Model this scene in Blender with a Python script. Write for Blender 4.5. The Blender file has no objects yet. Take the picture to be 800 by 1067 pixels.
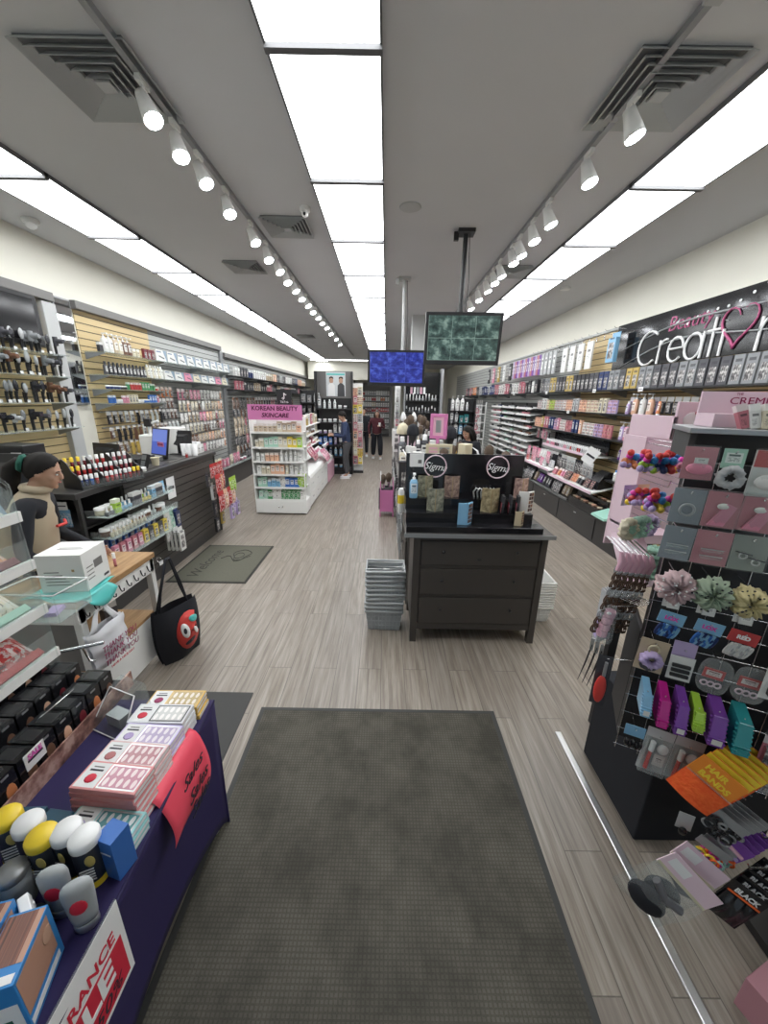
import bpy, math, random
from mathutils import Vector, Matrix, Euler
rnd = random.Random(7)
COL = bpy.context.scene.collection
PI = math.pi

# ---------------------------------------------------------------- materials
MAT = {}
class NT:
    """small helper to write node maths"""
    def __init__(s, name):
        s.m = bpy.data.materials.new(name); s.m.use_nodes = True
        s.t = s.m.node_tree; s.n = s.t.nodes; s.n.clear()
        s.out = s.n.new('ShaderNodeOutputMaterial')
        s.b = s.n.new('ShaderNodeBsdfPrincipled')
        s.t.links.new(s.b.outputs[0], s.out.inputs[0])
        MAT[name] = s.m
    def put(s, sock, v):
        if hasattr(v, 'is_output'): s.t.links.new(v, sock)
        elif v is not None:
            try: sock.default_value = v
            except Exception: sock.default_value = (v[0], v[1], v[2], 1)
    def f(s, op, a, b=None, c=None):
        k = s.n.new('ShaderNodeMath'); k.operation = op
        for i, v in enumerate((a, b, c)):
            if v is not None: s.put(k.inputs[i], v)
        return k.outputs[0]
    def mix(s, fac, a, b, mode='MIX'):
        k = s.n.new('ShaderNodeMix'); k.data_type = 'RGBA'; k.blend_type = mode
        s.put(k.inputs[0], fac)
        for i, v in ((6, a), (7, b)):
            if isinstance(v, tuple) and len(v) == 3: v = (*v, 1)
            s.put(k.inputs[i], v)
        return k.outputs[2]
    def coord(s, kind='Generated', scale=None, rot=None, loc=None):
        k = s.n.new('ShaderNodeTexCoord'); o = k.outputs[kind]
        if scale or rot or loc:
            m = s.n.new('ShaderNodeMapping'); s.t.links.new(o, m.inputs[0])
            if scale: m.inputs['Scale'].default_value = scale
            if rot: m.inputs['Rotation'].default_value = rot
            if loc: m.inputs['Location'].default_value = loc
            o = m.outputs[0]
        return o
    def xyz(s, v):
        k = s.n.new('ShaderNodeSeparateXYZ'); s.t.links.new(v, k.inputs[0]); return k.outputs
    def comb(s, x, y, z):
        k = s.n.new('ShaderNodeCombineXYZ')
        for i, v in enumerate((x, y, z)): s.put(k.inputs[i], v)
        return k.outputs[0]
    def noise(s, v, scale=5, detail=3, rough=.5, out=0):
        k = s.n.new('ShaderNodeTexNoise'); s.put(k.inputs['Vector'], v)
        k.inputs['Scale'].default_value = scale; k.inputs['Detail'].default_value = detail
        k.inputs['Roughness'].default_value = rough
        return k.outputs[out]
    def white(s, v, out=0):
        k = s.n.new('ShaderNodeTexWhiteNoise'); s.put(k.inputs['Vector'], v); return k.outputs[out]
    def rng(s, x, a, b):      # 1 when a < x < b
        return s.f('MULTIPLY', s.f('GREATER_THAN', x, a), s.f('LESS_THAN', x, b))
    def ramp(s, x, *stops):
        k = s.n.new('ShaderNodeValToRGB'); s.put(k.inputs[0], x)
        e = k.color_ramp.elements
        while len(e) < len(stops): e.new(.5)
        for q, (p, c) in zip(e, stops): q.position = p; q.color = (*c, 1) if len(c) == 3 else c
        return k.outputs[0]
    def bump(s, h, st=.3, d=.01):
        k = s.n.new('ShaderNodeBump'); s.put(k.inputs['Height'], h)
        k.inputs['Strength'].default_value = st; k.inputs['Distance'].default_value = d
        s.t.links.new(k.outputs[0], s.b.inputs['Normal'])
    def set(s, **k):
        names = dict(c='Base Color', r='Roughness', m='Metallic', t='Transmission Weight', i='IOR',
                     e='Emission Color', es='Emission Strength', a='Alpha', sp='Specular IOR Level',
                     sub='Subsurface Weight', coat='Coat Weight')
        for a, v in k.items():
            if isinstance(v, tuple) and len(v) == 3: v = (*v, 1)
            s.put(s.b.inputs[names[a]], v)
        return s
    def tint(s):
        return s.n.new('ShaderNodeObjectInfo').outputs['Color']
    def orand(s):
        return s.n.new('ShaderNodeObjectInfo').outputs['Random']

def P(name, c, r=.5, m=0., t=0., es=0., e=None, **k):
    x = NT(name); x.set(c=c, r=r, m=m, t=t, **k)
    if es: x.set(e=e or c, es=es)
    return x.m

P('white_paint', (.80,.80,.78), .45); P('white_plastic', (.82,.82,.80), .35); P('black_plastic', (.02,.02,.022), .35)
P('black_gloss', (.012,.012,.014), .12); P('black_metal', (.03,.03,.032), .4, .3); P('dark_laminate', (.040,.038,.038), .38)
P('chrome', (.75,.75,.76), .18, 1.); P('grey_metal', (.35,.36,.37), .4, .6); P('grey_trim', (.17,.165,.16), .5)
P('grey_plastic', (.36,.38,.39), .5); P('espresso', (.055,.048,.043), .42); P('silver', (.6,.6,.6), .3, .8)
P('cap_white', (.85,.85,.85), .3); P('cap_dark', (.03,.03,.035), .3); P('skin', (.50,.30,.21), .5, sub=.05)
P('skin_b', (.34,.19,.12), .5); P('hair', (.010,.008,.007), .65, sp=.25); P('hair_brown', (.05,.03,.02), .5)
P('cream_card', (.62,.56,.40), .6); P('kraft', (.42,.26,.12), .7); P('paper', (.80,.80,.80), .6); P('red_ink', (.62,.02,.05), .5)
P('pink', (.62,.20,.42), .5); P('pink_soft', (.72,.42,.52), .5); P('pink_pale', (.76,.58,.66), .5); P('magenta', (.75,.06,.42), .4)
P('ink', (.02,.02,.03), .5); P('ink_maroon', (.30,.02,.10), .5); P('ink_white', (.85,.85,.85), .4, es=0)
P('mirror', (.85,.87,.88), .03, 1.); P('green_cloth', (.01,.10,.07), .8); P('tan_vest', (.42,.35,.25), .6)
P('black_cloth', (.012,.013,.018), .9); P('denim', (.02,.025,.04), .9); P('navy_knit', (.03,.045,.10), .9)
P('grey_jean', (.07,.07,.075), .9); P('plum_cloth', (.07,.014,.02), .9); P('shoe_white', (.7,.7,.72), .6)
P('red_cloth', (.62,.05,.04), .6); P('teal_bag', (.10,.55,.52), .4); P('green_glass', (.3,.5,.45), .1)
P('orange_bright', (.95,.16,.03), .7); P('yellow', (.85,.62,.04), .4); P('bristle', (.10,.07,.05), .9)
P('lamp_face', (1,1,1), .5, es=60., e=(.93,.96,1))
P('diffuser', (.9,.9,.9), .6, es=8.5, e=(.96,.985,1))
P('led_white', (1,1,1), .5, es=6)
P('lavender', (.45,.36,.62), .5); P('blue', (.03,.22,.55), .4); P('pan_brown', (.22,.10,.06), .6)
for nm, c, rr in (('glass_sheet', (.80,.88,.86), .05), ('acrylic', (.90,.92,.92), .06), ('clear_bag', (.85,.87,.88), .16)):
    x = NT(nm); x.set(c=c, r=rr, sp=.6)
    tr = x.n.new('ShaderNodeBsdfTransparent'); tr.inputs[0].default_value = (.93,.96,.95,1)
    mx = x.n.new('ShaderNodeMixShader'); fr = x.n.new('ShaderNodeLayerWeight'); fr.inputs[0].default_value = .35
    fac = x.f('ADD', x.f('MULTIPLY', fr.outputs['Facing'], {'glass_sheet': .35, 'acrylic': .25, 'clear_bag': .25}[nm]), {'glass_sheet': .10, 'acrylic': .03, 'clear_bag': .08}[nm])
    x.t.links.new(fac, mx.inputs[0]); x.t.links.new(tr.outputs[0], mx.inputs[1]); x.t.links.new(x.b.outputs[0], mx.inputs[2])
    x.t.links.new(mx.outputs[0], x.out.inputs[0])

# tinted materials (colour comes from each object)
for nm, rr, mm in (('tint', .45, 0), ('tint_gloss', .18, 0), ('tint_cloth', .85, 0), ('tint_metal', .3, .7)):
    x = NT(nm); x.set(c=x.tint(), r=rr, m=mm)
def printed(name, style, rough=.38):
    x = NT(name); t = x.tint(); g = x.xyz(x.coord()); X, Y, Z = g[0], g[1], g[2]; R = x.orand()
    pale = x.mix(.72, t, (.86,.86,.84)); dark = x.mix(.75, t, (.03,.03,.04))
    cell = x.comb(x.f('FLOOR', x.f('MULTIPLY', X, 16)), x.f('FLOOR', x.f('MULTIPLY', Z, 22)), R)
    lines = x.f('MULTIPLY', x.f('GREATER_THAN', x.white(cell), .35), x.f('LESS_THAN', x.f('FRACT', x.f('MULTIPLY', Z, 22)), .45))
    r2 = x.white(x.comb(R, 1, 2), 1)
    if style == 'label':
        a = x.f('MULTIPLY', x.rng(X, .14, .86), x.rng(Z, .28, .80)); c = x.mix(a, t, pale)
        b = x.f('MULTIPLY', x.f('MULTIPLY', x.rng(X, .24, .76), x.rng(Z, .36, .56)), lines); c = x.mix(b, c, dark)
        c = x.mix(x.f('MULTIPLY', x.rng(X, .25, .75), x.rng(Z, .62, .72)), c, dark)
    elif style == 'box':
        c = x.mix(x.f('GREATER_THAN', Z, .72), t, pale)
        c = x.mix(x.f('MULTIPLY', x.rng(X, .2, .8), x.rng(Z, .50, .60)), c, dark)
        c = x.mix(x.f('MULTIPLY', x.f('MULTIPLY', x.rng(X, .15, .6), x.rng(Z, .12, .38)), lines), c, dark)
    elif style == 'palette':
        fx, fz = x.f('FRACT', x.f('MULTIPLY', X, 3)), x.f('FRACT', x.f('MULTIPLY', Z, 3.9))
        a = x.f('MULTIPLY', x.rng(fx, .2, .84), x.rng(fz, .2, .84)); a = x.f('MULTIPLY', a, x.rng(Z, .03, .97))
        id_ = x.white(x.comb(x.f('FLOOR', x.f('MULTIPLY', X, 3)), x.f('FLOOR', x.f('MULTIPLY', Z, 3.9)), R))
        pan = x.ramp(id_, (0, (.06,.03,.03)), (.3, (.32,.13,.09)), (.6, (.55,.30,.24)), (.8, (.25,.06,.10)), (1, (.60,.48,.38)))
        c = x.mix(a, t, pan)
    elif style == 'window':
        a = x.f('MULTIPLY', x.rng(X, .16, .84), x.rng(Z, .12, .66)); nz = x.noise(x.coord(), 6, 2, .5)
        c = x.mix(a, t, x.ramp(nz, (.3, (.02,.02,.025)), (.5, (.16,.15,.15)), (.62, (.62,.60,.58))))
        c = x.mix(x.f('MULTIPLY', x.rng(X, .2, .8), x.rng(Z, .76, .86)), c, dark)
    elif style == 'wide':
        c = x.mix(x.f('GREATER_THAN', x.f('ADD', X, x.f('MULTIPLY', Z, .3)), .95), t, (.25,.33,.42))
        c = x.mix(x.f('MULTIPLY', x.rng(X, .25, .75), x.rng(x.f('ADD', Z, x.f('MULTIPLY', X, .35)), .48, .60)), c, (.07,.08,.10))
        c = x.mix(x.f('MULTIPLY', x.rng(X, .06, .5), x.rng(Z, .78, .88)), c, (.10,.16,.28))
    elif style == 'bag':
        nz = x.noise(x.coord(), 7, 3, .6); c = x.mix(x.f('GREATER_THAN', nz, .52), t, x.mix(.6, t, (.75,.72,.70)))
        c = x.mix(x.f('LESS_THAN', nz, .40), c, dark)
        c = x.mix(x.f('GREATER_THAN', Z, .80), c, t)
    x.set(c=c, r=rough)
for s_ in ('label', 'box', 'palette', 'window', 'wide'): printed('print_' + s_, s_)
printed('print_bag', 'bag', .2)

# ---------------------------------------------------------------- mesh builder
class M:
    def __init__(s): s.v = []; s.f = []; s.mi = []; s.sm = []; s.mats = []; s.T = Matrix()
    def _m(s, m):
        if m not in s.mats: s.mats.append(m)
        return s.mats.index(m)
    def add(s, vs, fs, m, smooth=False):
        o = len(s.v); i = s._m(m)
        s.v += [s.T @ Vector(p) for p in vs]
        for f in fs: s.f.append([o + k for k in f]); s.mi.append(i); s.sm.append(smooth)
        return s
    def box(s, x0, x1, y0, y1, z0, z1, m):
        v = [(x, y, z) for z in (z0, z1) for y in (y0, y1) for x in (x0, x1)]
        return s.add(v, [(0,2,3,1), (4,5,7,6), (0,1,5,4), (1,3,7,5), (3,2,6,7), (2,0,4,6)], m)
    def hull(s, pts8, m):    # 4 bottom (ccw), 4 top
        return s.add(pts8, [(3,2,1,0), (4,5,6,7), (0,1,5,4), (1,2,6,5), (2,3,7,6), (3,0,4,7)], m)
    def lathe(s, prof, m, n=12, c=(0,0,0), cap=True, sx=1, sy=1):
        vs, fs = [], []
        for r, z in prof:
            for k in range(n):
                a = 2*PI*k/n; vs.append((c[0]+r*sx*math.cos(a), c[1]+r*sy*math.sin(a), c[2]+z))
        for j in range(len(prof)-1):
            for k in range(n):
                k2 = (k+1) % n; fs.append((j*n+k, j*n+k2, (j+1)*n+k2, (j+1)*n+k))
        s.add(vs, fs, m, n > 6)
        if cap: s.add(vs[:n], [tuple(range(n-1, -1, -1))], m); s.add(vs[-n:], [tuple(range(n))], m)
        return s
    def tube(s, path, r, m, n=6, closed=False):
        pts = [Vector(p) for p in path]; L = len(pts); vs, fs = [], []; up = None
        for i, p in enumerate(pts):
            a = pts[(i-1) % L] if (i or closed) else p; b = pts[(i+1) % L] if (i < L-1 or closed) else p
            d = (b-a); d = d.normalized() if d.length > 1e-9 else Vector((0,0,1))
            if up is None: up = Vector((0,0,1)) if abs(d.z) < .9 else Vector((1,0,0))
            u = d.cross(up); u = u.normalized() if u.length > 1e-6 else d.orthogonal().normalized()
            w = u.cross(d).normalized(); up = w
            rr = r[i] if isinstance(r, (list, tuple)) else r
            for k in range(n):
                t = 2*PI*k/n; vs.append(p + u*math.cos(t)*rr + w*math.sin(t)*rr)
        for i in range(L if closed else L-1):
            for k in range(n):
                k2 = (k+1) % n; j = (i+1) % L; fs.append((i*n+k, i*n+k2, j*n+k2, j*n+k))
        s.add(vs, fs, m, True)
        if not closed: s.add(vs[:n], [tuple(range(n-1, -1, -1))], m); s.add(vs[-n:], [tuple(range(n))], m)
        return s
    def prism(s, poly, a, b, m, axis='y'):   # poly in the two other axes
        def q(p, t): return {'y': (p[0], t, p[1]), 'x': (t, p[0], p[1]), 'z': (p[0], p[1], t)}[axis]
        n = len(poly); vs = [q(p, a) for p in poly] + [q(p, b) for p in poly]
        fs = [tuple(range(n-1, -1, -1)), tuple(range(n, 2*n))] + [(k, (k+1) % n, n+(k+1) % n, n+k) for k in range(n)]
        return s.add(vs, fs, m)
    def ell(s, c, r, m, n=12, k=8):
        prof = [(max(1e-4, math.sin(PI*j/k)), -math.cos(PI*j/k)) for j in range(k+1)]
        o = s.T; s.T = o @ Matrix.Translation(c) @ Matrix.Diagonal((r[0], r[1], r[2], 1))
        s.lathe(prof, m, n, cap=False); s.T = o; return s
    def grid(s, fn, nu, nv, m, thick=0, smooth=True):
        vs = [fn(i/nu, j/nv) for j in range(nv+1) for i in range(nu+1)]
        fs = [(j*(nu+1)+i, j*(nu+1)+i+1, (j+1)*(nu+1)+i+1, (j+1)*(nu+1)+i) for j in range(nv) for i in range(nu)]
        return s.add(vs, fs, m, smooth)
    def mesh(s, name):
        me = bpy.data.meshes.new(name); me.from_pydata([tuple(v) for v in s.v], [], s.f)
        for m in s.mats: me.materials.append(MAT[m])
        me.polygons.foreach_set('material_index', s.mi); me.polygons.foreach_set('use_smooth', s.sm)
        me.update(); return me
    def obj(s, name, parent=None, link=True, bevel=0, loc=None, solid=0, sub=0):
        o = bpy.data.objects.new(name, s.mesh(name))
        if link: COL.objects.link(o)
        if parent: o.parent = parent
        if loc: o.location = loc
        if solid:
            d = o.modifiers.new('s', 'SOLIDIFY'); d.thickness = solid; d.offset = 0
        if sub:
            d = o.modifiers.new('u', 'SUBSURF'); d.levels = d.render_levels = sub
        if bevel:
            d = o.modifiers.new('b', 'BEVEL'); d.width = bevel; d.segments = 2; d.limit_method = 'ANGLE'
        return o

def empty(name, loc=(0,0,0), rz=0, link=True):
    o = bpy.data.objects.new(name, None); o.location = loc; o.rotation_euler = (0,0,rz); o.empty_display_size = .05
    if link: COL.objects.link(o)
    return o
def tag(o, label=None, cat=None, group=None, kind=None):
    if label: o['label'] = label
    if cat: o['category'] = cat
    if group: o['group'] = group
    if kind: o['kind'] = kind
    return o
def struct(o, label=None): 
    return tag(o, label, None, None, 'structure')
def text(name, s, size, mat, parent=None, loc=(0,0,0), rot=(PI/2,0,0), ext=.002, shear=0, align='CENTER', bold=0, sx=1):
    c = bpy.data.curves.new(name, 'FONT'); c.body = s; c.size = size; c.extrude = ext; c.align_x = align; c.align_y = 'CENTER'
    c.shear = shear; c.offset = bold; c.resolution_u = 3; c.materials.append(MAT[mat])
    t_ = bpy.data.objects.new(name, c); me = bpy.data.meshes.new_from_object(t_); bpy.data.objects.remove(t_)
    o = bpy.data.objects.new(name, me); COL.objects.link(o); o.parent = parent; o.location = loc; o.rotation_euler = rot; o.scale = (sx,1,1)
    return o

COLS = dict(white=(.72,.72,.70), black=(.025,.025,.03), grey=(.24,.25,.26), silver=(.48,.49,.50), cream=(.66,.60,.46),
    beige=(.52,.42,.30), brown=(.16,.08,.05), pink=(.68,.26,.36), rose=(.52,.18,.22), red=(.50,.045,.045), maroon=(.18,.02,.03), orange=(.68,.25,.10),
    peach=(.74,.44,.30), yellow=(.72,.55,.07), lime=(.36,.58,.06), green=(.06,.28,.10), mint=(.38,.62,.50), teal=(.03,.28,.30), blue=(.04,.15,.48),
    sky=(.22,.45,.66), navy=(.02,.04,.14), lilac=(.48,.38,.62), purple=(.20,.06,.36), gold=(.50,.36,.10), clear=(.60,.64,.64), charcoal=(.07,.07,.08))
CN = dict(sky='sky blue', rose='dusty rose', mint='mint green', clear='clear', lime='lime green')
def cname(c): return CN.get(c, c)
def ordn(i):
    i += 1
    w = 'first second third fourth fifth sixth seventh eighth ninth tenth eleventh twelfth thirteenth fourteenth fifteenth sixteenth seventeenth eighteenth nineteenth'.split()
    if i <= 19: return w[i-1]
    t, u = divmod(i, 10); T_ = ['', '', 'twent', 'thirt', 'fort', 'fift', 'sixt'][t]
    return T_+'ieth' if u == 0 else T_+'y-'+w[u-1]

PROTO = {}
def proto(name, cat, root, kids=(), tinted=(), noun=None):
    """root, its parts and their sub-parts, kept out of the scene until copied"""
    PROTO[name] = (root, list(kids), cat, noun or name.replace('_', ' '))
def put(name, loc, label=None, rz=0, color=None, group=None, s=1, rot=None, nouns=None):
    root, kids, cat, noun = PROTO[name]
    r = root.copy(); COL.objects.link(r); r.location = loc; r.rotation_euler = rot if rot else (0, 0, rz)
    r.scale = s if isinstance(s, tuple) else (s, s, s)
    c = (*COLS[color], 1) if isinstance(color, str) else ((*color, 1) if color else None)
    if c: r.color = c
    mp = {root: r}
    for k in kids:
        q = k.copy(); COL.objects.link(q); q.parent = mp[k.parent]; mp[k] = q
        if c: q.color = c
    tag(r, label, cat, group)
    if label and len(label.split()) > 16: print('LONG', len(label.split()), label)
    return r
def row(spec, p0, step, n, rz, on, group, end='near end', s=1, jit=0, rot=None, sj=0, start=0):
    """spec: list of (proto, colour), taken in turn; a row of things along a line"""
    out = []
    for i in range(n):
        nm, c = spec[i % len(spec)] if not callable(spec) else spec(i)
        p = Vector(p0) + Vector(step)*i + Vector((rnd.uniform(-jit, jit), rnd.uniform(-jit, jit), 0))
        k = s*(1+rnd.uniform(-sj, sj)) if not isinstance(s, tuple) else s
        out.append(put(nm, p, f"{cname(c)} {PROTO[nm][3]} {on}, {ordn(i+start)} from {end}", rz, c, group, k, rot))
    return out
def pick(protos, cols, seed):
    r = random.Random(seed); L = [(r.choice(protos), r.choice(cols)) for _ in range(60)]
    # runs of equal products, as shops stock them
    out = []
    for a in L: out += [a]*r.choice((1, 2, 2, 3))
    return out
# ---------------------------------------------------------------- product kinds (front is -Y)
def nolink(b, name, parent=None, bevel=0): return b.obj(name, parent, link=False, bevel=bevel)
def mk(name, cat, b, parts=(), noun=None, bevel=0, base=None):
    r = nolink(b, base or name, bevel=bevel); ks = []
    for pn, pb in parts: ks.append(nolink(pb, pn, r))
    proto(name, cat, r, ks, noun=noun)
mk('carton', 'box', M().box(-.03,.03,-.02,.02,0,.13,'print_box'), base='product_carton', noun='carton')
mk('plain_carton', 'box', M().box(-.03,.03,-.02,.02,0,.13,'tint').box(-.02,.02,-.0205,-.02,.085,.09,'paper'), base='plain_carton', noun='plain carton', bevel=.001)
mk('label_carton', 'box', M().box(-.035,.035,-.02,.02,0,.15,'print_label'), base='labelled_carton', noun='labelled carton')
mk('wide_carton', 'box', M().box(-.15,.15,-.05,.05,0,.15,'print_wide'), base='appliance_carton', noun='wide carton')
mk('palette_carton', 'palette box', M().box(-.05,.05,-.012,.012,0,.13,'print_palette'), base='palette_box', noun='palette box')
mk('window_carton', 'box', M().box(-.04,.04,-.02,.02,0,.15,'print_window'), base='window_carton', noun='window carton')
b = M().lathe([(.001,0),(.027,.002),(.028,.01),(.028,.12),(.022,.14),(.012,.146)], 'print_label', 10)
mk('bottle', 'bottle', b, [('cap', M().lathe([(.014,.144),(.014,.175),(.012,.178)], 'cap_white', 8))], base='cosmetic_bottle')
mk('dark_bottle', 'bottle', M().lathe([(.001,0),(.027,.002),(.028,.01),(.028,.10),(.022,.12),(.012,.126)], 'print_label', 10),
   [('cap', M().lathe([(.014,.124),(.014,.16),(.012,.163)], 'cap_dark', 8))], base='cosmetic_bottle', noun='dark-capped bottle')
b = M().lathe([(.001,0),(.038,.003),(.040,.012),(.040,.17),(.030,.20),(.014,.205)], 'print_label', 12)
pm = M().lathe([(.016,.203),(.016,.225),(.006,.228),(.006,.262)], 'cap_white', 8).box(-.012,.012,-.055,.012,.258,.272,'cap_white')
mk('pump_bottle', 'bottle', b, [('pump', pm)], noun='pump bottle')
mk('jar', 'jar', M().lathe([(.001,0),(.032,.002),(.034,.01),(.034,.04)], 'tint', 12), [('lid', M().lathe([(.035,.04),(.035,.06),(.03,.062)], 'cap_white', 12))], base='cream_jar', noun='jar')
def tubeb():
    vs = []; L = [(0,.022,.022),(.05,.022,.022),(.1,.024,.014),(.15,.026,.003)]
    b = M(); n = 10
    for z, rx, ry in L:
        for k in range(n): a = 2*PI*k/n; vs.append((rx*math.cos(a), ry*math.sin(a), z+.03))
    fs = [(j*n+k, j*n+(k+1) % n, (j+1)*n+(k+1) % n, (j+1)*n+k) for j in range(3) for k in range(n)] + [tuple(range(3*n, 4*n))]
    return b.add(vs, fs, 'print_label', True)
mk('squeeze_tube', 'tube', tubeb(), [('cap', M().lathe([(.019,0),(.021,.002),(.021,.03),(.018,.031)], 'cap_white', 10))], noun='squeeze tube')
b = M().lathe([(.001,0),(.009,.002),(.009,.06),(.006,.062)], 'tint_gloss', 8)
mk('lip_gloss', 'lip gloss', b, [('cap', M().lathe([(.0095,.06),(.0095,.098),(.008,.1)], 'cap_white', 8))], base='lip_gloss_tube', noun='lip gloss tube')
mk('polish_bottle', 'nail polish', M().lathe([(.001,0),(.017,.001),(.018,.03),(.008,.038)], 'tint_gloss', 8), [('cap', M().lathe([(.009,.037),(.007,.08)], 'cap_white', 8))], base='nail_polish_bottle', noun='small bottle')
b = M().lathe([(.004,0),(.006,.06),(.009,.14),(.007,.15)], 'black_plastic', 8)
mk('makeup_brush', 'brush', b, [('ferrule', M().lathe([(.008,.15),(.012,.185)], 'chrome', 8)), ('bristles', M().lathe([(.012,.185),(.022,.215),(.018,.24),(.004,.25)], 'bristle', 8))], noun='makeup brush')
# hair tools standing on glass shelves
b = M().tube([(0,0,.0),(0,0,.09),(0,-.01,.13)], [.014,.016,.02], 'black_plastic', 8)
mk('hair_brush', 'hairbrush', b, [('brush_head', M().ell((0,-.02,.19), (.032,.016,.065), 'tint_gloss', 10, 6)), ('price_tag', M().box(-.02,.02,-.03,-.024,.0,.035,'paper'))], base='hairbrush', noun='hairbrush')
b = M().tube([(0,0,0),(0,0,.11),(0,-.02,.15)], [.016,.018,.03], 'black_plastic', 8).lathe([(.03,-.06),(.034,0),(.03,.06)], 'tint_gloss', 10, (0,-.02,.18))
b2 = M(); b2.T = Matrix.Translation((0,-.03,.18)) @ Matrix.Rotation(PI/2, 4, 'X'); b2.lathe([(.030,.0),(.033,.06),(.024,.10)], 'tint_gloss', 10)
mk('hair_dryer', 'hair dryer', b, [('barrel', b2)], noun='hair dryer')
# hanging packs: origin is the hook hole
def hang(w, h, card, item, t=.012, bag=False):
    b = M().box(-w/2, w/2, 0, .002, -h, .015, card)
    return b
def blister(w, h, mat='clear_bag', t=.02):
    return M().hull([(-w*.4,0,-h*.92),(w*.4,0,-h*.92),(w*.36,-t,-h*.88),(-w*.36,-t,-h*.88)][::1] + [(-w*.4,0,-h*.3),(w*.4,0,-h*.3),(w*.36,-t,-h*.34),(-w*.36,-t,-h*.34)], mat)
mk('hang_card', 'blister pack', M().box(-.045,.045,-.002,.001,-.17,.012,'print_box').hull([(-.035,-.002,-.16),(-.03,-.02,-.15),(.03,-.02,-.15),(.035,-.002,-.16),(-.035,-.002,-.05),(-.03,-.02,-.06),(.03,-.02,-.06),(.035,-.002,-.05)], 'print_window'), base='hanging_pack', noun='hanging blister pack')
def pouch(w, h, t, mat):
    def fn(sg):
        return lambda u, v: ((u-.5)*w*(1-.06*math.sin(PI*v)), sg*t*(math.sin(PI*u)**.6)*(math.sin(PI*min(1, v*1.15))**.6 if v < .87 else .02) - .004, -h*(1-v))
    b = M().grid(fn(-1), 6, 6, mat).grid(fn(.4), 6, 6, mat)
    return b
mk('hang_pouch', 'pouch', pouch(.11,.17,.022,'print_bag'), base='hanging_pouch', noun='hanging pouch')
mk('hang_box', 'hanging box', M().box(-.04,.04,-.03,0,-.20,-.02,'print_window').box(-.04,.04,-.003,0,-.02,.02,'tint'), base='hanging_box', noun='hanging box')
mk('long_pack', 'hanging pack', M().box(-.05,.05,-.025,0,-.40,0,'print_label'), base='hanging_pack', noun='long hanging pack')
b = M()
for q in range(5): b.tube([(.0+(q-2)*.012,-.01,-.02),((q-2)*.015,-.02,-.10),((q-2)*.013,-.012,-.2-.02*(q % 2))], .007, 'tint_gloss', 5)
mk('hang_strand', 'hair accessory', b, [('header_card', M().box(-.035,.035,-.004,-.001,-.05,.015,'paper'))], base='hair_tie_bunch', noun='bunch of hair ties')
# claw clip
def claw():
    b = M()
    for sg in (-1, 1):
        b.grid(lambda u, v: (sg*.008+sg*.022*math.sin(PI*v), (u-.5)*.07, -.045+.05*v), 5, 5, 'tint_gloss')
        for k in range(5): b.tube([(sg*.012, -.03+.015*k, -.04), (sg*.002, -.03+.015*k, -.06)], .0025, 'tint_gloss', 4)
    return b.tube([(0,-.03,.004),(0,.03,.004)], .006, 'chrome', 6)
mk('claw_clip', 'claw clip', claw(), noun='claw clip')
# bead / pom hair tie
def poms(n, r0, seed):
    r = random.Random(seed); b = M()
    for i in range(n):
        b.ell((r.uniform(-.028,.028), r.uniform(-.028,.0), r.uniform(-.08,0)), (r0,)*3, r.choice(['tint', 'red_cloth', 'yellow', 'blue', 'tint', 'lavender', 'magenta']), 7, 5)
    return b
mk('pom_tie', 'hair tie', poms(13, .0125, 3), base='bead_hair_tie', noun='bead hair tie bunch')
def scrunchie(r0=.038, r1=.018, dots=False, seed=1):
    r = random.Random(seed)
    ph = [r.uniform(0, 6) for _ in range(8)]
    def fn(u, v):
        a = 2*PI*u; c = 2*PI*v
        k = r1*(1+.13*math.sin(9*a+ph[0]+2*math.sin(c))+.15*math.sin(14*a+ph[1]+3*math.sin(c+ph[4]))+.13*math.sin(21*a-2*c+ph[5])+.14*math.sin(5*a+3*c+ph[2]))
        R = r0*(1+.06*math.sin(3*a+ph[3]))
        return ((R+k*math.cos(c))*math.cos(a), -k*math.sin(c)*1.2, (R+k*math.cos(c))*math.sin(a))
    return fn
b = M().grid(scrunchie(), 48, 10, 'tint_cloth')
mk('scrunchie', 'scrunchie', b)
# open palette standing like a book
def open_pal():
    b = M()
    for sg in (-1, 1):
        b.T = Matrix.Rotation(sg*math.radians(28), 4, 'Z')
        x0, x1 = (0, .075) if sg > 0 else (-.075, 0)
        b.box(x0, x1, -.006, .006, 0, .19, 'tint')
    return b
def pans(sg, mat):
    b = M(); b.T = Matrix.Rotation(sg*math.radians(28), 4, 'Z')
    for i in range(2):
        for j in range(5):
            x = sg*(.012+.031*i); x0, x1 = (x, x+.026) if sg > 0 else (x-.026, x)
            b.box(x0, x1, -.0075, -.0062, .014+j*.034, .042+j*.034, mat[(i+j) % len(mat)])
    return b
P('pan_tan', (.42,.26,.18), .7); P('pan_rose', (.45,.18,.18), .7); P('pan_dark', (.08,.04,.035), .7); P('pan_gold', (.45,.33,.16), .35, .5)
mk('open_palette', 'palette', open_pal(), [('pans', pans(1, ['pan_dark', 'pan_dark', 'pan_brown'])), ('lid_mirror', M().box(-.0001,.0001,-.0001,.0001,0,.0001,'mirror'))][:1], base='eyeshadow_palette', noun='open palette')
x = NT('marbled'); t = x.tint(); nz = x.noise(x.coord('Object'), 22, 5, .65); x.set(c=x.mix(x.ramp(nz, (.38, (0,)*3), (.62, (1,)*3)), x.mix(.6, t, (.02,.02,.02)), x.mix(.25, t, (.8,.75,.6))), r=.3)
b = open_pal(); b.mats = ['marbled']
mk('marbled_palette', 'palette', b, [('gilt_edge', M().box(-.002,.002,-.008,.004,0,.19,'pan_gold'))], base='eyeshadow_palette', noun='open palette')
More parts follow.
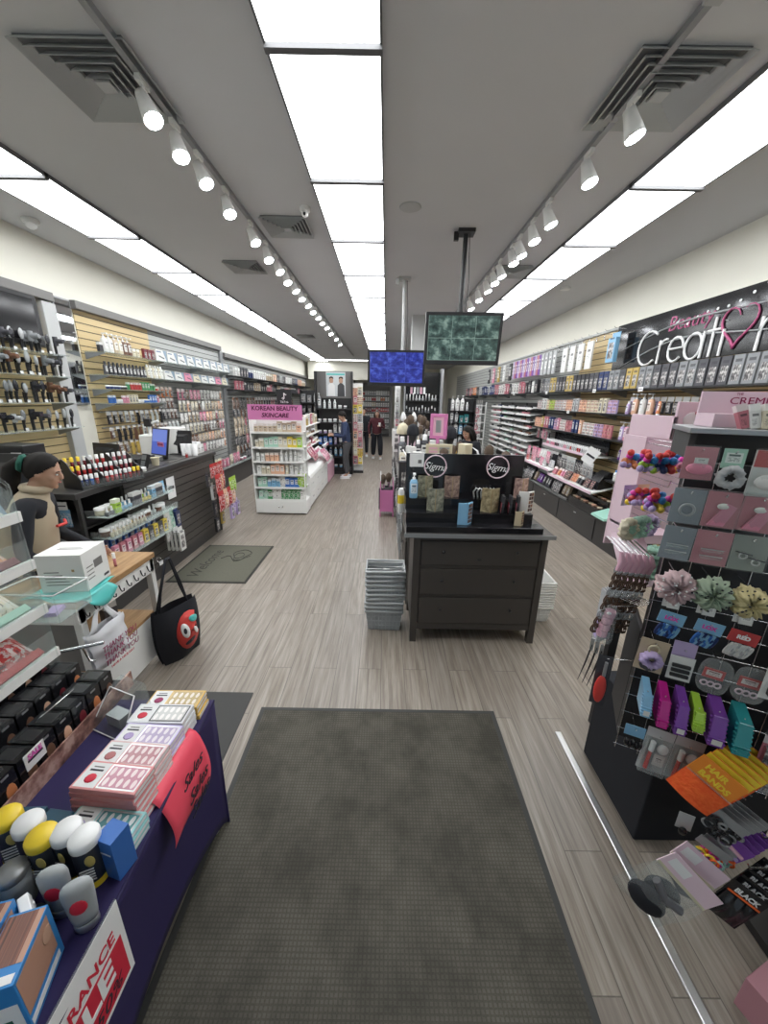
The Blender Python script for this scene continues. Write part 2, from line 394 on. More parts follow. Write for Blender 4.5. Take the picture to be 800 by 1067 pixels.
mk('lash_case', 'case', M().hull([(-.03,-.05,0),(.03,-.05,0),(.03,.05,0),(-.03,.05,0),(-.026,-.046,.02),(.026,-.046,.02),(.026,.046,.02),(-.026,.046,.02)], 'tint_gloss'), base='flat_case', noun='flat case')
mk('folded_bag', 'pouch', pouch(.15,.2,.03,'print_bag'), base='refill_pouch', noun='plump pouch')
mk('polo_tray', 'tray', M().box(-.2,.2,-.06,.06,0,.01,'white_plastic').box(-.2,.2,-.062,-.058,0,.03,'white_plastic'), [], base='display_tray', noun='white tester tray')
# price card
mk('price_card', 'price card', M().box(-.04,.04,-.002,0,-.03,.03,'paper').box(-.03,.03,-.0028,-.002,-.004,.004,'ink'), base='price_card', noun='price card')
# box with a dark face (cosmetic)
mk('compact', 'compact', M().lathe([(.001,0),(.03,.001),(.032,.006),(.03,.014),(.001,.016)], 'tint_gloss', 12), base='powder_compact', noun='round compact')
# ---------------------------------------------------------------- surfaces
x = NT('floor_planks'); co = x.coord('Object'); c3 = x.xyz(co)
pv = x.comb(c3[1], c3[0], 0)     # planks run away from the door
bk = x.n.new('ShaderNodeTexBrick'); x.put(bk.inputs['Vector'], pv)
for k, v in (('Scale', 1), ('Brick Width', 1.22), ('Row Height', .178), ('Mortar Size', .0025), ('Mortar Smooth', .3), ('Bias', 0)): bk.inputs[k].default_value = v
bk.inputs['Color1'].default_value = (0,0,0,1); bk.inputs['Color2'].default_value = (1,1,1,1); bk.inputs['Mortar'].default_value = (.5,.5,.5,1)
bk.offset = .37
idv = x.f('MULTIPLY', bk.outputs['Color'], 1)
st = x.comb(x.f('MULTIPLY', c3[0], 22), x.f('MULTIPLY', c3[1], 1.1), idv)
n1 = x.noise(st, 1.6, 6, .62); n2 = x.noise(x.comb(x.f('MULTIPLY', c3[0], 70), x.f('MULTIPLY', c3[1], 2.2), idv), 1.5, 4, .6)
v = x.f('ADD', x.f('MULTIPLY', n1, .7), x.f('MULTIPLY', n2, .3))
c = x.ramp(v, (.30, (.125,.100,.076)), (.46, (.225,.190,.155)), (.58, (.315,.275,.232)), (.72, (.43,.385,.335)))
c = x.mix(x.f('MULTIPLY', idv, .35), c, (.19,.165,.148)); c = x.mix(x.f('MULTIPLY', bk.outputs['Fac'], .7), c, (.07,.06,.05))
x.set(c=c, r=x.f('ADD', x.f('MULTIPLY', n1, .25), .27), sp=.5); x.bump(x.f('SUBTRACT', v, bk.outputs['Fac']), .15, .004)
x = NT('ceiling_paint'); n1 = x.noise(x.coord('Object'), 1.2, 3); x.set(c=x.mix(n1, (.60,.605,.62), (.66,.665,.68)), r=.8)
x = NT('wall_cream'); n1 = x.noise(x.coord('Object'), 2, 3); x.set(c=x.mix(n1, (.74,.725,.64), (.80,.785,.70)), r=.8)
x = NT('soffit_paint'); x.set(c=(.50,.51,.51), r=.8)
def slat(name, ca, cb, pitch=.095, rough=.45):
    x = NT(name); c3 = x.xyz(x.coord('Object')); fz = x.f('FRACT', x.f('DIVIDE', c3[2], pitch))
    g = x.noise(x.comb(x.f('MULTIPLY', c3[1], 2), x.f('MULTIPLY', c3[0], 2), x.f('MULTIPLY', c3[2], 40)), 1.5, 4)
    c = x.mix(g, ca, cb); gr = x.f('LESS_THAN', fz, .13)
    x.set(c=x.mix(gr, c, tuple(k*.14 for k in ca)), r=rough); x.bump(x.f('SUBTRACT', 1, gr), .9, .01)
slat('slat_tan', (.56,.42,.21), (.66,.52,.29)); slat('slat_grey', (.36,.37,.36), (.44,.45,.43)); slat('slat_dark', (.060,.054,.050), (.085,.078,.07))
x = NT('rubber_mat'); c3 = x.xyz(x.coord('Object'))
fx, fy = x.f('FRACT', x.f('MULTIPLY', c3[0], 62)), x.f('FRACT', x.f('MULTIPLY', c3[1], 62))
w = x.f('MULTIPLY', x.rng(fx, .18, .82), x.rng(fy, .18, .82))
nb = x.noise(x.coord('Object'), 3.2, 6, .65); nf = x.noise(x.coord('Object'), 260, 2, .6)
c = x.mix(x.f('MULTIPLY', nf, 1), (.050,.046,.036), (.135,.126,.105)); c = x.mix(x.f('MULTIPLY', w, .55), c, (.15,.142,.118))
c = x.mix(x.ramp(nb, (.38, (.62,)*3), (.6, (0,)*3)), c, (.036,.034,.028))
x.set(c=c, r=.9, sp=.2); x.bump(w, .8, .004)
P('mat_border', (.045,.045,.043), .7)
x = NT('oak_top'); c3 = x.xyz(x.coord('Object')); g = x.noise(x.comb(x.f('MULTIPLY', c3[0], 22), x.f('MULTIPLY', c3[1], 2.5), c3[2]), 1.4, 5, .6)
x.set(c=x.ramp(g, (.3, (.26,.14,.055)), (.55, (.40,.24,.11)), (.75, (.50,.33,.17))), r=.4)
x = NT('speckle'); nz = x.noise(x.coord('Object'), 60, 3, .6); x.set(c=x.ramp(nz, (.4, (.04,.038,.036)), (.7, (.14,.13,.12))), r=.4)
def screen(name, a, b, c_, es, sc=7):
    x = NT(name); g = x.coord(); c3 = x.xyz(g)
    cell = x.comb(x.f('FLOOR', x.f('MULTIPLY', c3[0], 3)), 0, x.f('FLOOR', x.f('MULTIPLY', c3[2], 2)))
    nz = x.noise(x.comb(x.f('ADD', x.f('MULTIPLY', c3[0], 2.2), x.f('MULTIPLY', x.white(cell), 9)), 0, x.f('MULTIPLY', c3[2], 1.6)), sc, 5, .6)
    gx, gz = x.f('FRACT', x.f('MULTIPLY', c3[0], 3)), x.f('FRACT', x.f('MULTIPLY', c3[2], 2))
    col = x.ramp(nz, (.36, a), (.52, b), (.66, c_)); ln = x.f('MAXIMUM', x.f('LESS_THAN', gx, .015), x.f('LESS_THAN', gz, .02))
    col = x.mix(ln, col, c_); x.set(c=(.01,.01,.01), r=.25, e=col, es=es)
screen('cctv_green', (.010,.022,.02), (.045,.085,.075), (.20,.29,.25), 1.0, 3.2)
screen('cctv_blue', (.008,.012,.12), (.02,.03,.26), (.06,.10,.48), 1.1, 3.5)
x = NT('pos_screen'); c3 = x.xyz(x.coord()); x.set(c=(.01,.01,.01), e=x.mix(x.f('GREATER_THAN', c3[2], .5), (.06,.10,.42), (.14,.20,.55)), es=1.0)

# ---------------------------------------------------------------- shell
XL, XR, YB, YF, HC = -4.1, 3.62, 23.5, -2.2, 3.8
struct(M().box(XL-.4, XR+.4, YF, YB+.3, -.1, 0, 'floor_planks').obj('floor'))
struct(M().box(XL-.4, XR+.4, YF, YB+.3, HC, HC+.1, 'ceiling_paint').obj('ceiling'))
struct(M().box(XL-.12, XL, YF, YB, 0, HC, 'wall_cream').obj('wall_left'))
struct(M().box(XR, XR+.12, YF, YB, 0, HC, 'wall_cream').obj('wall_right'))
struct(M().box(XL, XR, YB, YB+.1, 0, HC, 'wall_cream').obj('wall_back'))
struct(M().box(-3.9, -.75, 19.6, 20.1, 2.95, HC, 'wall_cream').obj('wall_bulkhead'))
struct(M().box(.55, 1.45, 8.9, 9.3, 3.02, HC, 'soffit_paint').obj('ceiling_soffit'))
# storefront behind the viewer: piers, header and glass
struct(M().box(XL, -2.6, YF, YF+.15, 0, HC, 'wall_cream').box(2.4, XR, YF, YF+.15, 0, HC, 'wall_cream').box(-2.6, 2.4, YF, YF+.15, 2.9, HC, 'wall_cream').obj('wall_front'))
w1 = struct(M().box(-2.6, 2.4, YF+.05, YF+.06, 0, 2.9, 'glass_sheet').obj('window_1'))
b = M()
for xx in (-2.6, -.9, .8, 2.36): b.box(xx, xx+.05, YF+.02, YF+.1, 0, 2.9, 'grey_metal')
b.obj('window_frame', w1)
# slatwall cladding
def clad(x0, x1, y0, y1, z0, z1, m, lab):
    return struct(M().box(x0, x1, y0, y1, z0, z1, m).obj('wall_cladding'), lab)
clad(XL, XL+.012, 2.6, 4.80, .1, 3.1, 'slat_tan', 'tan slatwall panel behind the hairbrush shelves on left wall')
clad(XL, XL+.012, 5.34, 6.9, .1, 3.1, 'slat_tan', 'tan slatwall panel behind pump bottles, right of the narrow mirror')
clad(XL, XL+.012, 6.9, 9.65, .1, 3.1, 'slat_grey', 'grey slatwall panel behind the white appliance cartons')
clad(XL, XL+.012, 9.85, 20, .1, 3.0, 'slat_grey', 'grey slatwall panel at the far end of left wall')
clad(XR-.012, XR, 2.2, 7.4, .1, 3.14, 'slat_tan', 'tan slatwall panel on right wall beside the beauty sign')
clad(XR-.012, XR, 7.4, 20, .1, 3.14, 'slat_grey', 'grey slatwall panel along the far right wall')
def trim(n, x0, x1, y0, y1, z0, z1, m='grey_trim'): struct(M().box(x0, x1, y0, y1, z0, z1, m).obj('trim_%d' % n, bevel=.006))
trim(1, XL, XL+.09, 2.6, 4.98, 3.10, 3.20); trim(2, XL, XL+.09, 5.3, 9.7, 3.10, 3.20); trim(3, XL, XL+.10, 9.85, 20, 2.98, 3.08)
trim(4, XL, XL+.08, 4.80, 4.99, .1, 3.08, 'soffit_paint'); trim(5, XL, XL+.06, 9.67, 9.83, .1, 3.1, 'grey_metal')
trim(6, XR-.04, XR, 2.2, 20, 3.14, 3.18, 'soffit_paint'); trim(7, 1.13, 1.17, -.2, 1.88, 0, .012, 'silver')
trim(8, XL, XL+.22, 9.9, 20, 0, .14, 'black_metal')
struct(M().box(XL, XL+.30, 2.5, 9.9, 0, .12, 'black_metal').obj('baseboard_left'))
m_ = M().box(-.0, .02, -.135, .135, -.64, .64, 'grey_metal').box(.02, .026, -.12, .12, -.62, .62, 'mirror').obj('wall_mirror', bevel=.003)
m_.location = (XL+.02, 5.14, 2.55); tag(m_, 'tall narrow mirror on left wall between two shelf bays', 'mirror')
# ceiling light panels
P('panel_frame', (.13,.13,.135), .6)
def light_row(x0, x1, y0, n, where):
    for i in range(n):
        a, c_ = y0+1.215*i, y0+1.215*(i+1)
        r = empty('ceiling_light', ((x0+x1)/2, (a+c_)/2, HC-.02))
        tag(r, f'bright flat ceiling light panel in the {where} row, {ordn(i)} from the door end', 'ceiling light', f'ceiling light panels in the {where} row')
        hx, hy = (x1-x0)/2, 1.2175/2
        M().box(-hx, hx, -hy, -hy+.022, -.03, .02, 'panel_frame').box(-hx, hx, hy-.022, hy, -.03, .02, 'panel_frame').box(-hx, -hx+.012, -hy, hy, -.012, .02, 'panel_frame').box(hx-.012, hx, -hy, hy, -.012, .02, 'panel_frame').obj('frame', r)
        M().box(-hx+.012, hx-.012, -hy+.014, hy-.014, -.006, .012, 'diffuser').obj('diffuser', r)
light_row(-.655, -.05, 1.29, 12, 'centre'); light_row(-3.44, -2.85, .09, 16, 'left'); light_row(2.0, 2.6, .09, 14, 'right')
r = empty('ceiling_light', (-2.2, 18.7, HC-.02)); tag(r, 'bright ceiling light running across the aisle at the far bulkhead', 'ceiling light')
M().box(-1.4, 1.4, -.14, .14, -.012, .02, 'panel_frame').obj('frame', r); M().box(-1.38, 1.38, -.125, .125, -.02, -.012, 'diffuser').obj('diffuser', r)
# vents
def vent(xx, yy, h, lab):
    r = empty('ceiling_vent', (xx, yy, HC)); tag(r, lab, 'air vent')
    b = M()
    for k in range(6):
        s_ = h*(1-.15*k); t = .028*h/.3; z1 = 0-.002-.003*k
        for sg in (-1, 1):
            b.hull([(-s_, sg*s_, -.03+z1), (s_, sg*s_, -.03+z1), (s_-t, sg*(s_-t), -.008+z1), (-s_+t, sg*(s_-t), -.008+z1), (-s_, sg*s_, -.026+z1), (s_, sg*s_, -.026+z1), (s_-t, sg*(s_-t), -.001), (-s_+t, sg*(s_-t), -.001)], 'soffit_paint')
            b.hull([(sg*s_, -s_, -.03+z1), (sg*s_, s_, -.03+z1), (sg*(s_-t), s_-t, -.008+z1), (sg*(s_-t), -s_+t, -.008+z1), (sg*s_, -s_, -.026+z1), (sg*s_, s_, -.026+z1), (sg*(s_-t), s_-t, -.001), (sg*(s_-t), -s_+t, -.001)], 'soffit_paint')
    b.obj('louvre', r); M().box(-h*.93, h*.93, -h*.93, h*.93, -.004, 0, 'duct_grey').obj('duct', r)
    M().box(-h*.14, h*.14, -h*.14, h*.14, -.04, -.03, 'soffit_paint').obj('centre_plate', r)
P('charcoal_flat', (.05,.05,.05), .8); P('duct_grey', (.20,.20,.21), .8)
vent(-1.66, 2.78, .30, 'large square louvred ceiling vent at upper left, beside the first spotlight')
vent(1.56, 2.78, .30, 'large square louvred ceiling vent at upper right, behind the track spotlight')
vent(-1.08, 4.65, .24, 'square ceiling vent left of the centre lights, behind the small camera')
vent(-2.0, 5.95, .24, 'square ceiling vent between left light row and left track')
vent(1.72, 5.95, .24, 'square ceiling vent on the right between track and light row')
vent(-2.4, 12.0, .24, 'small distant ceiling vent near far end of left light row')
b = M().lathe([(.075,0),(.08,-.01),(.08,-.03),(.06,-.036)], 'white_plastic', 20).obj('smoke_detector'); b.location = (2.83, 6.7, HC); tag(b, 'round white smoke detector on ceiling right of the right light row', 'smoke detector')
r = empty('security_camera', (-3.78, 4.6, HC)); tag(r, 'white dome security camera at far left of ceiling', 'security camera')
M().lathe([(.075,0),(.08,-.02),(.065,-.04)], 'white_plastic', 18).obj('base', r); M().ell((0,0,-.045), (.055,.055,.05), 'cap_white', 14, 8).obj('dome', r)
r = empty('security_camera', (-.81, 4.25, HC)); tag(r, 'small turret security camera on ceiling left of centre lights', 'security camera')
M().lathe([(.05,0),(.052,-.03),(.035,-.04)], 'white_plastic', 14).obj('base', r); M().ell((0,-.02,-.06), (.032,.032,.032), 'cap_white', 12, 8).obj('turret', r); M().ell((0,-.045,-.068), (.014,.012,.014), 'black_gloss', 10, 6).obj('lens', r)
b = M().lathe([(.10,0),(.105,-.006),(.095,-.012),(.02,-.014)], 'soffit_paint', 24).obj('ceiling_speaker'); b.location = (.2, 4.2, HC); tag(b, 'round grey flush ceiling speaker right of the centre lights', 'speaker')
# track lights
def track(xx, ys, side, tiltv):
    r = empty('light_track', (xx, 0, HC)); tag(r, f'thin dark ceiling track carrying the {side} row of spotlights', 'light track')
    M().box(-.018, .018, 2.2, 17, -.035, 0, 'grey_metal').obj('rail', r); M().box(-.04,.04,2.15,2.25,-.045,0,'soffit_paint').obj('feed_box', r)
    for i, yy in enumerate(ys):
        r = empty('spotlight', (xx, yy, HC-.036)); tag(r, f'white track spotlight on the {side} ceiling track, {ordn(i)} from the door end', 'spotlight', f'spotlights on the {side} track')
        M().box(-.014,.014,-.05,.05,-.03,0,'white_plastic').tube([(0,0,-.02),(0,0,-.085)], .006, 'white_plastic', 6).obj('mount', r)
        q = Euler((tiltv[0] if i % 2 else tiltv[0]*.6, tiltv[1] if i % 2 == 0 else tiltv[1]*.7, 0)).to_matrix().to_4x4()
        b = M(); b.T = Matrix.Translation((0,0,-.10)) @ q; b.lathe([(.02,.05),(.034,.045),(.040,0),(.050,-.06),(.056,-.105),(.052,-.106)], 'white_plastic', 14); hb = b.obj('lamp_head', r)
        b = M(); b.T = Matrix.Translation((0,0,-.10)) @ q; b.lathe([(.050,-.104),(.050,-.110)], 'lamp_face', 16); b.obj('lens', hb)
YL = [2.72, 3.06, 3.38, 3.86, 4.48, 4.98, 5.40, 5.85, 6.28, 6.75, 7.2, 7.7, 8.2, 8.75, 9.3, 10.1, 11, 12]
track(-1.42, YL, 'left', (-.25, -.45)); track(1.42, [2.78, 3.28, 3.95, 4.32, 4.7, 4.95, 5.42, 5.72, 6.1, 6.6, 7.2, 8, 8.8, 9.6, 10.6], 'right', (-.25, -.35))
# floor mats
r = empty('entrance_mat', (-.02, .7, 0)); tag(r, 'large grey-brown waffle entrance mat in the middle of the floor', 'floor mat')
M().box(-.80,.80,-1.34,1.34,0,.006,'mat_border').obj('rubber_border', r, bevel=.002); M().box(-.77,.77,-1.31,1.31,.004,.011,'rubber_mat').obj('pile', r)
r = empty('floor_runner', (-1.32, 1.75, 0)); tag(r, 'dark grey flat runner mat beside the navy table', 'floor mat'); M().box(-.45,.40,-.6,.42,0,.005,'mat_border').obj('rubber_sheet', r, bevel=.002)
x = NT('welcome_mat'); nz = x.noise(x.coord('Object'), 90, 3, .7); x.set(c=x.mix(nz, (.075,.075,.055), (.135,.13,.10)), r=.95)
P('mat_dark', (.03,.03,.026), .9)
r = empty('welcome_mat', (-2.03, 4.36, 0)); tag(r, 'olive grey welcome mat with swirl drawing beside the checkout counter', 'floor mat')
M().box(-.46,.46,-.56,.56,0,.006,'mat_dark').obj('border', r); M().box(-.43,.43,-.53,.53,.004,.009,'welcome_mat').obj('pile', r)
text('lettering', 'Welcome', .20, 'mat_dark', r, (-.22, -.05, .009), (0,0,PI/2), .0006, shear=.3)
b = M(); b.tube([(.12+.10*math.cos(t)*(1+.3*math.sin(3*t)), .22+.17*math.sin(t), .0095) for t in [2*PI*k/24 for k in range(24)]], .006, 'mat_dark', 4, True)
b.tube([(-.1+.05*k, .1+.09*math.sin(k*1.1), .0095) for k in range(8)], .006, 'mat_dark', 4); b.tube([(.1+.06*math.cos(t), .2+.09*math.sin(t), .0095) for t in [2*PI*k/14 for k in range(14)]], .005, 'mat_dark', 4, True)
b.obj('swirl_drawing', r)

# ---------------------------------------------------------------- world, camera, view
w = bpy.data.worlds.new('World'); bpy.context.scene.world = w; w.use_nodes = True
w.node_tree.nodes['Background'].inputs[0].default_value = (.75,.85,1,1); w.node_tree.nodes['Background'].inputs[1].default_value = .6
cd = bpy.data.cameras.new('camera'); cam = bpy.data.objects.new('camera', cd); COL.objects.link(cam); bpy.context.scene.camera = cam
cd.sensor_fit = 'HORIZONTAL'; cd.sensor_width = 36; cd.lens = 36*385/800; cd.clip_start = .02; cd.clip_end = 100
pt, rl = math.radians(17), math.radians(1)
fw = Vector((0, math.cos(pt), -math.sin(pt))); rt = Vector((1,0,0)); up = rt.cross(fw)
R_ = rt*math.cos(rl)+up*math.sin(rl); U_ = up*math.cos(rl)-rt*math.sin(rl)
cam.matrix_world = Matrix(((R_.x,U_.x,-fw.x,0), (R_.y,U_.y,-fw.y,0), (R_.z,U_.z,-fw.z,2.05), (0,0,0,1)))
vs_ = bpy.context.scene.view_settings; vs_.view_transform = 'Standard'; vs_.look = 'None'; vs_.gamma = 1; vs_.exposure = 0.18; vs_.use_curve_mapping = False
bpy.context.scene.cycles.max_bounces = 8; bpy.context.scene.cycles.transparent_max_bounces = 12
# ================================================================ LEFT WALL
def glass_shelf(xc, y0, y1, z, depth, lab, side=1, mat='glass_sheet', th=.010, rim=None):
    """shelf on a slatwall; side +1 left wall, -1 right wall. origin at wall"""
    r = empty('wall_shelf', (xc, (y0+y1)/2, z)); tag(r, lab, 'shelf'); h = (y1-y0)/2
    X = lambda a, b_: (min(a*side, b_*side), max(a*side, b_*side))
    M().box(*X(0, depth), -h, h, -th, 0, mat).obj('board', r)
    if rim: M().box(*X(depth, depth+.006), -h, h, -th-.004, .012, rim).obj('front_lip', r)
    n = max(2, int((y1-y0)/1.2)+1)
    for k in range(n):
        yy = -h+.05+(2*h-.1)*k/(n-1)
        M().prism([(0,-th-.09), (.012*side,-th-.09), (depth*.9*side,-th-.012), (depth*.9*side,-th), (0,-th)], yy-.006, yy+.006, 'grey_metal').obj('bracket', r)
    return r
WL = XL+.034
FX = PI/2      # facing +x
G = random.Random(3)
# framed black screen above the hairbrushes
r = empty('wall_television', (XL+.035, 4.0, 2.84)); tag(r, 'dark framed television high on the left wall above hairbrushes', 'television')
M().box(0,.05,-.72,.72,-.27,.27,'black_plastic').obj('case', r, bevel=.006); M().box(.05,.054,-.66,.66,-.22,.22,'black_gloss').obj('screen', r)
# hairbrush shelves (y < 4.75)
for j, (z, nm) in enumerate(((2.48,'top'), (2.24,'second'), (1.95,'third'), (1.66,'lowest'))):
    glass_shelf(WL, 2.9, 4.72, z, .30, f'{nm} glass shelf of hairbrushes on near left wall', rim=None)
    sp = lambda i, j=j: ((('hair_brush', 'hair_brush', 'hair_dryer')[G.randrange(3)]), G.choice(('black', 'charcoal', 'brown', 'grey', 'silver', 'black')))
    row(sp, (WL+.20, 3.30, z+.001), (0, .105, 0), 14, FX, f'on the {nm} hairbrush shelf', f'hair tools on the {nm} near left shelf', s=.85, sj=.12)
    if j < 3: row(sp, (WL+.08, 3.35, z+.001), (0, .15, 0), 9, FX, f'at back of the {nm} hairbrush shelf', f'hair tools at back of the {nm} near left shelf', s=.9, sj=.1)
# bay with bottles and appliance cartons (y 5.3 - 9.6)
glass_shelf(WL, 5.32, 9.6, 2.60, .30, 'top glass shelf with pump bottles and white cartons on left wall')
glass_shelf(WL, 5.32, 9.6, 2.31, .30, 'second glass shelf with dark jars and white cartons on left wall')
glass_shelf(WL, 5.32, 6.7, 2.12, .30, 'third short glass shelf with small boxes on left wall')
glass_shelf(WL, 5.32, 6.7, 1.93, .30, 'fourth short glass shelf with cream jars on left wall')
row([('carton','black'), ('pump_bottle','white'), ('pump_bottle','white'), ('pump_bottle','beige'), ('pump_bottle','cream'), ('pump_bottle','brown'), ('pump_bottle','brown'), ('carton','cream'), ('carton','cream')], (WL+.18, 5.42, 2.601), (0,.098,0), 9, FX, 'on the top shelf right of the mirror', 'bottles on the top left shelf', s=(1.05,1.05,.92), end='mirror end')
row([('window_carton','maroon')]*3, (WL+.2, 6.36, 2.601), (0,.10,0), 3, FX, 'beside the bottles on the top left shelf', 'maroon cartons on the top left shelf', end='mirror end')
row([('wide_carton','white')], (WL+.18, 6.78, 2.601), (0,.335,0), 9, FX, 'standing on the top left wall shelf', 'white appliance cartons on the top left shelf', s=(1.04,1,1.18), end='near end')
row([('dark_bottle','charcoal'), ('dark_bottle','black')], (WL+.2, 5.42, 2.311), (0,.085,0), 11, FX, 'on the second shelf right of the mirror', 'dark bottles on the second left shelf', end='mirror end', s=1.05)
row([('bottle','cream'), ('bottle','white')], (WL+.2, 6.36, 2.311), (0,.075,0), 6, FX, 'on second shelf right of dark bottles', 'white bottles on the second left shelf', end='mirror end', s=(1.1,1.1,1.15))
row([('wide_carton','white'), ('wide_carton','white'), ('wide_carton','pink'), ('wide_carton','cream')], (WL+.18, 6.95, 2.311), (0,.335,0), 8, FX, 'on the second left wall shelf', 'appliance cartons on the second left shelf', s=(1.04,1,1.0))
row(pick(['carton','label_carton','jar'], ['red','maroon','navy','green','black'], 5), (WL+.2, 5.4, 2.121), (0,.07,0), 17, FX, 'on the third shelf right of the mirror', 'small boxes on the third left shelf', end='mirror end', s=.8)
row(pick(['carton','label_carton','jar','window_carton'], ['white','pink','cream','blue','mint'], 6), (WL+.2, 5.4, 1.931), (0,.07,0), 17, FX, 'on the fourth shelf right of the mirror', 'small boxes on the fourth left shelf', end='mirror end', s=.8)
# hanging rows
def hangrows(specs, y0, y1, pitch, zs, where, xw, rz, side, s=1):
    for j, z in enumerate(zs):
        n = int((y1-y0)/pitch)
        row(specs[j % len(specs)], (xw+side*.10, y0, z), (0, pitch, 0), n, rz, f'in {ordn(j)} row {where}', f'hanging goods {where}', s=s, sj=.06)
        r = empty('hook_rail', (xw, y0, z)); tag(r, f'thin metal hook rail of the {ordn(j)} hanging row {where}', 'hook rail')
        M().box(min(0,side*.012), max(0,side*.012), -.05, (n-1)*pitch+.05, -.006, .010, 'grey_metal').obj('bar', r)
        b = M()
        for i in range(n): b.tube([(side*.01, i*pitch, .004), (side*.13, i*pitch, .008), (side*.135, i*pitch, .018)], .0025, 'chrome', 4)
        tag(b.obj('hooks', r), kind='stuff')
HP = ['hang_pouch', 'hang_card', 'hang_box', 'hang_pouch']
hangrows([pick(['hang_card','hang_card','hang_strand'], ['charcoal','silver','brown','clear','black','gold'], 11+k) for k in range(5)], 5.45, 7.35, .125, (1.80, 1.58, 1.36, 1.14), 'of first left bay', WL, FX, 1, .95)
hangrows([pick(['hang_card','hang_strand','hang_card'], ['charcoal','silver','brown','orange','navy'], 31+k) for k in range(2)], 6.75, 7.35, .125, (2.18, 1.99), 'above the registers', WL, FX, 1, .95)
hangrows([pick(['hang_card','long_pack'][:1]+['hang_pouch'], ['beige','cream','rose','pink','peach','brown','white'], 21+k) for k in range(5)], 7.4, 9.55, .155, (2.16, 1.94, 1.72, 1.50, 1.28, 1.06), 'of middle left bay', WL, FX, 1, 1.1)
# dark bay 9.9 - 13 and far bay
glass_shelf(WL, 9.9, 19.5, 2.55, .30, 'long top shelf with upright boxes on the far left wall', mat='black_metal', th=.02)
glass_shelf(WL, 9.9, 19.5, 2.22, .30, 'long second shelf with dark packs on the far left wall', mat='black_metal', th=.02)
row(pick(['window_carton','carton','label_carton'], ['peach','charcoal','white','silver','navy','charcoal','beige'], 41), (WL+.2, 10.05, 2.551), (0,.20,0), 44, FX, 'on the top far-left shelf', 'upright boxes on the top far left shelf', s=1.6)
row(pick(['window_carton','carton','hang_card'][:2], ['rose','charcoal','charcoal','silver','black','beige'], 42), (WL+.2, 10.05, 2.221), (0,.20,0), 44, FX, 'on the second far-left shelf', 'upright boxes on the second far left shelf', s=1.45)
hangrows([pick(['hang_pouch','hang_card'], ['charcoal','black','silver','beige','black','rose','brown'], 51+k) for k in range(6)], 10.0, 16.6, .26, (2.02, 1.78, 1.54, 1.30, 1.06, .84), 'on far left wall', WL, FX, 1, 1.7)
# low tray shelf along left wall beyond the counter
r = empty('gondola_base', (WL, 8.0, 0)); tag(r, 'black low base unit under the left wall beyond the counter', 'display base')
M().box(.03,.42,-2.3,11.5,.0,.42,'dark_laminate').obj('plinth', r, bevel=.004); M().box(.0,.44,-2.3,11.5,.42,.45,'black_metal').box(.42,.44,-2.3,11.5,.45,.50,'glass_sheet').obj('tray', r)
row(pick(['folded_bag','jar','label_carton','folded_bag'], ['orange','peach','pink','cream','charcoal','white','red'], 61), (WL+.30, 5.95, .455), (0,.22,0), 34, FX, 'in low tray under left wall', 'packs in the low left tray', s=1.25, rot=None)
for o in list(COL.objects):
    if o.get('group') == 'packs in the low left tray' and o.name.startswith('refill'): o.location.z += .245; 

# ================================================================ CHECKOUT COUNTER
CX = -2.6
r = empty('checkout_counter', (CX, 4.3, 0)); tag(r, 'long dark slatwall checkout counter with black top', 'counter')
M().box(-.66,0,-1.3,1.3,.0,.14,'dark_laminate').obj('plinth', r)
M().box(-.64,0,-.72,1.3,.14,1.20,'slat_dark').box(-.66,.012,1.27,1.3,0,1.2,'dark_laminate').obj('body', r)
M().box(-.66,-.62,-1.3,-.72,.14,1.20,'dark_laminate').box(-.02,.012,-1.3,-1.27,.0,1.20,'dark_laminate').box(-.62,-.02,-.74,-.72,.14,1.2,'dark_laminate').box(-.64,-.02,-1.3,-.72,.62,.64,'dark_laminate').box(-.64,-.02,-1.3,-.72,.90,.92,'dark_laminate').obj('open_end', r)
M().box(-.72,.03,-1.34,1.32,1.20,1.25,'dark_laminate').obj('worktop', r, bevel=.004)
M().box(-.60,-.05,-.5,.7,1.25,1.256,'speckle').obj('worktop_inlay', r)
# acrylic shelves on the counter face
ck = dict(y0=3.02, y1=4.02)
for j, (z, y1) in enumerate(((1.02, 4.05), (.82, 4.10), (.60, 3.95))):
    r = empty('acrylic_shelf', (CX+.012, (3.05+y1)/2, z)); h = (y1-3.05)/2
    tag(r, f'clear acrylic bin shelf on the checkout counter, {ordn(j)} from the top', 'shelf')
    M().box(0,.20,-h,h,-.006,0,'glass_sheet').box(.20,.205,-h,h,-.006,.06,'acrylic').box(0,.2,-h,-h+.005,0,.06,'acrylic').box(0,.2,h-.005,h,0,.06,'acrylic').obj('bin', r)
row(pick(['polish_bottle','jar','polish_bottle'], ['clear','mint','sky','white','cream','blue','lime'], 71), (CX+.08, 3.12, 1.021), (0,.060,0), 15, FX, 'at back of top counter shelf', 'small bottles at back of top counter shelf', s=1.15)
row(pick(['polish_bottle','polish_bottle','carton'], ['clear','lime','yellow','white','charcoal','sky'], 72), (CX+.16, 3.10, 1.021), (0,.060,0), 15, FX, 'at front of top counter shelf', 'small bottles at front of top counter shelf', s=(1.15,1.15,.95))
row([('folded_bag','sky')], (CX+.12, 3.92, 1.14), (0,.08,0), 2, FX, 'ending the top counter shelf', 'sky blue pouches on counter shelf', s=.7)
row(pick(['polish_bottle','jar'], ['brown','cream','clear','gold'], 73), (CX+.09, 3.12, .821), (0,.066,0), 14, FX, 'at back of second counter shelf', 'bottles at back of second counter shelf', s=1.25)
row([('polish_bottle','cream')], (CX+.165, 3.10, .821), (0,.052,0), 10, FX, 'at front of second counter shelf', 'cream bottles on second counter shelf', s=(.9,.9,1.3))
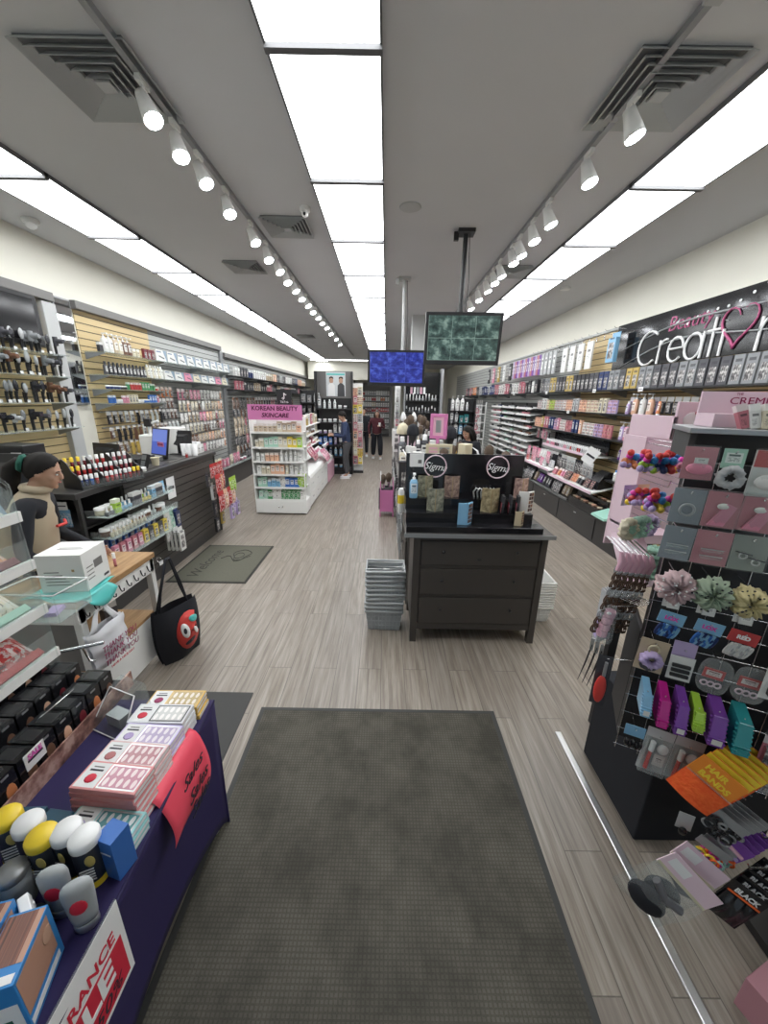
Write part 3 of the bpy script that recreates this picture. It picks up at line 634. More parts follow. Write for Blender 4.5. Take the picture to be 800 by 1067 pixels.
row([('label_carton','pink'), ('label_carton','rose')], (CX+.15, 3.12, .601), (0,.085,0), 5, FX, 'on the third counter shelf', 'pink cartons on third counter shelf', s=.85)
row([('window_carton','navy'), ('window_carton','blue')], (CX+.06, 3.12, .66), (0,.09,0), 9, FX, 'at back of third counter shelf', 'navy cartons on third counter shelf', s=.8)
row([('window_carton','yellow'), ('window_carton','charcoal')], (CX+.15, 3.55, .601), (0,.085,0), 5, FX, 'at right of third counter shelf', 'yellow cartons on third counter shelf', s=.9)
row([('hang_pouch','white'), ('hang_pouch','mint')], (CX+.11, 4.02, .80), (0,.10,0), 2, FX, 'hanging below the acrylic shelves of the counter', 'white pouches on counter', s=(1.1,1.1,2.2))
row([('hang_box','navy')], (CX+.13, 4.17, .76), (0,.1,0), 1, FX, 'hanging on the counter slatwall above the comb packs', 'hanging box on counter')
row([('hang_box','white')], (CX+.20, 4.08, .55), (-.05,.005,0), 4, FX, 'low on counter slatwall', 'white brush packs low on counter', s=(1.3,.8,1.3), end='front')
put('price_card', (CX+.018, 4.35, .98), 'white notice sheet with pink text taped to the checkout counter', FX, None, None, (2.1,1,4.3))
# dark rails
for q, (yy, z, c, nm, s) in enumerate([(5.08,.62,'charcoal','hang_box',1.0), (5.08,.86,'white','hang_box',1.1), (5.08,.38,'black','hang_box',1.1), (5.28,.42,'gold','hang_box',1.0), (4.98,1.03,'charcoal','hang_box',.9)]):
    put(nm, (CX+.16, yy, z), ['charcoal small box hanging mid height on the counter end', 'white and maroon box hanging on the counter by the candy bags', 'black narrow box hanging lowest on the counter', 'gold hanging box beside the lowest black box', 'charcoal box hanging just under the counter top edge'][q], FX, c, None, s)
row([('hang_pouch','red')], (CX+.22, 5.02, 1.16), (0,.13,0), 3, FX, 'hanging in top row at counter end', 'red pouches hanging on counter, top row', s=1.15)
row([('hang_pouch','red'), ('hang_pouch','orange')], (CX+.24, 5.12, 1.00), (-.03,.13,0), 3, FX, 'hanging in second row at counter end', 'red pouches hanging on counter, second row', s=1.6)
row([('hang_pouch','red'), ('hang_pouch','peach')], (CX+.26, 5.12, .76), (.0,.13,0), 4, FX, 'hanging in third row at counter end', 'red pouches hanging on counter, third row', s=1.75)
row([('hang_pouch','lime')], (CX+.26, 5.50, .88), (.0,.10,0), 2, FX, 'at the corner of the counter end', 'lime pouches at counter corner', s=1.4)
row([('hang_box','lilac'), ('hang_pouch','lilac')], (CX+.26, 5.40, .50), (.0,.11,0), 3, FX, 'hanging in lowest row at counter end', 'lilac packs hanging on counter', s=1.2)
# things in open end facing the door
row([('folded_bag','sky')], (-2.95, 3.02, 1.10), (.10,0,0), 3, 0, 'in upper open end of counter', 'sky blue packs in counter end', s=.8)
put('price_card', (-2.72, 2.985, 1.14), 'small grey printed notice taped on the counter end', 0, None, None, (1.1,1,1.2))
row([('folded_bag','grey')], (-2.95, 3.02, .84), (.12,0,0), 3, 0, 'in lower open end of counter', 'grey packs in counter end', s=.9)

# ---- on the counter
r = empty('lip_gloss_display', (-2.60, 3.42, 1.25), FX*.78); tag(r, 'black stepped lip gloss display with curved dividers on counter', 'display stand')
for k in range(4):
    xx = -.30+.19*k
    M().prism([(-.10,0),(.14,0),(.14,.25),(.10,.255),(.04,.22),(.0,.15),(-.05,.13),(-.09,.09)], xx-.004, xx+.004, 'black_plastic', 'x').obj('divider', r)
M().box(-.30,.27,-.10,.14,0,.02,'black_plastic').box(-.30,.27,.0,.14,.02,.09,'black_plastic').box(-.30,.27,.07,.14,.09,.16,'black_plastic').box(-.3,.27,-.104,-.1,0,.07,'acrylic').obj('steps', r)
mw = Matrix.Translation((-2.60,3.42,1.25)) @ Matrix.Rotation(FX*.78, 4, 'Z')
cols_ = [('red','yellow'), ('red','cap_white')]
for tier, (yy, z, n) in enumerate(((-.055,.021,13), (.035,.091,12), (.105,.161,11))):
    for i in range(n):
        p = mw @ Vector((-.275+.53*i/(n-1), yy, z)); c_ = ('navy' if tier == 0 and i in (0,1) else 'blue' if tier == 0 and i == 2 else G.choice(('red','rose','maroon','red')))
        o = put('lip_gloss', p, f"{c_} lip gloss tube on the {('front','middle','back')[tier]} step of counter display, {ordn(i)} from left", FX*.78, c_, 'lip gloss tubes on the counter display', (1.5,1.5,1.0))
        if (tier, i) in ((2,0),(2,1),(2,2),(1,0),(1,1),(0,12),(0,11)):
            for ch in o.children:
                ch.data = ch.data.copy(); ch.data.materials[0] = MAT['yellow']
def monitor(name, loc, rz, w, h, lab, front='black_gloss', tilt=-.12, stand=.10, dell=False):
    r = empty(name, loc, rz); tag(r, lab, 'monitor')
    b = M(); b.T = Matrix.Translation((0,0,stand+h/2)) @ Matrix.Rotation(tilt, 4, 'X')
    b.box(-w/2,w/2,-.012,.012,-h/2,h/2,'black_plastic').hull([(-w*.36,.012,-h*.36),(w*.36,.012,-h*.36),(w*.25,.05,-h*.22),(-w*.25,.05,-h*.22),(-w*.36,.012,h*.34),(w*.36,.012,h*.34),(w*.25,.05,h*.2),(-w*.25,.05,h*.2)], 'black_plastic'); b.obj('case', r, bevel=.003)
    b = M(); b.T = Matrix.Translation((0,0,stand+h/2)) @ Matrix.Rotation(tilt, 4, 'X'); b.box(-w/2+.012,w/2-.012,-.014,-.0121,-h/2+.015,h/2-.015,front); b.obj('screen', r)
    M().box(-.035,.035,.02,.05,0,stand+h*.4,'black_plastic').box(-.11,.11,-.08,.12,0,.012,'black_plastic').obj('stand', r, bevel=.003)
    return r
r = monitor('computer_monitor', (-2.99, 2.80, 1.085), PI+.05, .62, .40, 'large black computer monitor seen from behind at far left', tilt=.0, stand=.12)
text('lettering', 'DELL', .045, 'silver', r, (.06, .0145, .12+.345), (PI/2,0,PI), .001, bold=.001)
r2 = M().box(-.36,.24,-.15,.15,0,1.05,'dark_laminate').box(-.38,.26,-.17,.17,1.05,1.085,'black_plastic').obj('back_desk', bevel=.004); r2.location = (-2.99, 2.77, 0); tag(r2, 'dark desk behind the clerk carrying the large monitor', 'desk')
monitor('register_monitor', (-2.86, 4.74, 1.25), -.50, .33, .34, 'register monitor with glowing blue screen and pink note', 'pos_screen', -.22, .06)
put('price_card', (-2.815, 4.665, 1.46), 'pink message note stuck across the blue register screen', -.55, None, None, (1.5,1,.9)).data = None if False else M().box(-.07,.07,-.004,0,-.03,.03,'pink').mesh('note')
text('lettering', 'WE CARE', .030, 'ink_maroon', bpy.context.scene.objects[-1] if False else None, (-2.797, 4.612, 1.425), (PI/2,0,-.55), .0008)
t_ = [o for o in COL.objects if o.name.startswith('lettering')][-1]
pn = [o for o in COL.objects if o.get('label', '').startswith('pink message')][0]; t_.parent = pn; t_.location = (0,-.006,-.0); t_.rotation_euler = (PI/2,0,0); pn.scale = (1,1,1)
monitor('register_monitor', (-2.98, 3.95, 1.25), PI-.3, .36, .26, 'black register monitor seen from behind, left of the card reader', tilt=.1, stand=.04)
monitor('register_monitor', (-2.90, 5.30, 1.25), PI-.2, .34, .28, 'second black register monitor turned toward the clerk', tilt=.15, stand=.05)
r = empty('receipt_printer', (-2.98, 3.62, 1.25), FX); tag(r, 'black receipt printer behind the lip gloss display', 'printer'); M().box(-.08,.08,-.1,.1,0,.12,'black_plastic').obj('case', r, bevel=.01); M().box(-.06,.06,-.1,-.02,.12,.135,'black_gloss').obj('paper_cover', r); M().box(-.04,.04,-.07,-.068,.13,.20,'paper').obj('receipt', r)
r = empty('printer_box', (-3.0, 3.02, 1.25)); tag(r, 'black label printer with slots on a post behind the clerk', 'printer'); M().box(-.14,.14,-.1,.1,.28,.40,'black_plastic').box(-.02,.02,-.02,.02,0,.28,'black_metal').box(-.08,.08,-.08,.08,0,.012,'black_metal').obj('case', r, bevel=.006); M().box(-.12,-.08,-.104,-.1,.33,.345,'paper').box(.04,.12,-.104,-.1,.33,.345,'paper').obj('paper_slot', r)
r = empty('card_reader', (-2.72, 4.12, 1.25), -.4); tag(r, 'dark card payment reader on the counter with cream box behind', 'card reader'); b = M(); b.T = Matrix.Rotation(-.35, 4, 'X'); b.box(-.045,.045,-.02,.02,.0,.17,'black_plastic'); b.obj('case', r, bevel=.006); b = M(); b.T = Matrix.Rotation(-.35, 4, 'X'); b.box(-.035,.035,-.022,-.02,.10,.155,'grey_metal'); b.obj('display', r); b = M(); b.T = Matrix.Rotation(-.35, 4, 'X'); [b.box(-.03+.022*i,-.014+.022*i,-.024,-.02,.02+.018*j,.032+.018*j,'grey_plastic') for i in range(3) for j in range(4)]; b.obj('keypad', r)
r = empty('pen_cup', (-2.70, 4.32, 1.25)); tag(r, 'cream cup on the counter beside the card reader', 'cup'); M().lathe([(.035,0),(.045,.09),(.048,.10),(.04,.10),(.03,.01)], 'cream_card', 16).obj('cup', r)
r = empty('cash_drawer', (-3.0, 4.35, 1.25)); tag(r, 'low black cash drawer between the register monitors', 'cash drawer'); M().box(-.18,.18,-.17,.17,0,.10,'black_plastic').obj('case', r, bevel=.005); M().box(-.16,.16,-.174,-.17,.02,.09,'black_gloss').obj('drawer_front', r)
row([('jar','white'), ('jar','clear')], (-2.62, 3.82, 1.251), (0,.07,0), 3, FX, 'on the counter right of the lip gloss display', 'white jars on the counter', s=.8)
# white appliances / cups beyond the register
r = empty('wax_warmer', (-3.12, 4.98, 1.25)); tag(r, 'white steamer appliance with arm standing behind the register', 'appliance'); M().box(-.11,.11,-.09,.09,0,.30,'white_plastic').obj('body', r, bevel=.02); M().tube([(0,0,.3),(0,.02,.44),(.12,.02,.47)], .018, 'white_plastic', 8).obj('arm', r); M().box(-.05,.03,-.03,.03,.40,.50,'black_plastic').obj('joint', r, bevel=.005)
r = empty('white_cabinet', (-3.08, 5.78-.38, 1.25)); tag(r, 'white boxy device standing behind the register beside the appliance', 'appliance'); M().box(-.14,.14,-.14,.16,0,.36,'white_paint').obj('body', r, bevel=.01); M().box(.14,.144,-.11,.13,.05,.31,'panel_frame').obj('door_panel', r)
def bagofcups(loc, lab, s=1):
    r = empty('cup_sleeve', loc); tag(r, lab, 'cups')
    for k in range(3):
        for q in range(7): M().lathe([(.030,.012*q+.0),(.038,.012*q+.09),(.034,.012*q+.09),(.027,.012*q+.004)], 'cap_white', 10, ((k-1)*.075*s, 0, 0)).obj('cup', r)
bagofcups((-2.72, 5.15, 1.25), 'sleeves of white paper cups on the counter near the register')
bagofcups((-2.80, 5.42, 1.25), 'second group of white cup sleeves at the far counter end')
row([('carton','white')], (-2.72, 5.30, 1.251), (0,.085,0), 3, FX, 'at the far end of the counter top', 'white cartons at far counter end', s=(1.4,1.3,.95), end='register')
row([('carton','red')], (-2.66, 4.95, 1.251), (0,.1,0), 1, FX, 'lying beside the register on the counter', 'small red carton on counter', s=.5)
# ---------------------------------------------------------------- people
def skin_mesh(name, J, E, mats, sub=2, extra=None, voxel=0, matfn=None):
    """J: name -> (pos, radius or (rx, ry)); E: pairs. one continuous skinned surface"""
    names = list(J); idx = {k: i for i, k in enumerate(names)}
    me = bpy.data.meshes.new(name); me.from_pydata([tuple(J[k][0]) for k in names], [(idx[a], idx[b]) for a, b in E], [])
    o = bpy.data.objects.new(name, me); COL.objects.link(o)
    md = o.modifiers.new('k', 'SKIN'); md.use_smooth_shade = True
    for k, d in zip(names, me.skin_vertices[0].data if me.skin_vertices else []): 
        r = J[k][1]; d.radius = (r, r) if not isinstance(r, tuple) else r
    if not me.skin_vertices: raise RuntimeError('no skin layer')
    me.skin_vertices[0].data[0].use_root = True
    sb = o.modifiers.new('s', 'SUBSURF'); sb.levels = sb.render_levels = sub
    dg = bpy.context.evaluated_depsgraph_get(); dg.update()
    m2 = bpy.data.meshes.new_from_object(o.evaluated_get(dg)); bpy.data.objects.remove(o)
    if extra:
        b = M(); b.v = [v.co.copy() for v in m2.vertices]; b.f = [list(p.vertices) for p in m2.polygons]; b.mats = [mats[0]]; b.mi = [0]*len(b.f); b.sm = [True]*len(b.f)
        extra(b); m2 = b.mesh(name)
    if voxel:
        o = bpy.data.objects.new(name, m2); COL.objects.link(o); rm = o.modifiers.new('r', 'REMESH'); rm.mode = 'VOXEL'; rm.voxel_size = voxel; rm.use_smooth_shade = True
        sm_ = o.modifiers.new('m', 'SMOOTH'); sm_.factor = .5; sm_.iterations = 3
        dg = bpy.context.evaluated_depsgraph_get(); dg.update(); m3 = bpy.data.meshes.new_from_object(o.evaluated_get(dg)); bpy.data.objects.remove(o); m2 = m3
    m2.materials.clear(); [m2.materials.append(MAT[q]) for q in mats]
    for p in m2.polygons:
        p.use_smooth = True; p.material_index = matfn(p.center) if matfn else 0
    return m2
def mkobj(name, me, parent):
    o = bpy.data.objects.new(name, me); COL.objects.link(o); o.parent = parent; return o
V3 = lambda *a: Vector(a)
def head_extra(c, yaw, pitch, s=1.0, m='skin', nose=1):
    """face looks along -Y before turning; c = head centre"""
    def f(b):
        T = Matrix.Translation(c) @ Matrix.Rotation(yaw, 4, 'Z') @ Matrix.Rotation(pitch, 4, 'X') @ Matrix.Scale(s, 4)
        b.T = T
        b.ell((0,.012,.02), (.074,.092,.098), m, 20, 14); b.ell((0,-.022,-.045), (.055,.062,.065), m, 16, 10)
        b.ell((0,-.088,-.012), (.012,.020,.024), m, 10, 8); b.ell((0,-.094,-.024), (.015,.015,.011), m, 10, 8)   # nose
        b.ell((0,-.078,-.052), (.024,.012,.008), m, 10, 6); b.ell((0,-.070,-.088), (.022,.018,.016), m, 10, 6)   # lips, chin
        b.ell((0,-.066,.020), (.055,.020,.014), m, 12, 6)                                                     # brow
        for sg in (-1, 1):
            b.ell((sg*.040,-.055,-.025), (.022,.020,.022), m, 10, 6)
            b.ell((sg*.078,.012,-.008), (.010,.018,.030), m, 10, 6)
        b.T = Matrix()
    return f
def face_parts(par, c, yaw, pitch, s=1.0):
    T = Matrix.Translation(c) @ Matrix.Rotation(yaw, 4, 'Z') @ Matrix.Rotation(pitch, 4, 'X') @ Matrix.Scale(s, 4)
    b = M(); b.T = T
    for sg in (-1, 1): b.ell((sg*.031,-.076,.003), (.012,.008,.0055), 'cap_white', 10, 6); b.ell((sg*.031,-.0825,.003), (.005,.003,.005), 'ink', 8, 6)
    b.obj('eyes', par)
    b = M(); b.T = T
    for sg in (-1, 1): b.tube([(sg*.014,-.083,.022), (sg*.032,-.084,.028), (sg*.048,-.074,.022)], .0028, 'hair', 5)
    b.obj('eyebrows', par)
    b = M(); b.T = T; b.tube([(-.022,-.086,-.050), (0,-.093,-.053), (.022,-.086,-.050)], [.002,.004,.002], 'lips', 6); b.obj('lips', par)
P('lips', (.45,.10,.10), .4)
def hand_edges(J, E, wrist, d, n, s=1.0, side=1, curl=.6, tag_=''):
    """palm and five fingers from wrist along d, palm normal n"""
    d = d.normalized(); n = n.normalized(); w = d.cross(n).normalized()*side
    J[tag_+'palm'] = (wrist+d*.045*s, .020*s); E.append((tag_+'wr', tag_+'palm'))
    for k, (off, L) in enumerate(((-.030,.062), (-.010,.074), (.011,.070), (.030,.055))):
        b0 = wrist+d*.075*s+w*off*s; q = tag_+'f%d' % k
        J[q+'a'] = (b0, .0095*s); J[q+'b'] = (b0+(d*math.cos(curl*.5)+n*math.sin(curl*.5))*L*.5*s, .0085*s)
        J[q+'c'] = (J[q+'b'][0]+(d*math.cos(curl*1.5)+n*math.sin(curl*1.5))*L*.5*s, .007*s)
        E += [(tag_+'palm', q+'a'), (q+'a', q+'b'), (q+'b', q+'c')]
    t0 = wrist+d*.030*s-w*.030*s
    J[tag_+'ta'] = (t0, .011*s); J[tag_+'tb'] = (t0+(d*.7-w*.6+n*.3).normalized()*.035*s, .0095*s); J[tag_+'tc'] = (J[tag_+'tb'][0]+(d*.9+n*.5).normalized()*.028*s, .008*s)
    E += [(tag_+'palm', tag_+'ta'), (tag_+'ta', tag_+'tb'), (tag_+'tb', tag_+'tc')]
def figure(loc, rz, lab, H=1.65, look=(0, .3), arms=None, legs=None, top='navy_knit', bottom='grey_jean', shoes='shoe_white', hair='hair', skin='skin', hairkind='short', lean=0., vest=None, sleeve_mat=None, upper_only=False, wide=1.0, hold=None, skirt=False):
    k = H/1.70; r = empty('person', loc, rz); tag(r, lab, 'person')
    Z = lambda z: z*k
    def L(z): return -lean*max(0, (z-.95))   # lean forward (-Y)
    hc = V3(0, -.02+L(1.6)-.02, 1.585)*k; hc.z = Z(1.585)
    A = arms or dict(Lh=(.22,-.05,.80), Le=(.27,.03,1.10), Rh=(-.22,-.05,.80), Re=(-.27,.03,1.10))
    Gl = legs or dict(Lk=(.10,-.01,.50), La=(.10,.03,.09), Rk=(-.10,-.01,.50), Ra=(-.10,.03,.09))
    q = lambda p: V3(p[0]*k, p[1]*k, p[2]*k)
    def tq(x, y, z): return V3(x*k, (y+L(z))*k, z*k)
    J, E = {}, []
    J['pel'] = (tq(0,0,.95), (.115*k*wide,.09*k)); J['wa'] = (tq(0,0,1.12), (.105*k*wide,.08*k)); J['ch'] = (tq(0,-.005,1.30), (.125*k*wide,.095*k)); J['nb'] = (tq(0,.0,1.43), (.075*k,.06*k)); J['nk'] = (tq(0,-.005,1.50), .045*k); J['hd'] = (hc, .05*k)
    E += [('pel','wa'), ('wa','ch'), ('ch','nb'), ('nb','nk'), ('nk','hd')]
    arm_pts = {}
    for sd, sg in (('L',1), ('R',-1)):
        sh = tq(sg*.165*wide, 0, 1.40); el = q(A[sd+'e']); wr = q(A[sd+'h'])
        J[sd+'sh'] = (sh, .050*k); J[sd+'el'] = (el, .037*k); J[sd+'wr'] = (wr, .024*k); arm_pts[sd] = (sh, el, wr)
        E += [('nb' if False else 'ch', sd+'sh'), (sd+'sh', sd+'el'), (sd+'el', sd+'wr')]
        d = (wr-el).normalized(); nn = V3(-sg*.6,-.4,-.2) ; nn = (nn-d*nn.dot(d)).normalized()
        J[sd+'_wr'] = (wr+d*.012*k, .021*k); E.append((sd+'wr', sd+'_wr')); hand_edges(J, E, wr+d*.012*k, d, nn, k, sg, .7, sd+'_')
    if not upper_only:
        for sd, sg in (('L',1), ('R',-1)):
            hp = tq(sg*.095, 0, .88); kn = q(Gl[sd+'k']); an = q(Gl[sd+'a'])
            J[sd+'hp'] = (hp, .085*k); J[sd+'kn'] = (kn, .055*k); J[sd+'an'] = (an, .036*k); J[sd+'tt'] = (an+V3(0,-.13,-.055)*k, .028*k)
            E += [('pel', sd+'hp'), (sd+'hp', sd+'kn'), (sd+'kn', sd+'an'), (sd+'an', sd+'tt')]
    me = skin_mesh('body', J, E, [skin], 2, head_extra(hc, look[0], look[1], k, skin), .007 if upper_only else .009)
    mkobj('body', me, r); face_parts(r, hc, look[0], look[1], k)
    # top
    def top_mesh(mt, sleeves, grow, z0=.86, nm='sweater'):
        if nm == 'shirt': grow = -.022
        J2 = {'pel': (tq(0,0,z0), (.152*k*wide+grow,.122*k+grow)), 'pm': (tq(0,0,.98), (.160*k*wide+grow,.128*k+grow)), 'wa': (tq(0,0,1.12), (.15*k*wide+grow,.122*k+grow)), 'ch': (tq(0,-.005,1.30), (.160*k*wide+grow,.128*k+grow)), 'nb': (tq(0,0,1.425), (.10*k,.080*k)), 'nk': (tq(0,-.002,1.475), .058*k+grow*.5)}
        E2 = [('pel','pm'), ('pm','wa'), ('wa','ch'), ('ch','nb'), ('nb','nk')]
        if sleeves:
            for sd in 'LR':
                sh, el, wr = arm_pts[sd]; d = (wr-el).normalized()
                J2[sd+'sh'] = (sh, .064*k); J2[sd+'el'] = (el, .050*k); J2[sd+'wr'] = (wr-d*.015, .036*k); E2 += [('ch', sd+'sh'), (sd+'sh', sd+'el'), (sd+'el', sd+'wr')]
        else:
            for sd, sg in (('L',1), ('R',-1)):
                J2[sd+'s1'] = (tq(sg*.115*wide, 0, 1.385), .095*k); E2.append(('ch', sd+'s1'))
        return mkobj(nm, skin_mesh(nm, J2, E2, [mt], 2), r)
    top_mesh(sleeve_mat or top, True, 0, nm='shirt' if vest else 'sweater')
    if vest:
        vo = top_mesh(vest, False, .040, nm='vest')
        for v in vo.data.vertices:
            w_ = .010*abs(math.sin(PI*v.co.z/.085)); d_ = Vector((v.co.x, v.co.y-L(v.co.z/k)*k, 0)); v.co += d_.normalized()*(w_-.004) if d_.length > .05 else Vector((0,0,0))
    if not upper_only:
        J3 = {'pel': (tq(0,.0,1.0), (.145*k*wide,.116*k))}; E3 = []
        for sd, sg in (('L',1), ('R',-1)):
            hp = tq(sg*.095, 0, .86); kn = q(Gl[sd+'k']); an = q(Gl[sd+'a'])
            fl = 1.5 if skirt else 1
            J3[sd+'hp'] = (hp, .105*k); J3[sd+'kn'] = (kn, .075*k*fl); J3[sd+'an'] = (an+V3(0,0,.02), .058*k*(1.35 if skirt else 1)); E3 += [('pel', sd+'hp'), (sd+'hp', sd+'kn'), (sd+'kn', sd+'an')]
        mkobj('trousers', skin_mesh('trousers', J3, E3, [bottom], 2), r)
        for sd in 'LR':
            an = q(Gl[sd+'a']); b = M(); b.T = Matrix.Translation((an.x, an.y-.055*k, max(.0, an.z-.09*k)))
            b.ell((0,0,.038*k), (.048*k,.135*k,.040*k), shoes, 14, 8).box(-.045*k,.045*k,-.125*k,.125*k,0,.018*k,'cap_white' if shoes == 'shoe_white' else 'ink'); b.obj('shoe', r)
    T = Matrix.Translation(hc) @ Matrix.Rotation(look[0], 4, 'Z') @ Matrix.Rotation(look[1], 4, 'X') @ Matrix.Scale(k, 4)
    b = M(); b.T = T
    def cap_(b, grow=.009, back=0):
        # hair shell: ellipsoid cut away in front of the face
        n, kk = 64, 46; vs, fs, keep = [], [], {}
        for j in range(kk+1):
            for i in range(n):
                a, t = 2*PI*i/n, PI*j/kk
                p = V3((.074+grow)*math.sin(t)*math.cos(a), .012+(.092+grow)*math.sin(t)*math.sin(a), .02+(.098+grow)*math.cos(t))
                wob = 1+.02*math.sin(9*a+3*t); p.x *= wob; vs.append(p)
        for j in range(kk):
            for i in range(n):
                f = (j*n+i, (j+1)*n+i, (j+1)*n+(i+1) % n, j*n+(i+1) % n); c_ = sum((vs[q_] for q_ in f), V3(0,0,0))/4
                if c_.y > -.062+ 1.05*max(0, .062-c_.z) or c_.z > .085: 
                    if c_.z > -.075-back: fs.append(f)
        b.add(vs, fs, hair, True)
    cap_(b)
    if hairkind == 'ponytail':
        b.tube([(0,.10,.03), (0,.135,.03), (.01,.165,-.02), (.01,.165,-.10), (0,.145,-.20), (0,.13,-.27)], [.030,.034,.046,.050,.040,.015], hair, 12)
    if hairkind == 'long':
        b.tube([(0,.06,.04), (0,.085,-.05), (0,.09,-.15), (0,.085,-.26)], [.075,.082,.080,.05], hair, 14)
        for sg in (-1, 1): b.tube([(sg*.062,.0,.05), (sg*.078,.0,-.03), (sg*.078,-.0,-.14), (sg*.07,.02,-.22)], [.022,.028,.030,.012], hair, 8)
    b.obj('hair', r, solid=.008 if hairkind == 'short' else .006)
    r['_'] = 0; del r['_']
    return r, T, q
P('vest_seam', (.20,.16,.10), .7)
# clerk (behind the wooden table), facing +x and a little down
clerk, T, q = figure((-2.42, 2.30, 0), FX+.42, 'person behind the counter in beige puffer vest, black sleeves and dark ponytail looking right', 1.67, (0.0, .30),
    arms=dict(Lh=(.12,-.36,.97), Le=(.26,-.10,1.10), Rh=(-.14,-.34,.97), Re=(-.27,-.09,1.08)), vest='tan_vest', sleeve_mat='black_cloth', hairkind='ponytail', lean=.26, skin='skin', bottom='black_cloth', shoes='black_cloth')
b = M(); b.T = T; b.grid(lambda u, v: ((.040+.020*math.cos(2*PI*v)*(1+.2*math.sin(14*PI*u)))*math.cos(2*PI*u), .118+.016*math.sin(2*PI*v), .03+(.040+.020*math.cos(2*PI*v)*(1+.2*math.sin(14*PI*u)))*math.sin(2*PI*u)), 30, 8, 'green_cloth')
b.obj('hair_scrunchie', clerk)
b = M(); b.tube([(.060*math.cos(t), -.142+.060*math.sin(t), 1.452+.012*math.sin(t)) for t in [2*PI*k/24 for k in range(24)]], .026, 'tan_vest', 8, True); b.obj('vest_collar', clerk)
M().tube([(-.07,-.225,1.20),(.02,-.245,1.19),(.10,-.215,1.195)], .010, 'red_cloth', 6).obj('red_lanyard', clerk)
# man in blue sweater looking at a phone in the aisle
man, T, q = figure((-1.02, 9.85, 0), -PI/2+.25, 'person in dark blue sweater and grey trousers looking down beside the skincare display', 1.72, (0, .55),
    arms=dict(Lh=(.08,-.36,1.12), Le=(.24,-.08,1.10), Rh=(-.08,-.36,1.14), Re=(-.24,-.08,1.10)), legs=dict(Lk=(.10,-.05,.50), La=(.12,-.02,.09), Rk=(-.10,.0,.50), Ra=(-.11,.06,.09)), lean=.10)
ph = M().box(-.035,.035,-.005,.005,-.07,.07,'black_gloss').obj('mobile_phone'); ph.parent = None
ph.location = (-1.375, 9.93, 1.17); ph.rotation_euler = (.3, .6, -1.2); tag(ph, 'dark mobile phone held by the person in blue sweater', 'phone')
# two walking up the aisle toward the door
figure((-.30, 13.3, 0), .0, 'person in plum jacket and wide black trousers walking up the aisle', 1.66, (0, .12),
    arms=dict(Lh=(.12,-.30,1.18), Le=(.27,-.02,1.10), Rh=(-.26,-.08,.86), Re=(-.30,.02,1.12)), legs=dict(Lk=(.13,-.10,.50), La=(.14,-.10,.09), Rk=(-.12,.0,.50), Ra=(-.13,.08,.09)), top='plum_cloth', bottom='black_cloth', skirt=True, wide=1.2, hair='hair_brown', hairkind='long', skin='skin')
pc = M().lathe([(.028,0),(.038,.11),(.04,.12),(.02,.125)], 'cap_white', 14).obj('paper_cup'); pc.location = (-.20, 12.93, 1.15); tag(pc, 'white paper cup held by the person in plum jacket', 'cup')
figure((-.80, 13.9, 0), .1, 'person in black walking just behind the plum jacket', 1.72, (0, .05), legs=dict(Lk=(.10,-.08,.50), La=(.10,-.12,.09), Rk=(-.10,.02,.50), Ra=(-.10,.12,.09)), top='black_cloth', bottom='black_cloth', skin='skin', hairkind='short', wide=1.15)
# shopper in black behind the island
figure((1.52, 6.6, 0), -.9, 'person in black hooded jacket behind the island looking down', 1.62, (0, .5),
    arms=dict(Lh=(.10,-.36,1.08), Le=(.26,-.08,1.08), Rh=(-.10,-.36,1.08), Re=(-.26,-.08,1.08)), top='black_cloth', bottom='black_cloth', shoes='black_cloth', hairkind='long', wide=1.2, lean=.15, skin='skin')
# ================================================================ WOODEN-TOPPED TABLE
r = empty('packing_table', (-2.05, 2.22, 0)); tag(r, 'white table with butcher-block wooden top and hook rail beside the clerk', 'table')
M().box(-.28,.30,-.37,.38,.865,.905,'oak_top').obj('tabletop', r, bevel=.004)
M().box(.262,.285,-.36,.37,.755,.865,'white_paint').box(-.27,-.25,-.36,.37,.78,.865,'white_paint').box(-.25,.262,-.36,-.34,.755,.865,'white_paint').box(-.25,.262,.35,.37,.755,.865,'white_paint').obj('apron', r, bevel=.002)
for sx, sy in ((.24,.33), (-.25,.33), (-.25,-.35), (.24,-.35)): M().box(sx,sx+.045,sy,sy+.045,0,.865,'white_paint').obj('leg', r, bevel=.002)
M().box(-.24,.25,-.33,.34,.40,.425,'oak_top').obj('shelf', r, bevel=.002)
M().box(.235,.250,-.32,.34,.06,.40,'white_paint').box(-.24,-.23,-.32,.34,.06,.40,'white_paint').box(-.24,.25,-.325,-.31,.06,.40,'white_paint').obj('lower_panel', r)
M().box(-.22,.24,-.35,-.335,.425,.755,'grey_trim').obj('end_panel', r)
for k in range(9):
    y = -.31+.075*k
    M().tube([(.286,y,.83),(.292,y,.80),(.300,y,.785),(.315,y,.79),(.318,y,.81)], .004, 'black_metal', 5).obj('hook', r)
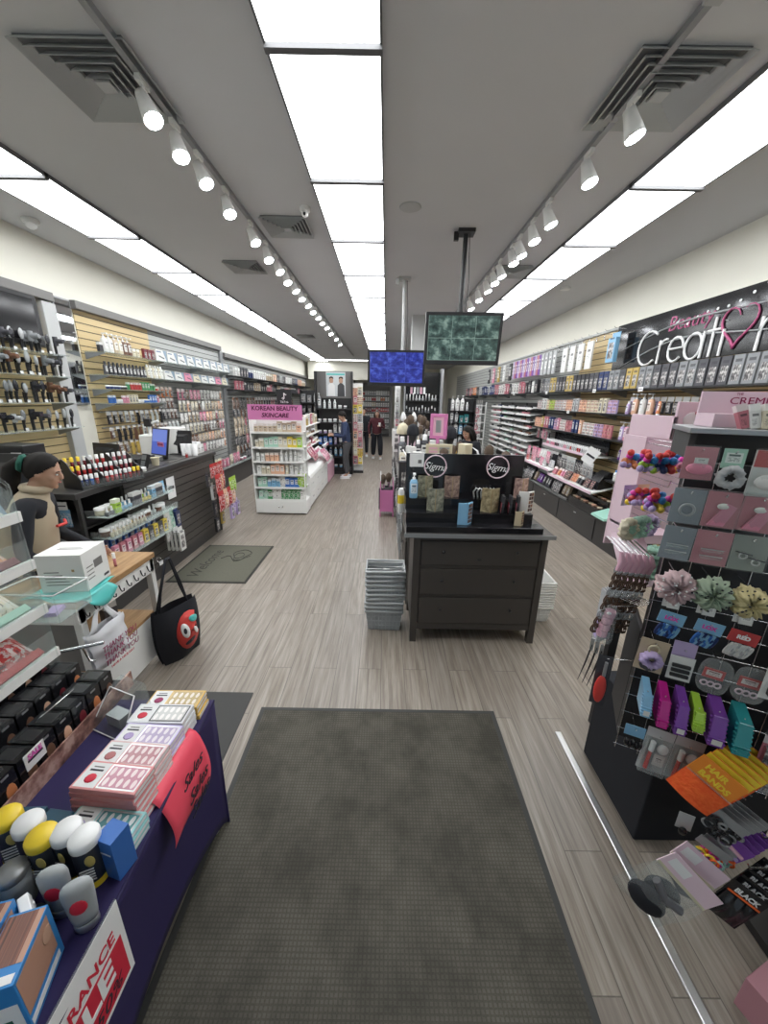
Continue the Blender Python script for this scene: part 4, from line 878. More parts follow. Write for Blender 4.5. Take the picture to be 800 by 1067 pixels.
# white box on teal bag
r = empty('white_carton', (-1.90, 2.07, .918), .12); tag(r, 'large white printed carton box standing on the wooden table', 'box')
M().box(-.125,.125,-.115,.115,0,.235,'white_paint').obj('carton', r, bevel=.002)
mk_ = [(-.09,.05-.015*k,-.1158,-.115,.045+.02*k,.051+.02*k,'grey_trim') for k in range(5)]+[(.125,.1257,-.09,-.03,.06+.025*k,.066+.025*k,'grey_trim') for k in range(4)]
mk_ += [(.1252,.1258,-.02,.06,.11,.16,'grey_trim'), (.1252,.1258,.05,.1,.02,.035,'ink'), (.06,.075,-.1158,-.115,.13,.145,'pan_gold'), (-.06,.08,-.02,-.012,.235,.2356,'grey_trim'), (-.06,.06,.0,.006,.235,.2356,'grey_trim')]
for q in mk_: M().box(*q).obj('printed_mark', r)
b = M().grid(lambda u, v: (-.17+.34*u+.02*math.sin(5*v), -.19+.33*v+.02*math.sin(6*u), .004+.006*math.sin(9*u+4*v)), 12, 12, 'teal_bag')
b.grid(lambda u, v: (.16+.05*v, -.17+.22*u+.02*v, .004-.10*v*v*(.4+.6*math.sin(PI*u))), 8, 5, 'teal_bag')
o = b.obj('flat_bag', solid=.003); o.location = (-1.91, 2.05, .908); tag(o, 'flat teal bag lying under the white carton on the wooden table', 'bag')
o = put('lip_gloss', (-1.86, 2.34, .906), 'small dusty rose tube standing on the wooden table behind the carton', 0, 'rose', None, 1.0)
o = put('folded_bag', (-2.02, 2.42, .93), 'small red patterned pouch in the hands of the clerk', .6, 'red', None, .55, rot=(PI/2-.2,0,.6)); o.location.z = .96
put('carton', (-2.0, 2.36, .426), 'small dark framed box on the lower table shelf', 1.2, 'charcoal', None, 1.5)
o = M().box(-.1,.1,-.07,.07,0,.012,'paper').box(-.06,.11,-.06,.05,.012,.02,'cream_card').obj('paper_stack'); o.location = (-1.93, 2.12, .426); o.rotation_euler.z = .4; tag(o, 'loose papers lying on the lower shelf of the wooden table', 'papers')
# plastic carrier bag
P('bag_film', (.72,.73,.76), .35); x = bpy.data.materials['bag_film']
r = empty('carrier_bag', (-1.715, 1.97, .80), -.1); tag(r, 'white plastic thank-you carrier bag hanging on the table hooks', 'bag')
def film(sg):
    return lambda u, v: (sg*(.012+.055*math.sin(PI*u)*math.sin(PI*min(1,v*.9+.1)))+.008*math.sin(11*u+3*v)+.006*math.sin(17*v), (-.145+.29*u)*(1-.10*v), -.10-.27*v-.01*math.sin(7*u))
M().grid(film(1), 14, 14, 'bag_film').grid(film(-.6), 14, 14, 'bag_film').obj('pouch', r)
for y in (-.105, .085):
    M().grid(lambda u, v: (.01+.006*math.sin(6*v), y*(1-.75*v)+(u-.5)*.055*(1-.5*v), -.12+.135*v), 4, 10, 'bag_film').obj('handle', r, solid=.003)
for k in range(3): text('lettering', 'THANK YOU', .050, 'ink_maroon', r, (.088, .0, -.20-.048*k), (PI/2,.0,PI/2), .001, shear=.2, sx=.9)
text('lettering', 'HAVE A NICE DAY', .022, 'red_ink', r, (.082, 0, -.340), (PI/2,0,PI/2), .001)
# black tote with red print
r = empty('tote_bag', (-1.66, 2.58, .78), -.42); r.scale = (1.15, 1.02, 1.28); tag(r, 'black fabric tote bag with red round print hanging at the table corner', 'bag')
def tote(sg): return lambda u, v: (sg*(.02+.085*math.sin(PI*u)**.7*math.sin(PI*min(1,.15+v*.8)))+.006*math.sin(9*u+5*v), (-.17+.34*u)*(.72+.42*math.sin(PI*min(1,.25+.62*v))), -.24-.37*v-.03*math.sin(PI*u)*v)
M().grid(tote(1), 18, 16, 'black_cloth').grid(tote(-.5), 18, 16, 'black_cloth').obj('pouch', r)
M().tube([(.02,-.13,-.26),(.03,-.10,-.12),(.02,-.015,.06),(.01,.02,.06),(.02,.06,-.13),(.03,.10,-.26)], .008, 'black_cloth', 6).obj('strap', r)
M().tube([(-.01,-.13,-.26),(-.01,-.07,-.12),(.0,-.0,.06),(.0,.03,.06),(.0,.09,-.13),(-.0,.12,-.26)], .008, 'black_cloth', 6).obj('strap', r)
def disc(cy, cz, ry, rz_, m, off, n=18, rot=0):
    b = M(); pts = []
    def S(y, z):
        v = (-.24-z)/.40; u = .5+y/.34/1.05; u = max(.02, min(.98, u)); v = max(.02, min(.98, v)); return (tote(1)(u, v)[0]+off, y, z)
    ring = []
    for q in (0.05, .5, 1):
        for k in range(n):
            t = 2*PI*k/n; yy, zz = ry*q*math.cos(t), rz_*q*math.sin(t); c_, s_ = math.cos(rot), math.sin(rot)
            ring.append(S(cy+yy*c_-zz*s_, cz+yy*s_+zz*c_))
    b.add(ring, [tuple(range(n))]+[(j*n+k, j*n+(k+1) % n, (j+1)*n+(k+1) % n, (j+1)*n+k) for j in range(2) for k in range(n)], m, True); return b
disc(.040, -.42, .118, .130, 'red_cloth', .003).obj('red_print', r, solid=.002)
disc(-.015, -.40, .030, .052, 'cap_white', .007, rot=.2).obj('white_print', r, solid=.002)
disc(.075, -.350, .046, .022, 'teal_bag', .007, rot=-.3).obj('teal_print', r, solid=.002)
disc(.085, -.440, .016, .046, 'cap_white', .007, rot=.7).obj('white_print', r, solid=.002)
disc(.020, -.485, .050, .016, 'ink', .007, rot=.15).obj('black_print', r, solid=.002)
disc(-.02, -.40, .012, .020, 'ink', .010).obj('black_print', r, solid=.002)
r = empty('key_tag', (-1.735, 2.62, .83)); tag(r, 'small white tag on a ring at the table corner above tote', 'key tag'); M().tube([(.02*math.cos(t), .0, .02*math.sin(t)) for t in [2*PI*k/12 for k in range(12)]], .002, 'chrome', 4, True).obj('ring', r); M().box(-.002,.002,.0,.04,-.05,-.02,'paper').obj('tag', r)

# ================================================================ WHITE TIERED RACK (x = -1.4 front)
r = empty('display_rack', (-1.60, .95, 0)); tag(r, 'white and clear acrylic tiered display rack at the left edge of photo', 'display rack')
lv = (1.04, 1.25, 1.45, 1.65)
M().box(-.25,-.235,-.42,.38,.757,1.85,'acrylic').obj('back_panel', r)
for z in lv:
    M().hull([(-.235,-.42,z-.02),(.20,-.42,z-.075),(.20,.38,z-.075),(-.235,.38,z-.02),(-.235,-.42,z-.01),(.20,-.42,z-.065),(.20,.38,z-.065),(-.235,.38,z-.01)], 'white_plastic').box(.19,.205,-.42,.40,z-.075,z-.035,'white_plastic').obj('shelf', r)
    M().box(.20,.204,-.42,.39,z-.035,z+.05,'acrylic').obj('shelf_guard', r)
M().box(-.235,.0,-.42,-.405,.757,1.0,'white_plastic').box(-.235,.0,.365,.38,.757,.97,'white_plastic').obj('base_panel', r)
for z0, z1 in ((.93,1.85),):
    M().tube([(.20,.385,z0),(.20,.385,1.72),(.06,.385,1.85),(-.235,.385,1.88)], .006, 'acrylic', 6).obj('side_frame', r)
    M().prism([(-.235,z0),(.195,z0),(.195,1.70),(.06,1.83),(-.235,1.85)], .378, .382, 'acrylic', 'y').obj('side_panel', r)
tl = (0,-.35,FX)
def rackp(pr, y, j, c, lab, s=1.0):
    z = lv[j]-.060; put(pr, (-1.47, y, z), lab, FX, c, None, s, rot=(-.45, 0, FX))
P('dummy', (1,1,1))
rackp('wide_carton', 1.20, 3, 'white', 'white carton with black device picture on the top tier of the left rack', (.85,1,.95))
rackp('wide_carton', .90, 3, 'white', 'second white carton further left on the top tier of the left rack', (.9,1,.95))
def flatpack(y, j, c, lab, w=.16, h=.2):
    r = empty('snack_pouch', (-1.44, y, lv[j]-.052)); tag(r, lab, 'pouch'); r.rotation_euler = (-.85, 0, FX)
    b = M(); b.T = Matrix.Translation((0, 0, h)); b.add([],[],'print_bag'); f = pouch(w, h, .018, 'print_bag'); b.v = [Vector((v.x, v.y, v.z+h)) for v in f.v]; b.f = f.f; b.mi = f.mi; b.sm = f.sm; b.mats = f.mats
    o = b.obj('pouch', r); o.color = (*COLS[c], 1)
    o = M().box(-w*.4,w*.4,-.026,-.022,h*.70,h*.86,'print_label').obj('label', r); o.color = (*COLS['white' if c != 'cream' else 'brown'], 1)
    o = M().box(-w*.52,w*.52,-.024,-.004,-.002,.028,'tint').obj('bottom_band', r); o.color = (*COLS[{'orange':'maroon','cream':'mint','red':'red','yellow':'sky','clear':'grey'}.get(c,'grey')], 1)
flatpack(1.22, 2, 'orange', 'orange dried-snack pouch on the second tier of left rack, rightmost', .20, .22); flatpack(1.00, 2, 'red', 'red pouch on the second tier of left rack, left of the orange pouch', .2, .24)
flatpack(1.22, 1, 'cream', 'cream and green pouch on the third tier of left rack', .18, .20); flatpack(1.02, 1, 'rose', 'dusty rose pouch left of the cream pouch on third tier', .2, .22); flatpack(.80, 1, 'grey', 'grey pouch at far left of third tier', .2, .22)
flatpack(1.22, 0, 'red', 'red and white pouch on the lowest tier of left rack', .18, .19); flatpack(1.02, 0, 'yellow', 'yellow pouch on the lowest tier left of the red pouch', .18, .19); flatpack(.80, 0, 'white', 'white pouch at far left of the lowest tier', .2, .22)
# clear bin hooked to the rack end
r = empty('acrylic_bin', (-1.50, 1.43, 1.12)); tag(r, 'clear acrylic bin of small dark packs hooked to the rack end', 'bin')
M().box(-.12,.14,-.08,.10,0,.006,'acrylic').box(-.12,.14,.096,.10,0,.12,'acrylic').box(-.12,.14,-.08,-.076,0,.14,'acrylic').box(.136,.14,-.08,.1,0,.12,'acrylic').box(-.12,-.116,-.08,.1,0,.14,'acrylic').obj('bin', r)
M().tube([(-.12,-.08,.13),(.14,-.08,.13),(.14,.1,.12),(-.12,.1,.12)], .004, 'cap_white', 5, True).obj('rim', r)
row([('lash_case','navy'), ('lash_case','charcoal'), ('lash_case','lilac')], (-1.55, 1.40, 1.128), (.055,.01,.0), 3, .3, 'lying in the clear bin', 'small packs in the clear bin', s=.8, end='left')
r = empty('metal_arm', (-1.5, 1.44, .93)); tag(r, 'chrome display arm sticking out under the white rack', 'display arm'); M().tube([(-.1,-.10,0),(.15,.02,0),(.19,.04,0)], .008, 'chrome', 8).obj('rod', r); M().tube([(.12,.0,0),(.13,.01,-.08),(.15,.02,-.085)], .005, 'chrome', 6).obj('prong', r)

# ================================================================ NAVY TABLE
P('navy_cover', (.022,.014,.085), .75); P('navy_seam', (.015,.01,.06), .8)
r = empty('covered_table', (0,0,0)); tag(r, 'long table under a tight navy blue stretch cover at lower left', 'table')
T0, T1, T2, T3 = (-.745,1.325), (-.665,.18), (-1.95,.10), (-1.98,1.30)
def lerp(a, b, t): return a[0]+(b[0]-a[0])*t, a[1]+(b[1]-a[1])*t
def side(A, B, drop, inn):
    def f(u, v):
        x_, y_ = lerp(A, B, u); arch = math.sin(PI*u)**.55 * drop
        z = .75-(.75-arch)*v; k = inn*v*(1-.0*u)+ .05*math.sin(PI*u)*math.sin(PI*v*.5)
        nx, ny = (B[1]-A[1]), -(B[0]-A[0]); L_ = math.hypot(nx, ny); cx, cy = -1.33, .73
        sg = 1 if (x_-cx)*nx+(y_-cy)*ny < 0 else -1
        return (x_+sg*nx/L_*k, y_+sg*ny/L_*k, z)
    return f
M().grid(lambda u, v: (*[p+(q-p)*v for p, q in zip(lerp(T0,T3,u), lerp(T1,T2,u))], .75), 6, 6, 'navy_cover', smooth=False).obj('tabletop', r, solid=.012)
b = M().grid(side(T0,T1,.16,.01), 24, 14, 'navy_cover').grid(side(T3,T0,.16,.01), 24, 14, 'navy_cover').grid(side(T1,T2,.16,.01), 20, 10, 'navy_cover').grid(side(T2,T3,.16,.01), 20, 10, 'navy_cover')
b.obj('table_cover', r, solid=.004)
b = M(); b.tube([(T0[0],T0[1],.752), (T1[0],T1[1],.752)], .006, 'navy_seam', 6); b.obj('hem_edge', r)
for p in ((-.80,1.27), (-.72,.24), (-1.9,.16), (-1.92,1.24)): M().lathe([(.02,0),(.02,.74)], 'grey_metal', 10, (p[0],p[1],0)).obj('leg', r)
# nail kit boxes: window carton lying flat
def kit(col, name):
    P('kit_'+name, col, .4)
for n_, c_ in (('gold',(.62,.40,.10)), ('silverwhite',(.72,.72,.75)), ('lilac',(.55,.48,.72)), ('blush',(.72,.50,.50)), ('coral',(.72,.30,.30)), ('aqua',(.32,.62,.62))): kit(c_, n_)
x = NT('nail_tray'); g = x.xyz(x.coord()); fx, fy = x.f('FRACT', x.f('MULTIPLY', g[0], 5)), x.f('FRACT', x.f('MULTIPLY', g[1], 2))
d_ = x.f('ADD', x.f('POWER', x.f('SUBTRACT', fx, .5), 2), x.f('MULTIPLY', x.f('POWER', x.f('SUBTRACT', fy, .5), 2), .5)); t = x.tint()
x.set(c=x.mix(x.f('LESS_THAN', d_, .085), x.mix(.30, t, (.22,.20,.20)), x.mix(.70, t, (.85,.80,.78))), r=.25)
def kitbox(name, mat, heart='red_ink'):
    b = M().box(-.108,.108,-.046,.046,0,.019,mat).box(-.106,.106,-.044,.044,.019,.0195,mat).box(.108,.1086,-.042,.042,.005,.015,'paper')
    w = M().box(-.022,.096,-.034,.034,.0196,.0205,'nail_tray'); f = M().box(-.027,.101,-.039,.039,.0190,.0200,{'kit_gold':'pan_gold','kit_silverwhite':'black_plastic'}.get(mat,'silver'))
    l = M().box(-.102,-.032,-.040,.040,.0195,.0200,'paper'); g_ = M().ell((-.066,-.012,.0205), (.018,.016,.001), heart, 10, 4)
    l2 = M().box(-.09,-.045,.012,.018,.0200,.0204,'ink').box(-.085,-.05,.024,.028,.02,.0204,'grey_trim')
    r = nolink(b, 'nail_kit_box', bevel=.001); ks = [nolink(f, 'window_frame', r), nolink(w, 'nail_window', r), nolink(l, 'label', r), nolink(g_, 'emblem', r), nolink(l2, 'lettering', r)]
    proto(name, 'nail kit', r, ks, noun='nail kit box')
SC = (('gold','ink_maroon','gold',(-.873,1.27),3,.03), ('silverwhite','red_ink','white',(-.873,1.172),4,.0), ('lilac','lavender','lilac',(-.868,1.075),4,-.05), ('blush','pan_rose','rose',(-.860,.978),5,-.06), ('coral','red_ink','pink',(-.858,.882),6,-.08), ('aqua','lavender','teal',(-.828,.785),3,-.08))
for n_, em, tc, (px_, py_), cnt, a_ in SC:
    kitbox('kit_'+n_, 'kit_'+n_, em); nm_ = dict(gold='gold', silverwhite='black and white', lilac='pale purple', blush='blush pink', coral='coral pink', aqua='aqua')[n_]
    for k in range(cnt):
        dx = rnd.uniform(-.004,.004)+.002*(cnt-k)
        put('kit_'+n_, (px_+dx, py_-.003*(cnt-k), .757+.0206*k), f"{nm_} nail kit box in its stack on navy table, {ordn(cnt-1-k)} from the top", a_+rnd.uniform(-.03,.03), tc, f'{nm_} nail kit boxes')
# black foundation display
r = empty('foundation_display', (-1.33, 1.03, .756), 0); tag(r, 'black tiered display of boxed foundations with floral strip front on navy table', 'display stand')
for k in range(3):
    z0, z1, x0, x1 = .0, .08+.09*(2-k), -.30+.0, .0
    xx0, xx1 = -.22+.13*k, -.09+.13*k
    M().box(xx0, xx1, -.42, .38, 0, .10-.038*k, 'black_gloss').obj('tier', r, bevel=.002)
x = NT('floral'); nz = x.noise(x.coord('Object'), 14, 4, .6); x.set(c=x.ramp(nz, (.38, (.10,.045,.035)), (.5, (.30,.15,.12)), (.62, (.55,.36,.30))), r=.4)
M().box(.170,.176,-.42,.38,0,.075,'floral').obj('printed_strip', r); M().box(.041,.047,-.42,.38,.0,.062,'floral').obj('printed_strip', r)
for y in (-.2,.1): M().tube([(.05,y-.06,.13),(.10,y-.06,.17),(.11,y+.06,.17),(.05,y+.06,.13)], .003, 'chrome', 5).obj('guard', r)
b = M().box(-.05,.05,-.02,.004,-.05,.06,'print_label'); 
def fbox():
    b = M().box(-.033,.033,-.05,.05,0,.120,'black_gloss'); e = M().ell((.006,-.0502,.040), (.017,.0006,.036), 'tint', 12, 6); l = M().box(-.012,.012,-.0506,-.05,.104,.112,'grey_metal').box(-.022,.022,-.03,.03,.1201,.1205,'black_plastic')
    r = nolink(b, 'foundation_box', bevel=.001); proto('foundation_box', 'foundation', r, [nolink(e, 'shade_swatch', r), nolink(l, 'label', r)], noun='foundation box')
fbox()
shade = ['orange','brown','brown','peach','maroon']
for k in range(3):
    for q in range(1):
        row([('foundation_box', shade[(k+i) % 5]) for i in range(5)], (-1.487+.13*k, .64, .758+.10-.038*k), (0,.073,0), 10, FX, f'on the {("back","middle","front")[k]} foundation tier', f'boxed foundations on the {("back","middle","front")[k]} tier', end='near end')
put('price_card', (-1.155, .94, .89), 'small white card with pink lettering clipped to foundation display', FX, None, None, (.9,1,1.0))
o = text('card_lettering', 'SALE', .026, 'magenta_card', None, (0,0,0), (PI/2,0,0), .0006, bold=.001) if P('magenta_card', (.65,.10,.42), .5) else 0; o.parent = [q for q in COL.objects if q.get('label','').startswith('small white card with pink')][0]; o.location = (0,-.0042,.014)
# clear acrylic holder
r = empty('acrylic_holder', (-1.06, 1.20, .756), -.35); tag(r, 'empty clear acrylic holder standing on the navy table', 'acrylic holder')
M().hull([(-.09,-.07,0),(.09,-.07,0),(.09,.07,0),(-.09,.07,0),(-.07,.02,.14),(.07,.02,.14),(.07,.07,.16),(-.07,.07,.16)], 'acrylic').obj('shell', r)
M().tube([(-.09,-.07,.004),(.09,-.07,.004),(.07,.02,.14),(-.07,.02,.14)], .003, 'cap_white', 5, True).obj('rim', r); M().box(-.05,.03,-.03,.02,.004,.05,'grey_metal').obj('insert', r)
# blue cartons
o = put('plain_carton', (-.735, .712, .757), 'bright blue carton standing at the table edge beside the canisters', -.25, 'blue', None, (.95,1.4,1.1)); o.children
for nm_, xx, yy, a_ in (('first', -1.065, .80, .05), ('second', -.975, .792, -.1)):
    b = M().box(-.04,.04,-.022,.022,0,.07,'tint'); o = b.obj('blue_box', bevel=.002); o.color = (.03,.09,.14,1); o.location = (xx, yy, .757); o.rotation_euler.z = a_
    M().box(-.03,.03,-.0235,-.022,.03,.05,'navy_cover').obj('label', o); tag(o, f'dark slate blue box behind the canisters, {"left" if nm_ == "first" else "right"} one', 'box')
# wipes canisters
P('can_dark', (.020,.026,.040), .3); P('sun_gold', (.60,.48,.14), .4)
def canister(x_, y_, cap, lab):
    r = empty('wipes_canister', (x_, y_, .757), rnd.uniform(-.3,.5)); tag(r, lab, 'canister')
    M().lathe([(.001,0),(.033,.001),(.034,.01),(.034,.135),(.030,.14)], 'can_dark', 24).obj('body', r)
    M().lathe([(.0345,.0),(.0345,.022)], 'yellow', 24, cap=False).obj('base_band', r)
    M().lathe([(.034,.136),(.036,.138),(.036,.158),(.033,.164),(.001,.1645)], cap, 24).obj('cap', r)
    b = M()
    for q in range(5): b.box(-.016,.016,-.0352,-.034,.035+.010*q,.039+.010*q,'ink_white')
    b.obj('lettering', r); M().ell((.012,-.0345,.105), (.012,.002,.020), 'sun_gold', 10, 6).obj('emblem', r)
canister(-1.045, .735, 'yellow', 'dark canister with yellow cap, leftmost at the photo edge'); canister(-.970, .722, 'cap_white', 'dark canister with white cap between the two yellow caps')
canister(-.905, .690, 'yellow', 'dark canister with yellow cap in the middle of the row'); canister(-.850, .705, 'cap_white', 'dark canister with white cap right of the middle yellow cap')
canister(-.790, .690, 'cap_white', 'dark canister with white cap at the right end of the row')
r = empty('grey_canister', (-.945, .635, .757)); tag(r, 'translucent grey lidded canister in front of the yellow-capped canister', 'canister'); M().lathe([(.001,0),(.032,.001),(.033,.09),(.030,.095)], 'grey_plastic', 22).obj('body', r); M().lathe([(.033,.096),(.034,.098),(.034,.115),(.030,.120),(.001,.12)], 'grey_metal', 22).obj('lid', r)
def lotion(x_, y_, a_, lab):
    r = empty('lotion_bottle', (x_, y_, .757), a_); tag(r, lab, 'bottle')
    M().lathe([(.001,0),(.026,.003),(.028,.02),(.032,.08),(.033,.115),(.030,.128),(.020,.135),(.001,.136)], 'grey_plastic', 22, sy=.55, c=(0,0,.022)).obj('body', r)
    M().lathe([(.024,0),(.026,.004),(.026,.022),(.024,.024)], 'silver', 20, sy=.7).obj('cap', r); M().ell((0,-.0175,.095), (.018,.003,.024), 'red_ink', 12, 6).obj('emblem', r)
lotion(-.815, .615, .3, 'grey lotion bottle with red emblem, left one at the table edge'); lotion(-.735, .590, .5, 'grey lotion bottle with red emblem, right one at the table edge')
def sprayer(x_, y_, a_, lab):
    r = empty('spray_bottle', (x_, y_, .757), a_); tag(r, lab, 'bottle')
    M().lathe([(.001,0),(.030,.002),(.031,.07),(.014,.095),(.013,.105)], 'can_dark', 18).obj('body', r)
    M().lathe([(.015,.1),(.015,.115)], 'cap_white', 14).hull([(-.013,-.045,.115),(.013,-.045,.115),(.013,.022,.115),(-.013,.022,.115),(-.010,-.05,.140),(.010,-.05,.140),(.010,.010,.145),(-.010,.010,.145)], 'cap_white').tube([(0,-.030,.115),(0,-.040,.095),(0,-.034,.080)], .005, 'cap_white', 6).obj('trigger_head', r, bevel=.003)
sprayer(-.925, .555, .8, 'small bottle with white trigger head, left one in front of canisters'); sprayer(-.84, .565, .9, 'small bottle with white trigger head, right one in front of canisters')
# hair colour boxes
x = NT('hairbox_photo'); g = x.xyz(x.coord()); nz = x.noise(x.comb(x.f('MULTIPLY', g[0], 7), x.f('MULTIPLY', g[2], 1.5), 1), 2, 4); x.set(c=x.mix(x.f('GREATER_THAN', g[0], .8), x.ramp(nz, (.35, (.04,.012,.008)), (.6, (.24,.075,.04))), (.45,.25,.17)), r=.3)
def dyebox(x_, y_, a_, lab):
    r = empty('hair_color_box', (x_, y_, .757), a_); tag(r, lab, 'box')
    M().box(-.036,.036,-.065,.065,0,.165,'blue').obj('carton', r, bevel=.0015)
    M().box(.0361,.0366,-.06,.05,.045,.155,'hairbox_photo').box(-.034,.034,-.03,.06,.1651,.1656,'hairbox_photo').obj('hair_picture', r)
    M().box(-.030,.030,-.0656,-.065,.015,.105,'paper').obj('white_panel', r); M().box(.0361,.0368,-.06,.05,.012,.030,'paper').obj('side_band', r); M().box(-.03,.03,-.06,-.045,.1651,.1657,'paper').obj('top_band', r)
    M().box(-.012,.012,-.0662,-.0656,.03,.06,'green_cloth').obj('seal', r); M().ell((.0368,.035,.115), (.0006,.016,.022), 'skin', 12, 8).obj('face_picture', r)
dyebox(-.775, .475, .30, 'blue hair color box with brown hair picture, front one at table edge'); dyebox(-.865, .485, .25, 'blue hair color box behind and left of the front one'); dyebox(-.955, .50, .2, 'blue hair color box at the far left edge of photo')
put('bottle', (-.86, .375, .757), 'cream bottle at the bottom left corner of the photo', .3, 'cream', None, (1.2,1.2,.8))
# hanging signs
r = empty('sale_sheet', (-.725, 1.03, .775)); r.scale = (1.1, 1.12, 1.18); tag(r, 'pink sheet with black handwriting taped over the navy table edge', 'paper sign'); P('neon_pink', (.85,.08,.13), .5)
def sheet(u, v): 
    a = (v-.14); return ((-.03+.16*v if v < .18 else -.001+.035*math.sin(2.6*a)), -.145+.25*u-.02*v*(u-.2), (.012-.05*v if v < .18 else .003-.215*a)+.012*math.sin(5*u)*v)
M().grid(sheet, 12, 14, 'neon_pink').obj('sheet', r, solid=.001)
for k in range(3): text('lettering', 'Sales', .062, 'ink', r, (.030+.012*min(k,1)-.002, .0, -.055-.055*k), (PI/2,0,PI/2), .0008, shear=.4)
r = empty('clearance_sign', (-.700, .47, .76)); tag(r, 'white and red clearance sale sign in sleeve on the table front', 'sign')
b = M(); b.T = Matrix.Rotation(-.20, 4, 'Y') 
M().box(.02,.0215,-.16,.15,-.24,.035,'paper').box(.012,.014,-.165,.155,-.245,.03,'clear_bag').obj('sheet', r); M().box(.0216,.0222,-.145,.135,-.225,-.075,'red_ink').obj('red_panel', r)
text('lettering', 'CLEARANCE', .052, 'red_ink', r, (.0225, -.005, -.045), (PI/2,0,PI/2), .0004, bold=.001, sx=.85); text('lettering', 'SALE', .10, 'ink_white', r, (.0228, -.01, -.125), (PI/2,0,PI/2), .0004, bold=.003); text('lettering', '50%', .055, 'ink', r, (.0228, .06, -.195), (PI/2,0,PI/2), .0004, shear=.3)
# ================================================================ HANGING TELEVISIONS
def hung_tv(x0, y0, zc, w, h, rz, scr, lab, pole_dx, ceil=HC, tilt=.10, mount='black_metal'):
    r = empty('ceiling_television', (x0, y0, zc), rz); tag(r, lab, 'television')
    Tm = Matrix.Rotation(tilt, 4, 'X')
    b = M(); b.T = Tm; b.box(-w/2,w/2,-.02,.03,-h/2,h/2,'black_plastic').box(-w*.32,w*.32,.03,.07,-h*.3,h*.3,'black_plastic').obj('case', r, bevel=.006)
    b = M(); b.T = Tm; b.box(-w/2+.035,w/2-.035,-.022,-.0201,-h/2+.05,h/2-.035,scr).obj('screen', r)
    M().tube([(pole_dx,.10,ceil-zc-.01),(pole_dx,.10,-.05)], .026, mount, 10).box(pole_dx-.03,pole_dx+.03,.03,.12,-.10,.05,mount).obj('pole', r)
    M().box(pole_dx-.09,pole_dx+.09,.02,.18,ceil-zc-.035,ceil-zc,mount).box(pole_dx-.13,pole_dx-.08,.06,.1,ceil-zc-.10,ceil-zc-.02,mount).obj('ceiling_bracket', r)
    M().tube([(pole_dx+.04,.10,ceil-zc-.03),(pole_dx+.07,.12,.6),(pole_dx+.05,.11,h*.45),(pole_dx,.08,.1)], .004, 'black_plastic', 5).obj('cable', r)
    return r
hung_tv(.86, 4.60, 2.715, .86, .545, -.03, 'cctv_green', 'hanging television with greenish security camera views, the nearer one', -.03)
r = hung_tv(.155, 6.25, 2.52, .90, .53, .03, 'cctv_blue', 'hanging television with blue security camera views, the further one', .10, mount='soffit_paint')
# ================================================================ ISLAND
def knob(par, x_, y_, z_, m='black_metal', ax='y'):
    b = M(); b.T = Matrix.Translation((x_,y_,z_)) @ (Matrix.Rotation(PI/2, 4, 'X') if ax == 'y' else Matrix.Rotation(-PI/2, 4, 'Y'))
    b.lathe([(.006,0),(.007,.012),(.014,.018),(.013,.026),(.001,.029)], m, 12).obj('knob', par)
r = empty('dresser', (.79, 3.08, 0)); tag(r, 'dark brown three-drawer dresser at the front of the island', 'dresser')
M().box(-.54,.54,-.27,.26,.13,1.00,'espresso').obj('body', r, bevel=.004)
M().box(-.62,.57,-.325,.28,1.00,1.035,'espresso').obj('top_board', r, bevel=.004)
M().box(-.628,.58,-.332,-.326,1.000,1.034,'grey_metal').obj('edge_strip', r)
for sx in (-.545, .49):
    for sy in (-.285, .22): M().box(sx,sx+.055,sy,sy+.055,0,1.0,'espresso').obj('leg', r, bevel=.003)
M().box(-.49,.49,-.278,-.262,.13,.19,'espresso').box(-.49,.49,-.278,-.262,.96,1.0,'espresso').box(-.49,.49,-.276,-.262,.445,.47,'espresso').box(-.49,.49,-.276,-.262,.715,.74,'espresso').obj('front_rail', r, bevel=.002)
for z0, z1 in ((.195,.44), (.475,.71), (.745,.955)):
    d = M().box(-.478,.478,-.286,-.264,z0,z1,'espresso').obj('drawer', r, bevel=.003)
    for kx in (-.30,.30): knob(d, kx, -.286, (z0+z1)/2+.02)
M().box(-.015,.015,-.288,-.285,.79,.805,'black_plastic').obj('lock', r)
def dresser2(y, lab):
    r = empty('dresser', (.62, y, 0)); tag(r, lab, 'dresser')
    M().box(-.38,.42,-.70,.70,.10,1.00,'espresso').obj('body', r, bevel=.004); M().box(-.44,.46,-.72,.72,1.0,1.035,'espresso').obj('top_board', r, bevel=.004)
    for sx in (-.38,.37):
        for sy in (-.70,.65): M().box(sx,sx+.05,sy,sy+.05,0,.1,'espresso').obj('leg', r)
    for k in range(3):
        d = M().box(-.398,-.382,-.66,.66,.14+.285*k,.40+.285*k,'espresso').obj('drawer', r, bevel=.002)
        for yy in (-.3,.3): knob(d, -.398, yy, .27+.285*k, 'grey_metal', 'x')
dresser2(4.12, 'second dark dresser of the island directly behind the front one'); dresser2(5.60, 'third dark dresser of the island'); dresser2(7.10, 'fourth dark dresser of the island, beyond the pink cart'); dresser2(8.6, 'fifth dark dresser at the far end of the island')
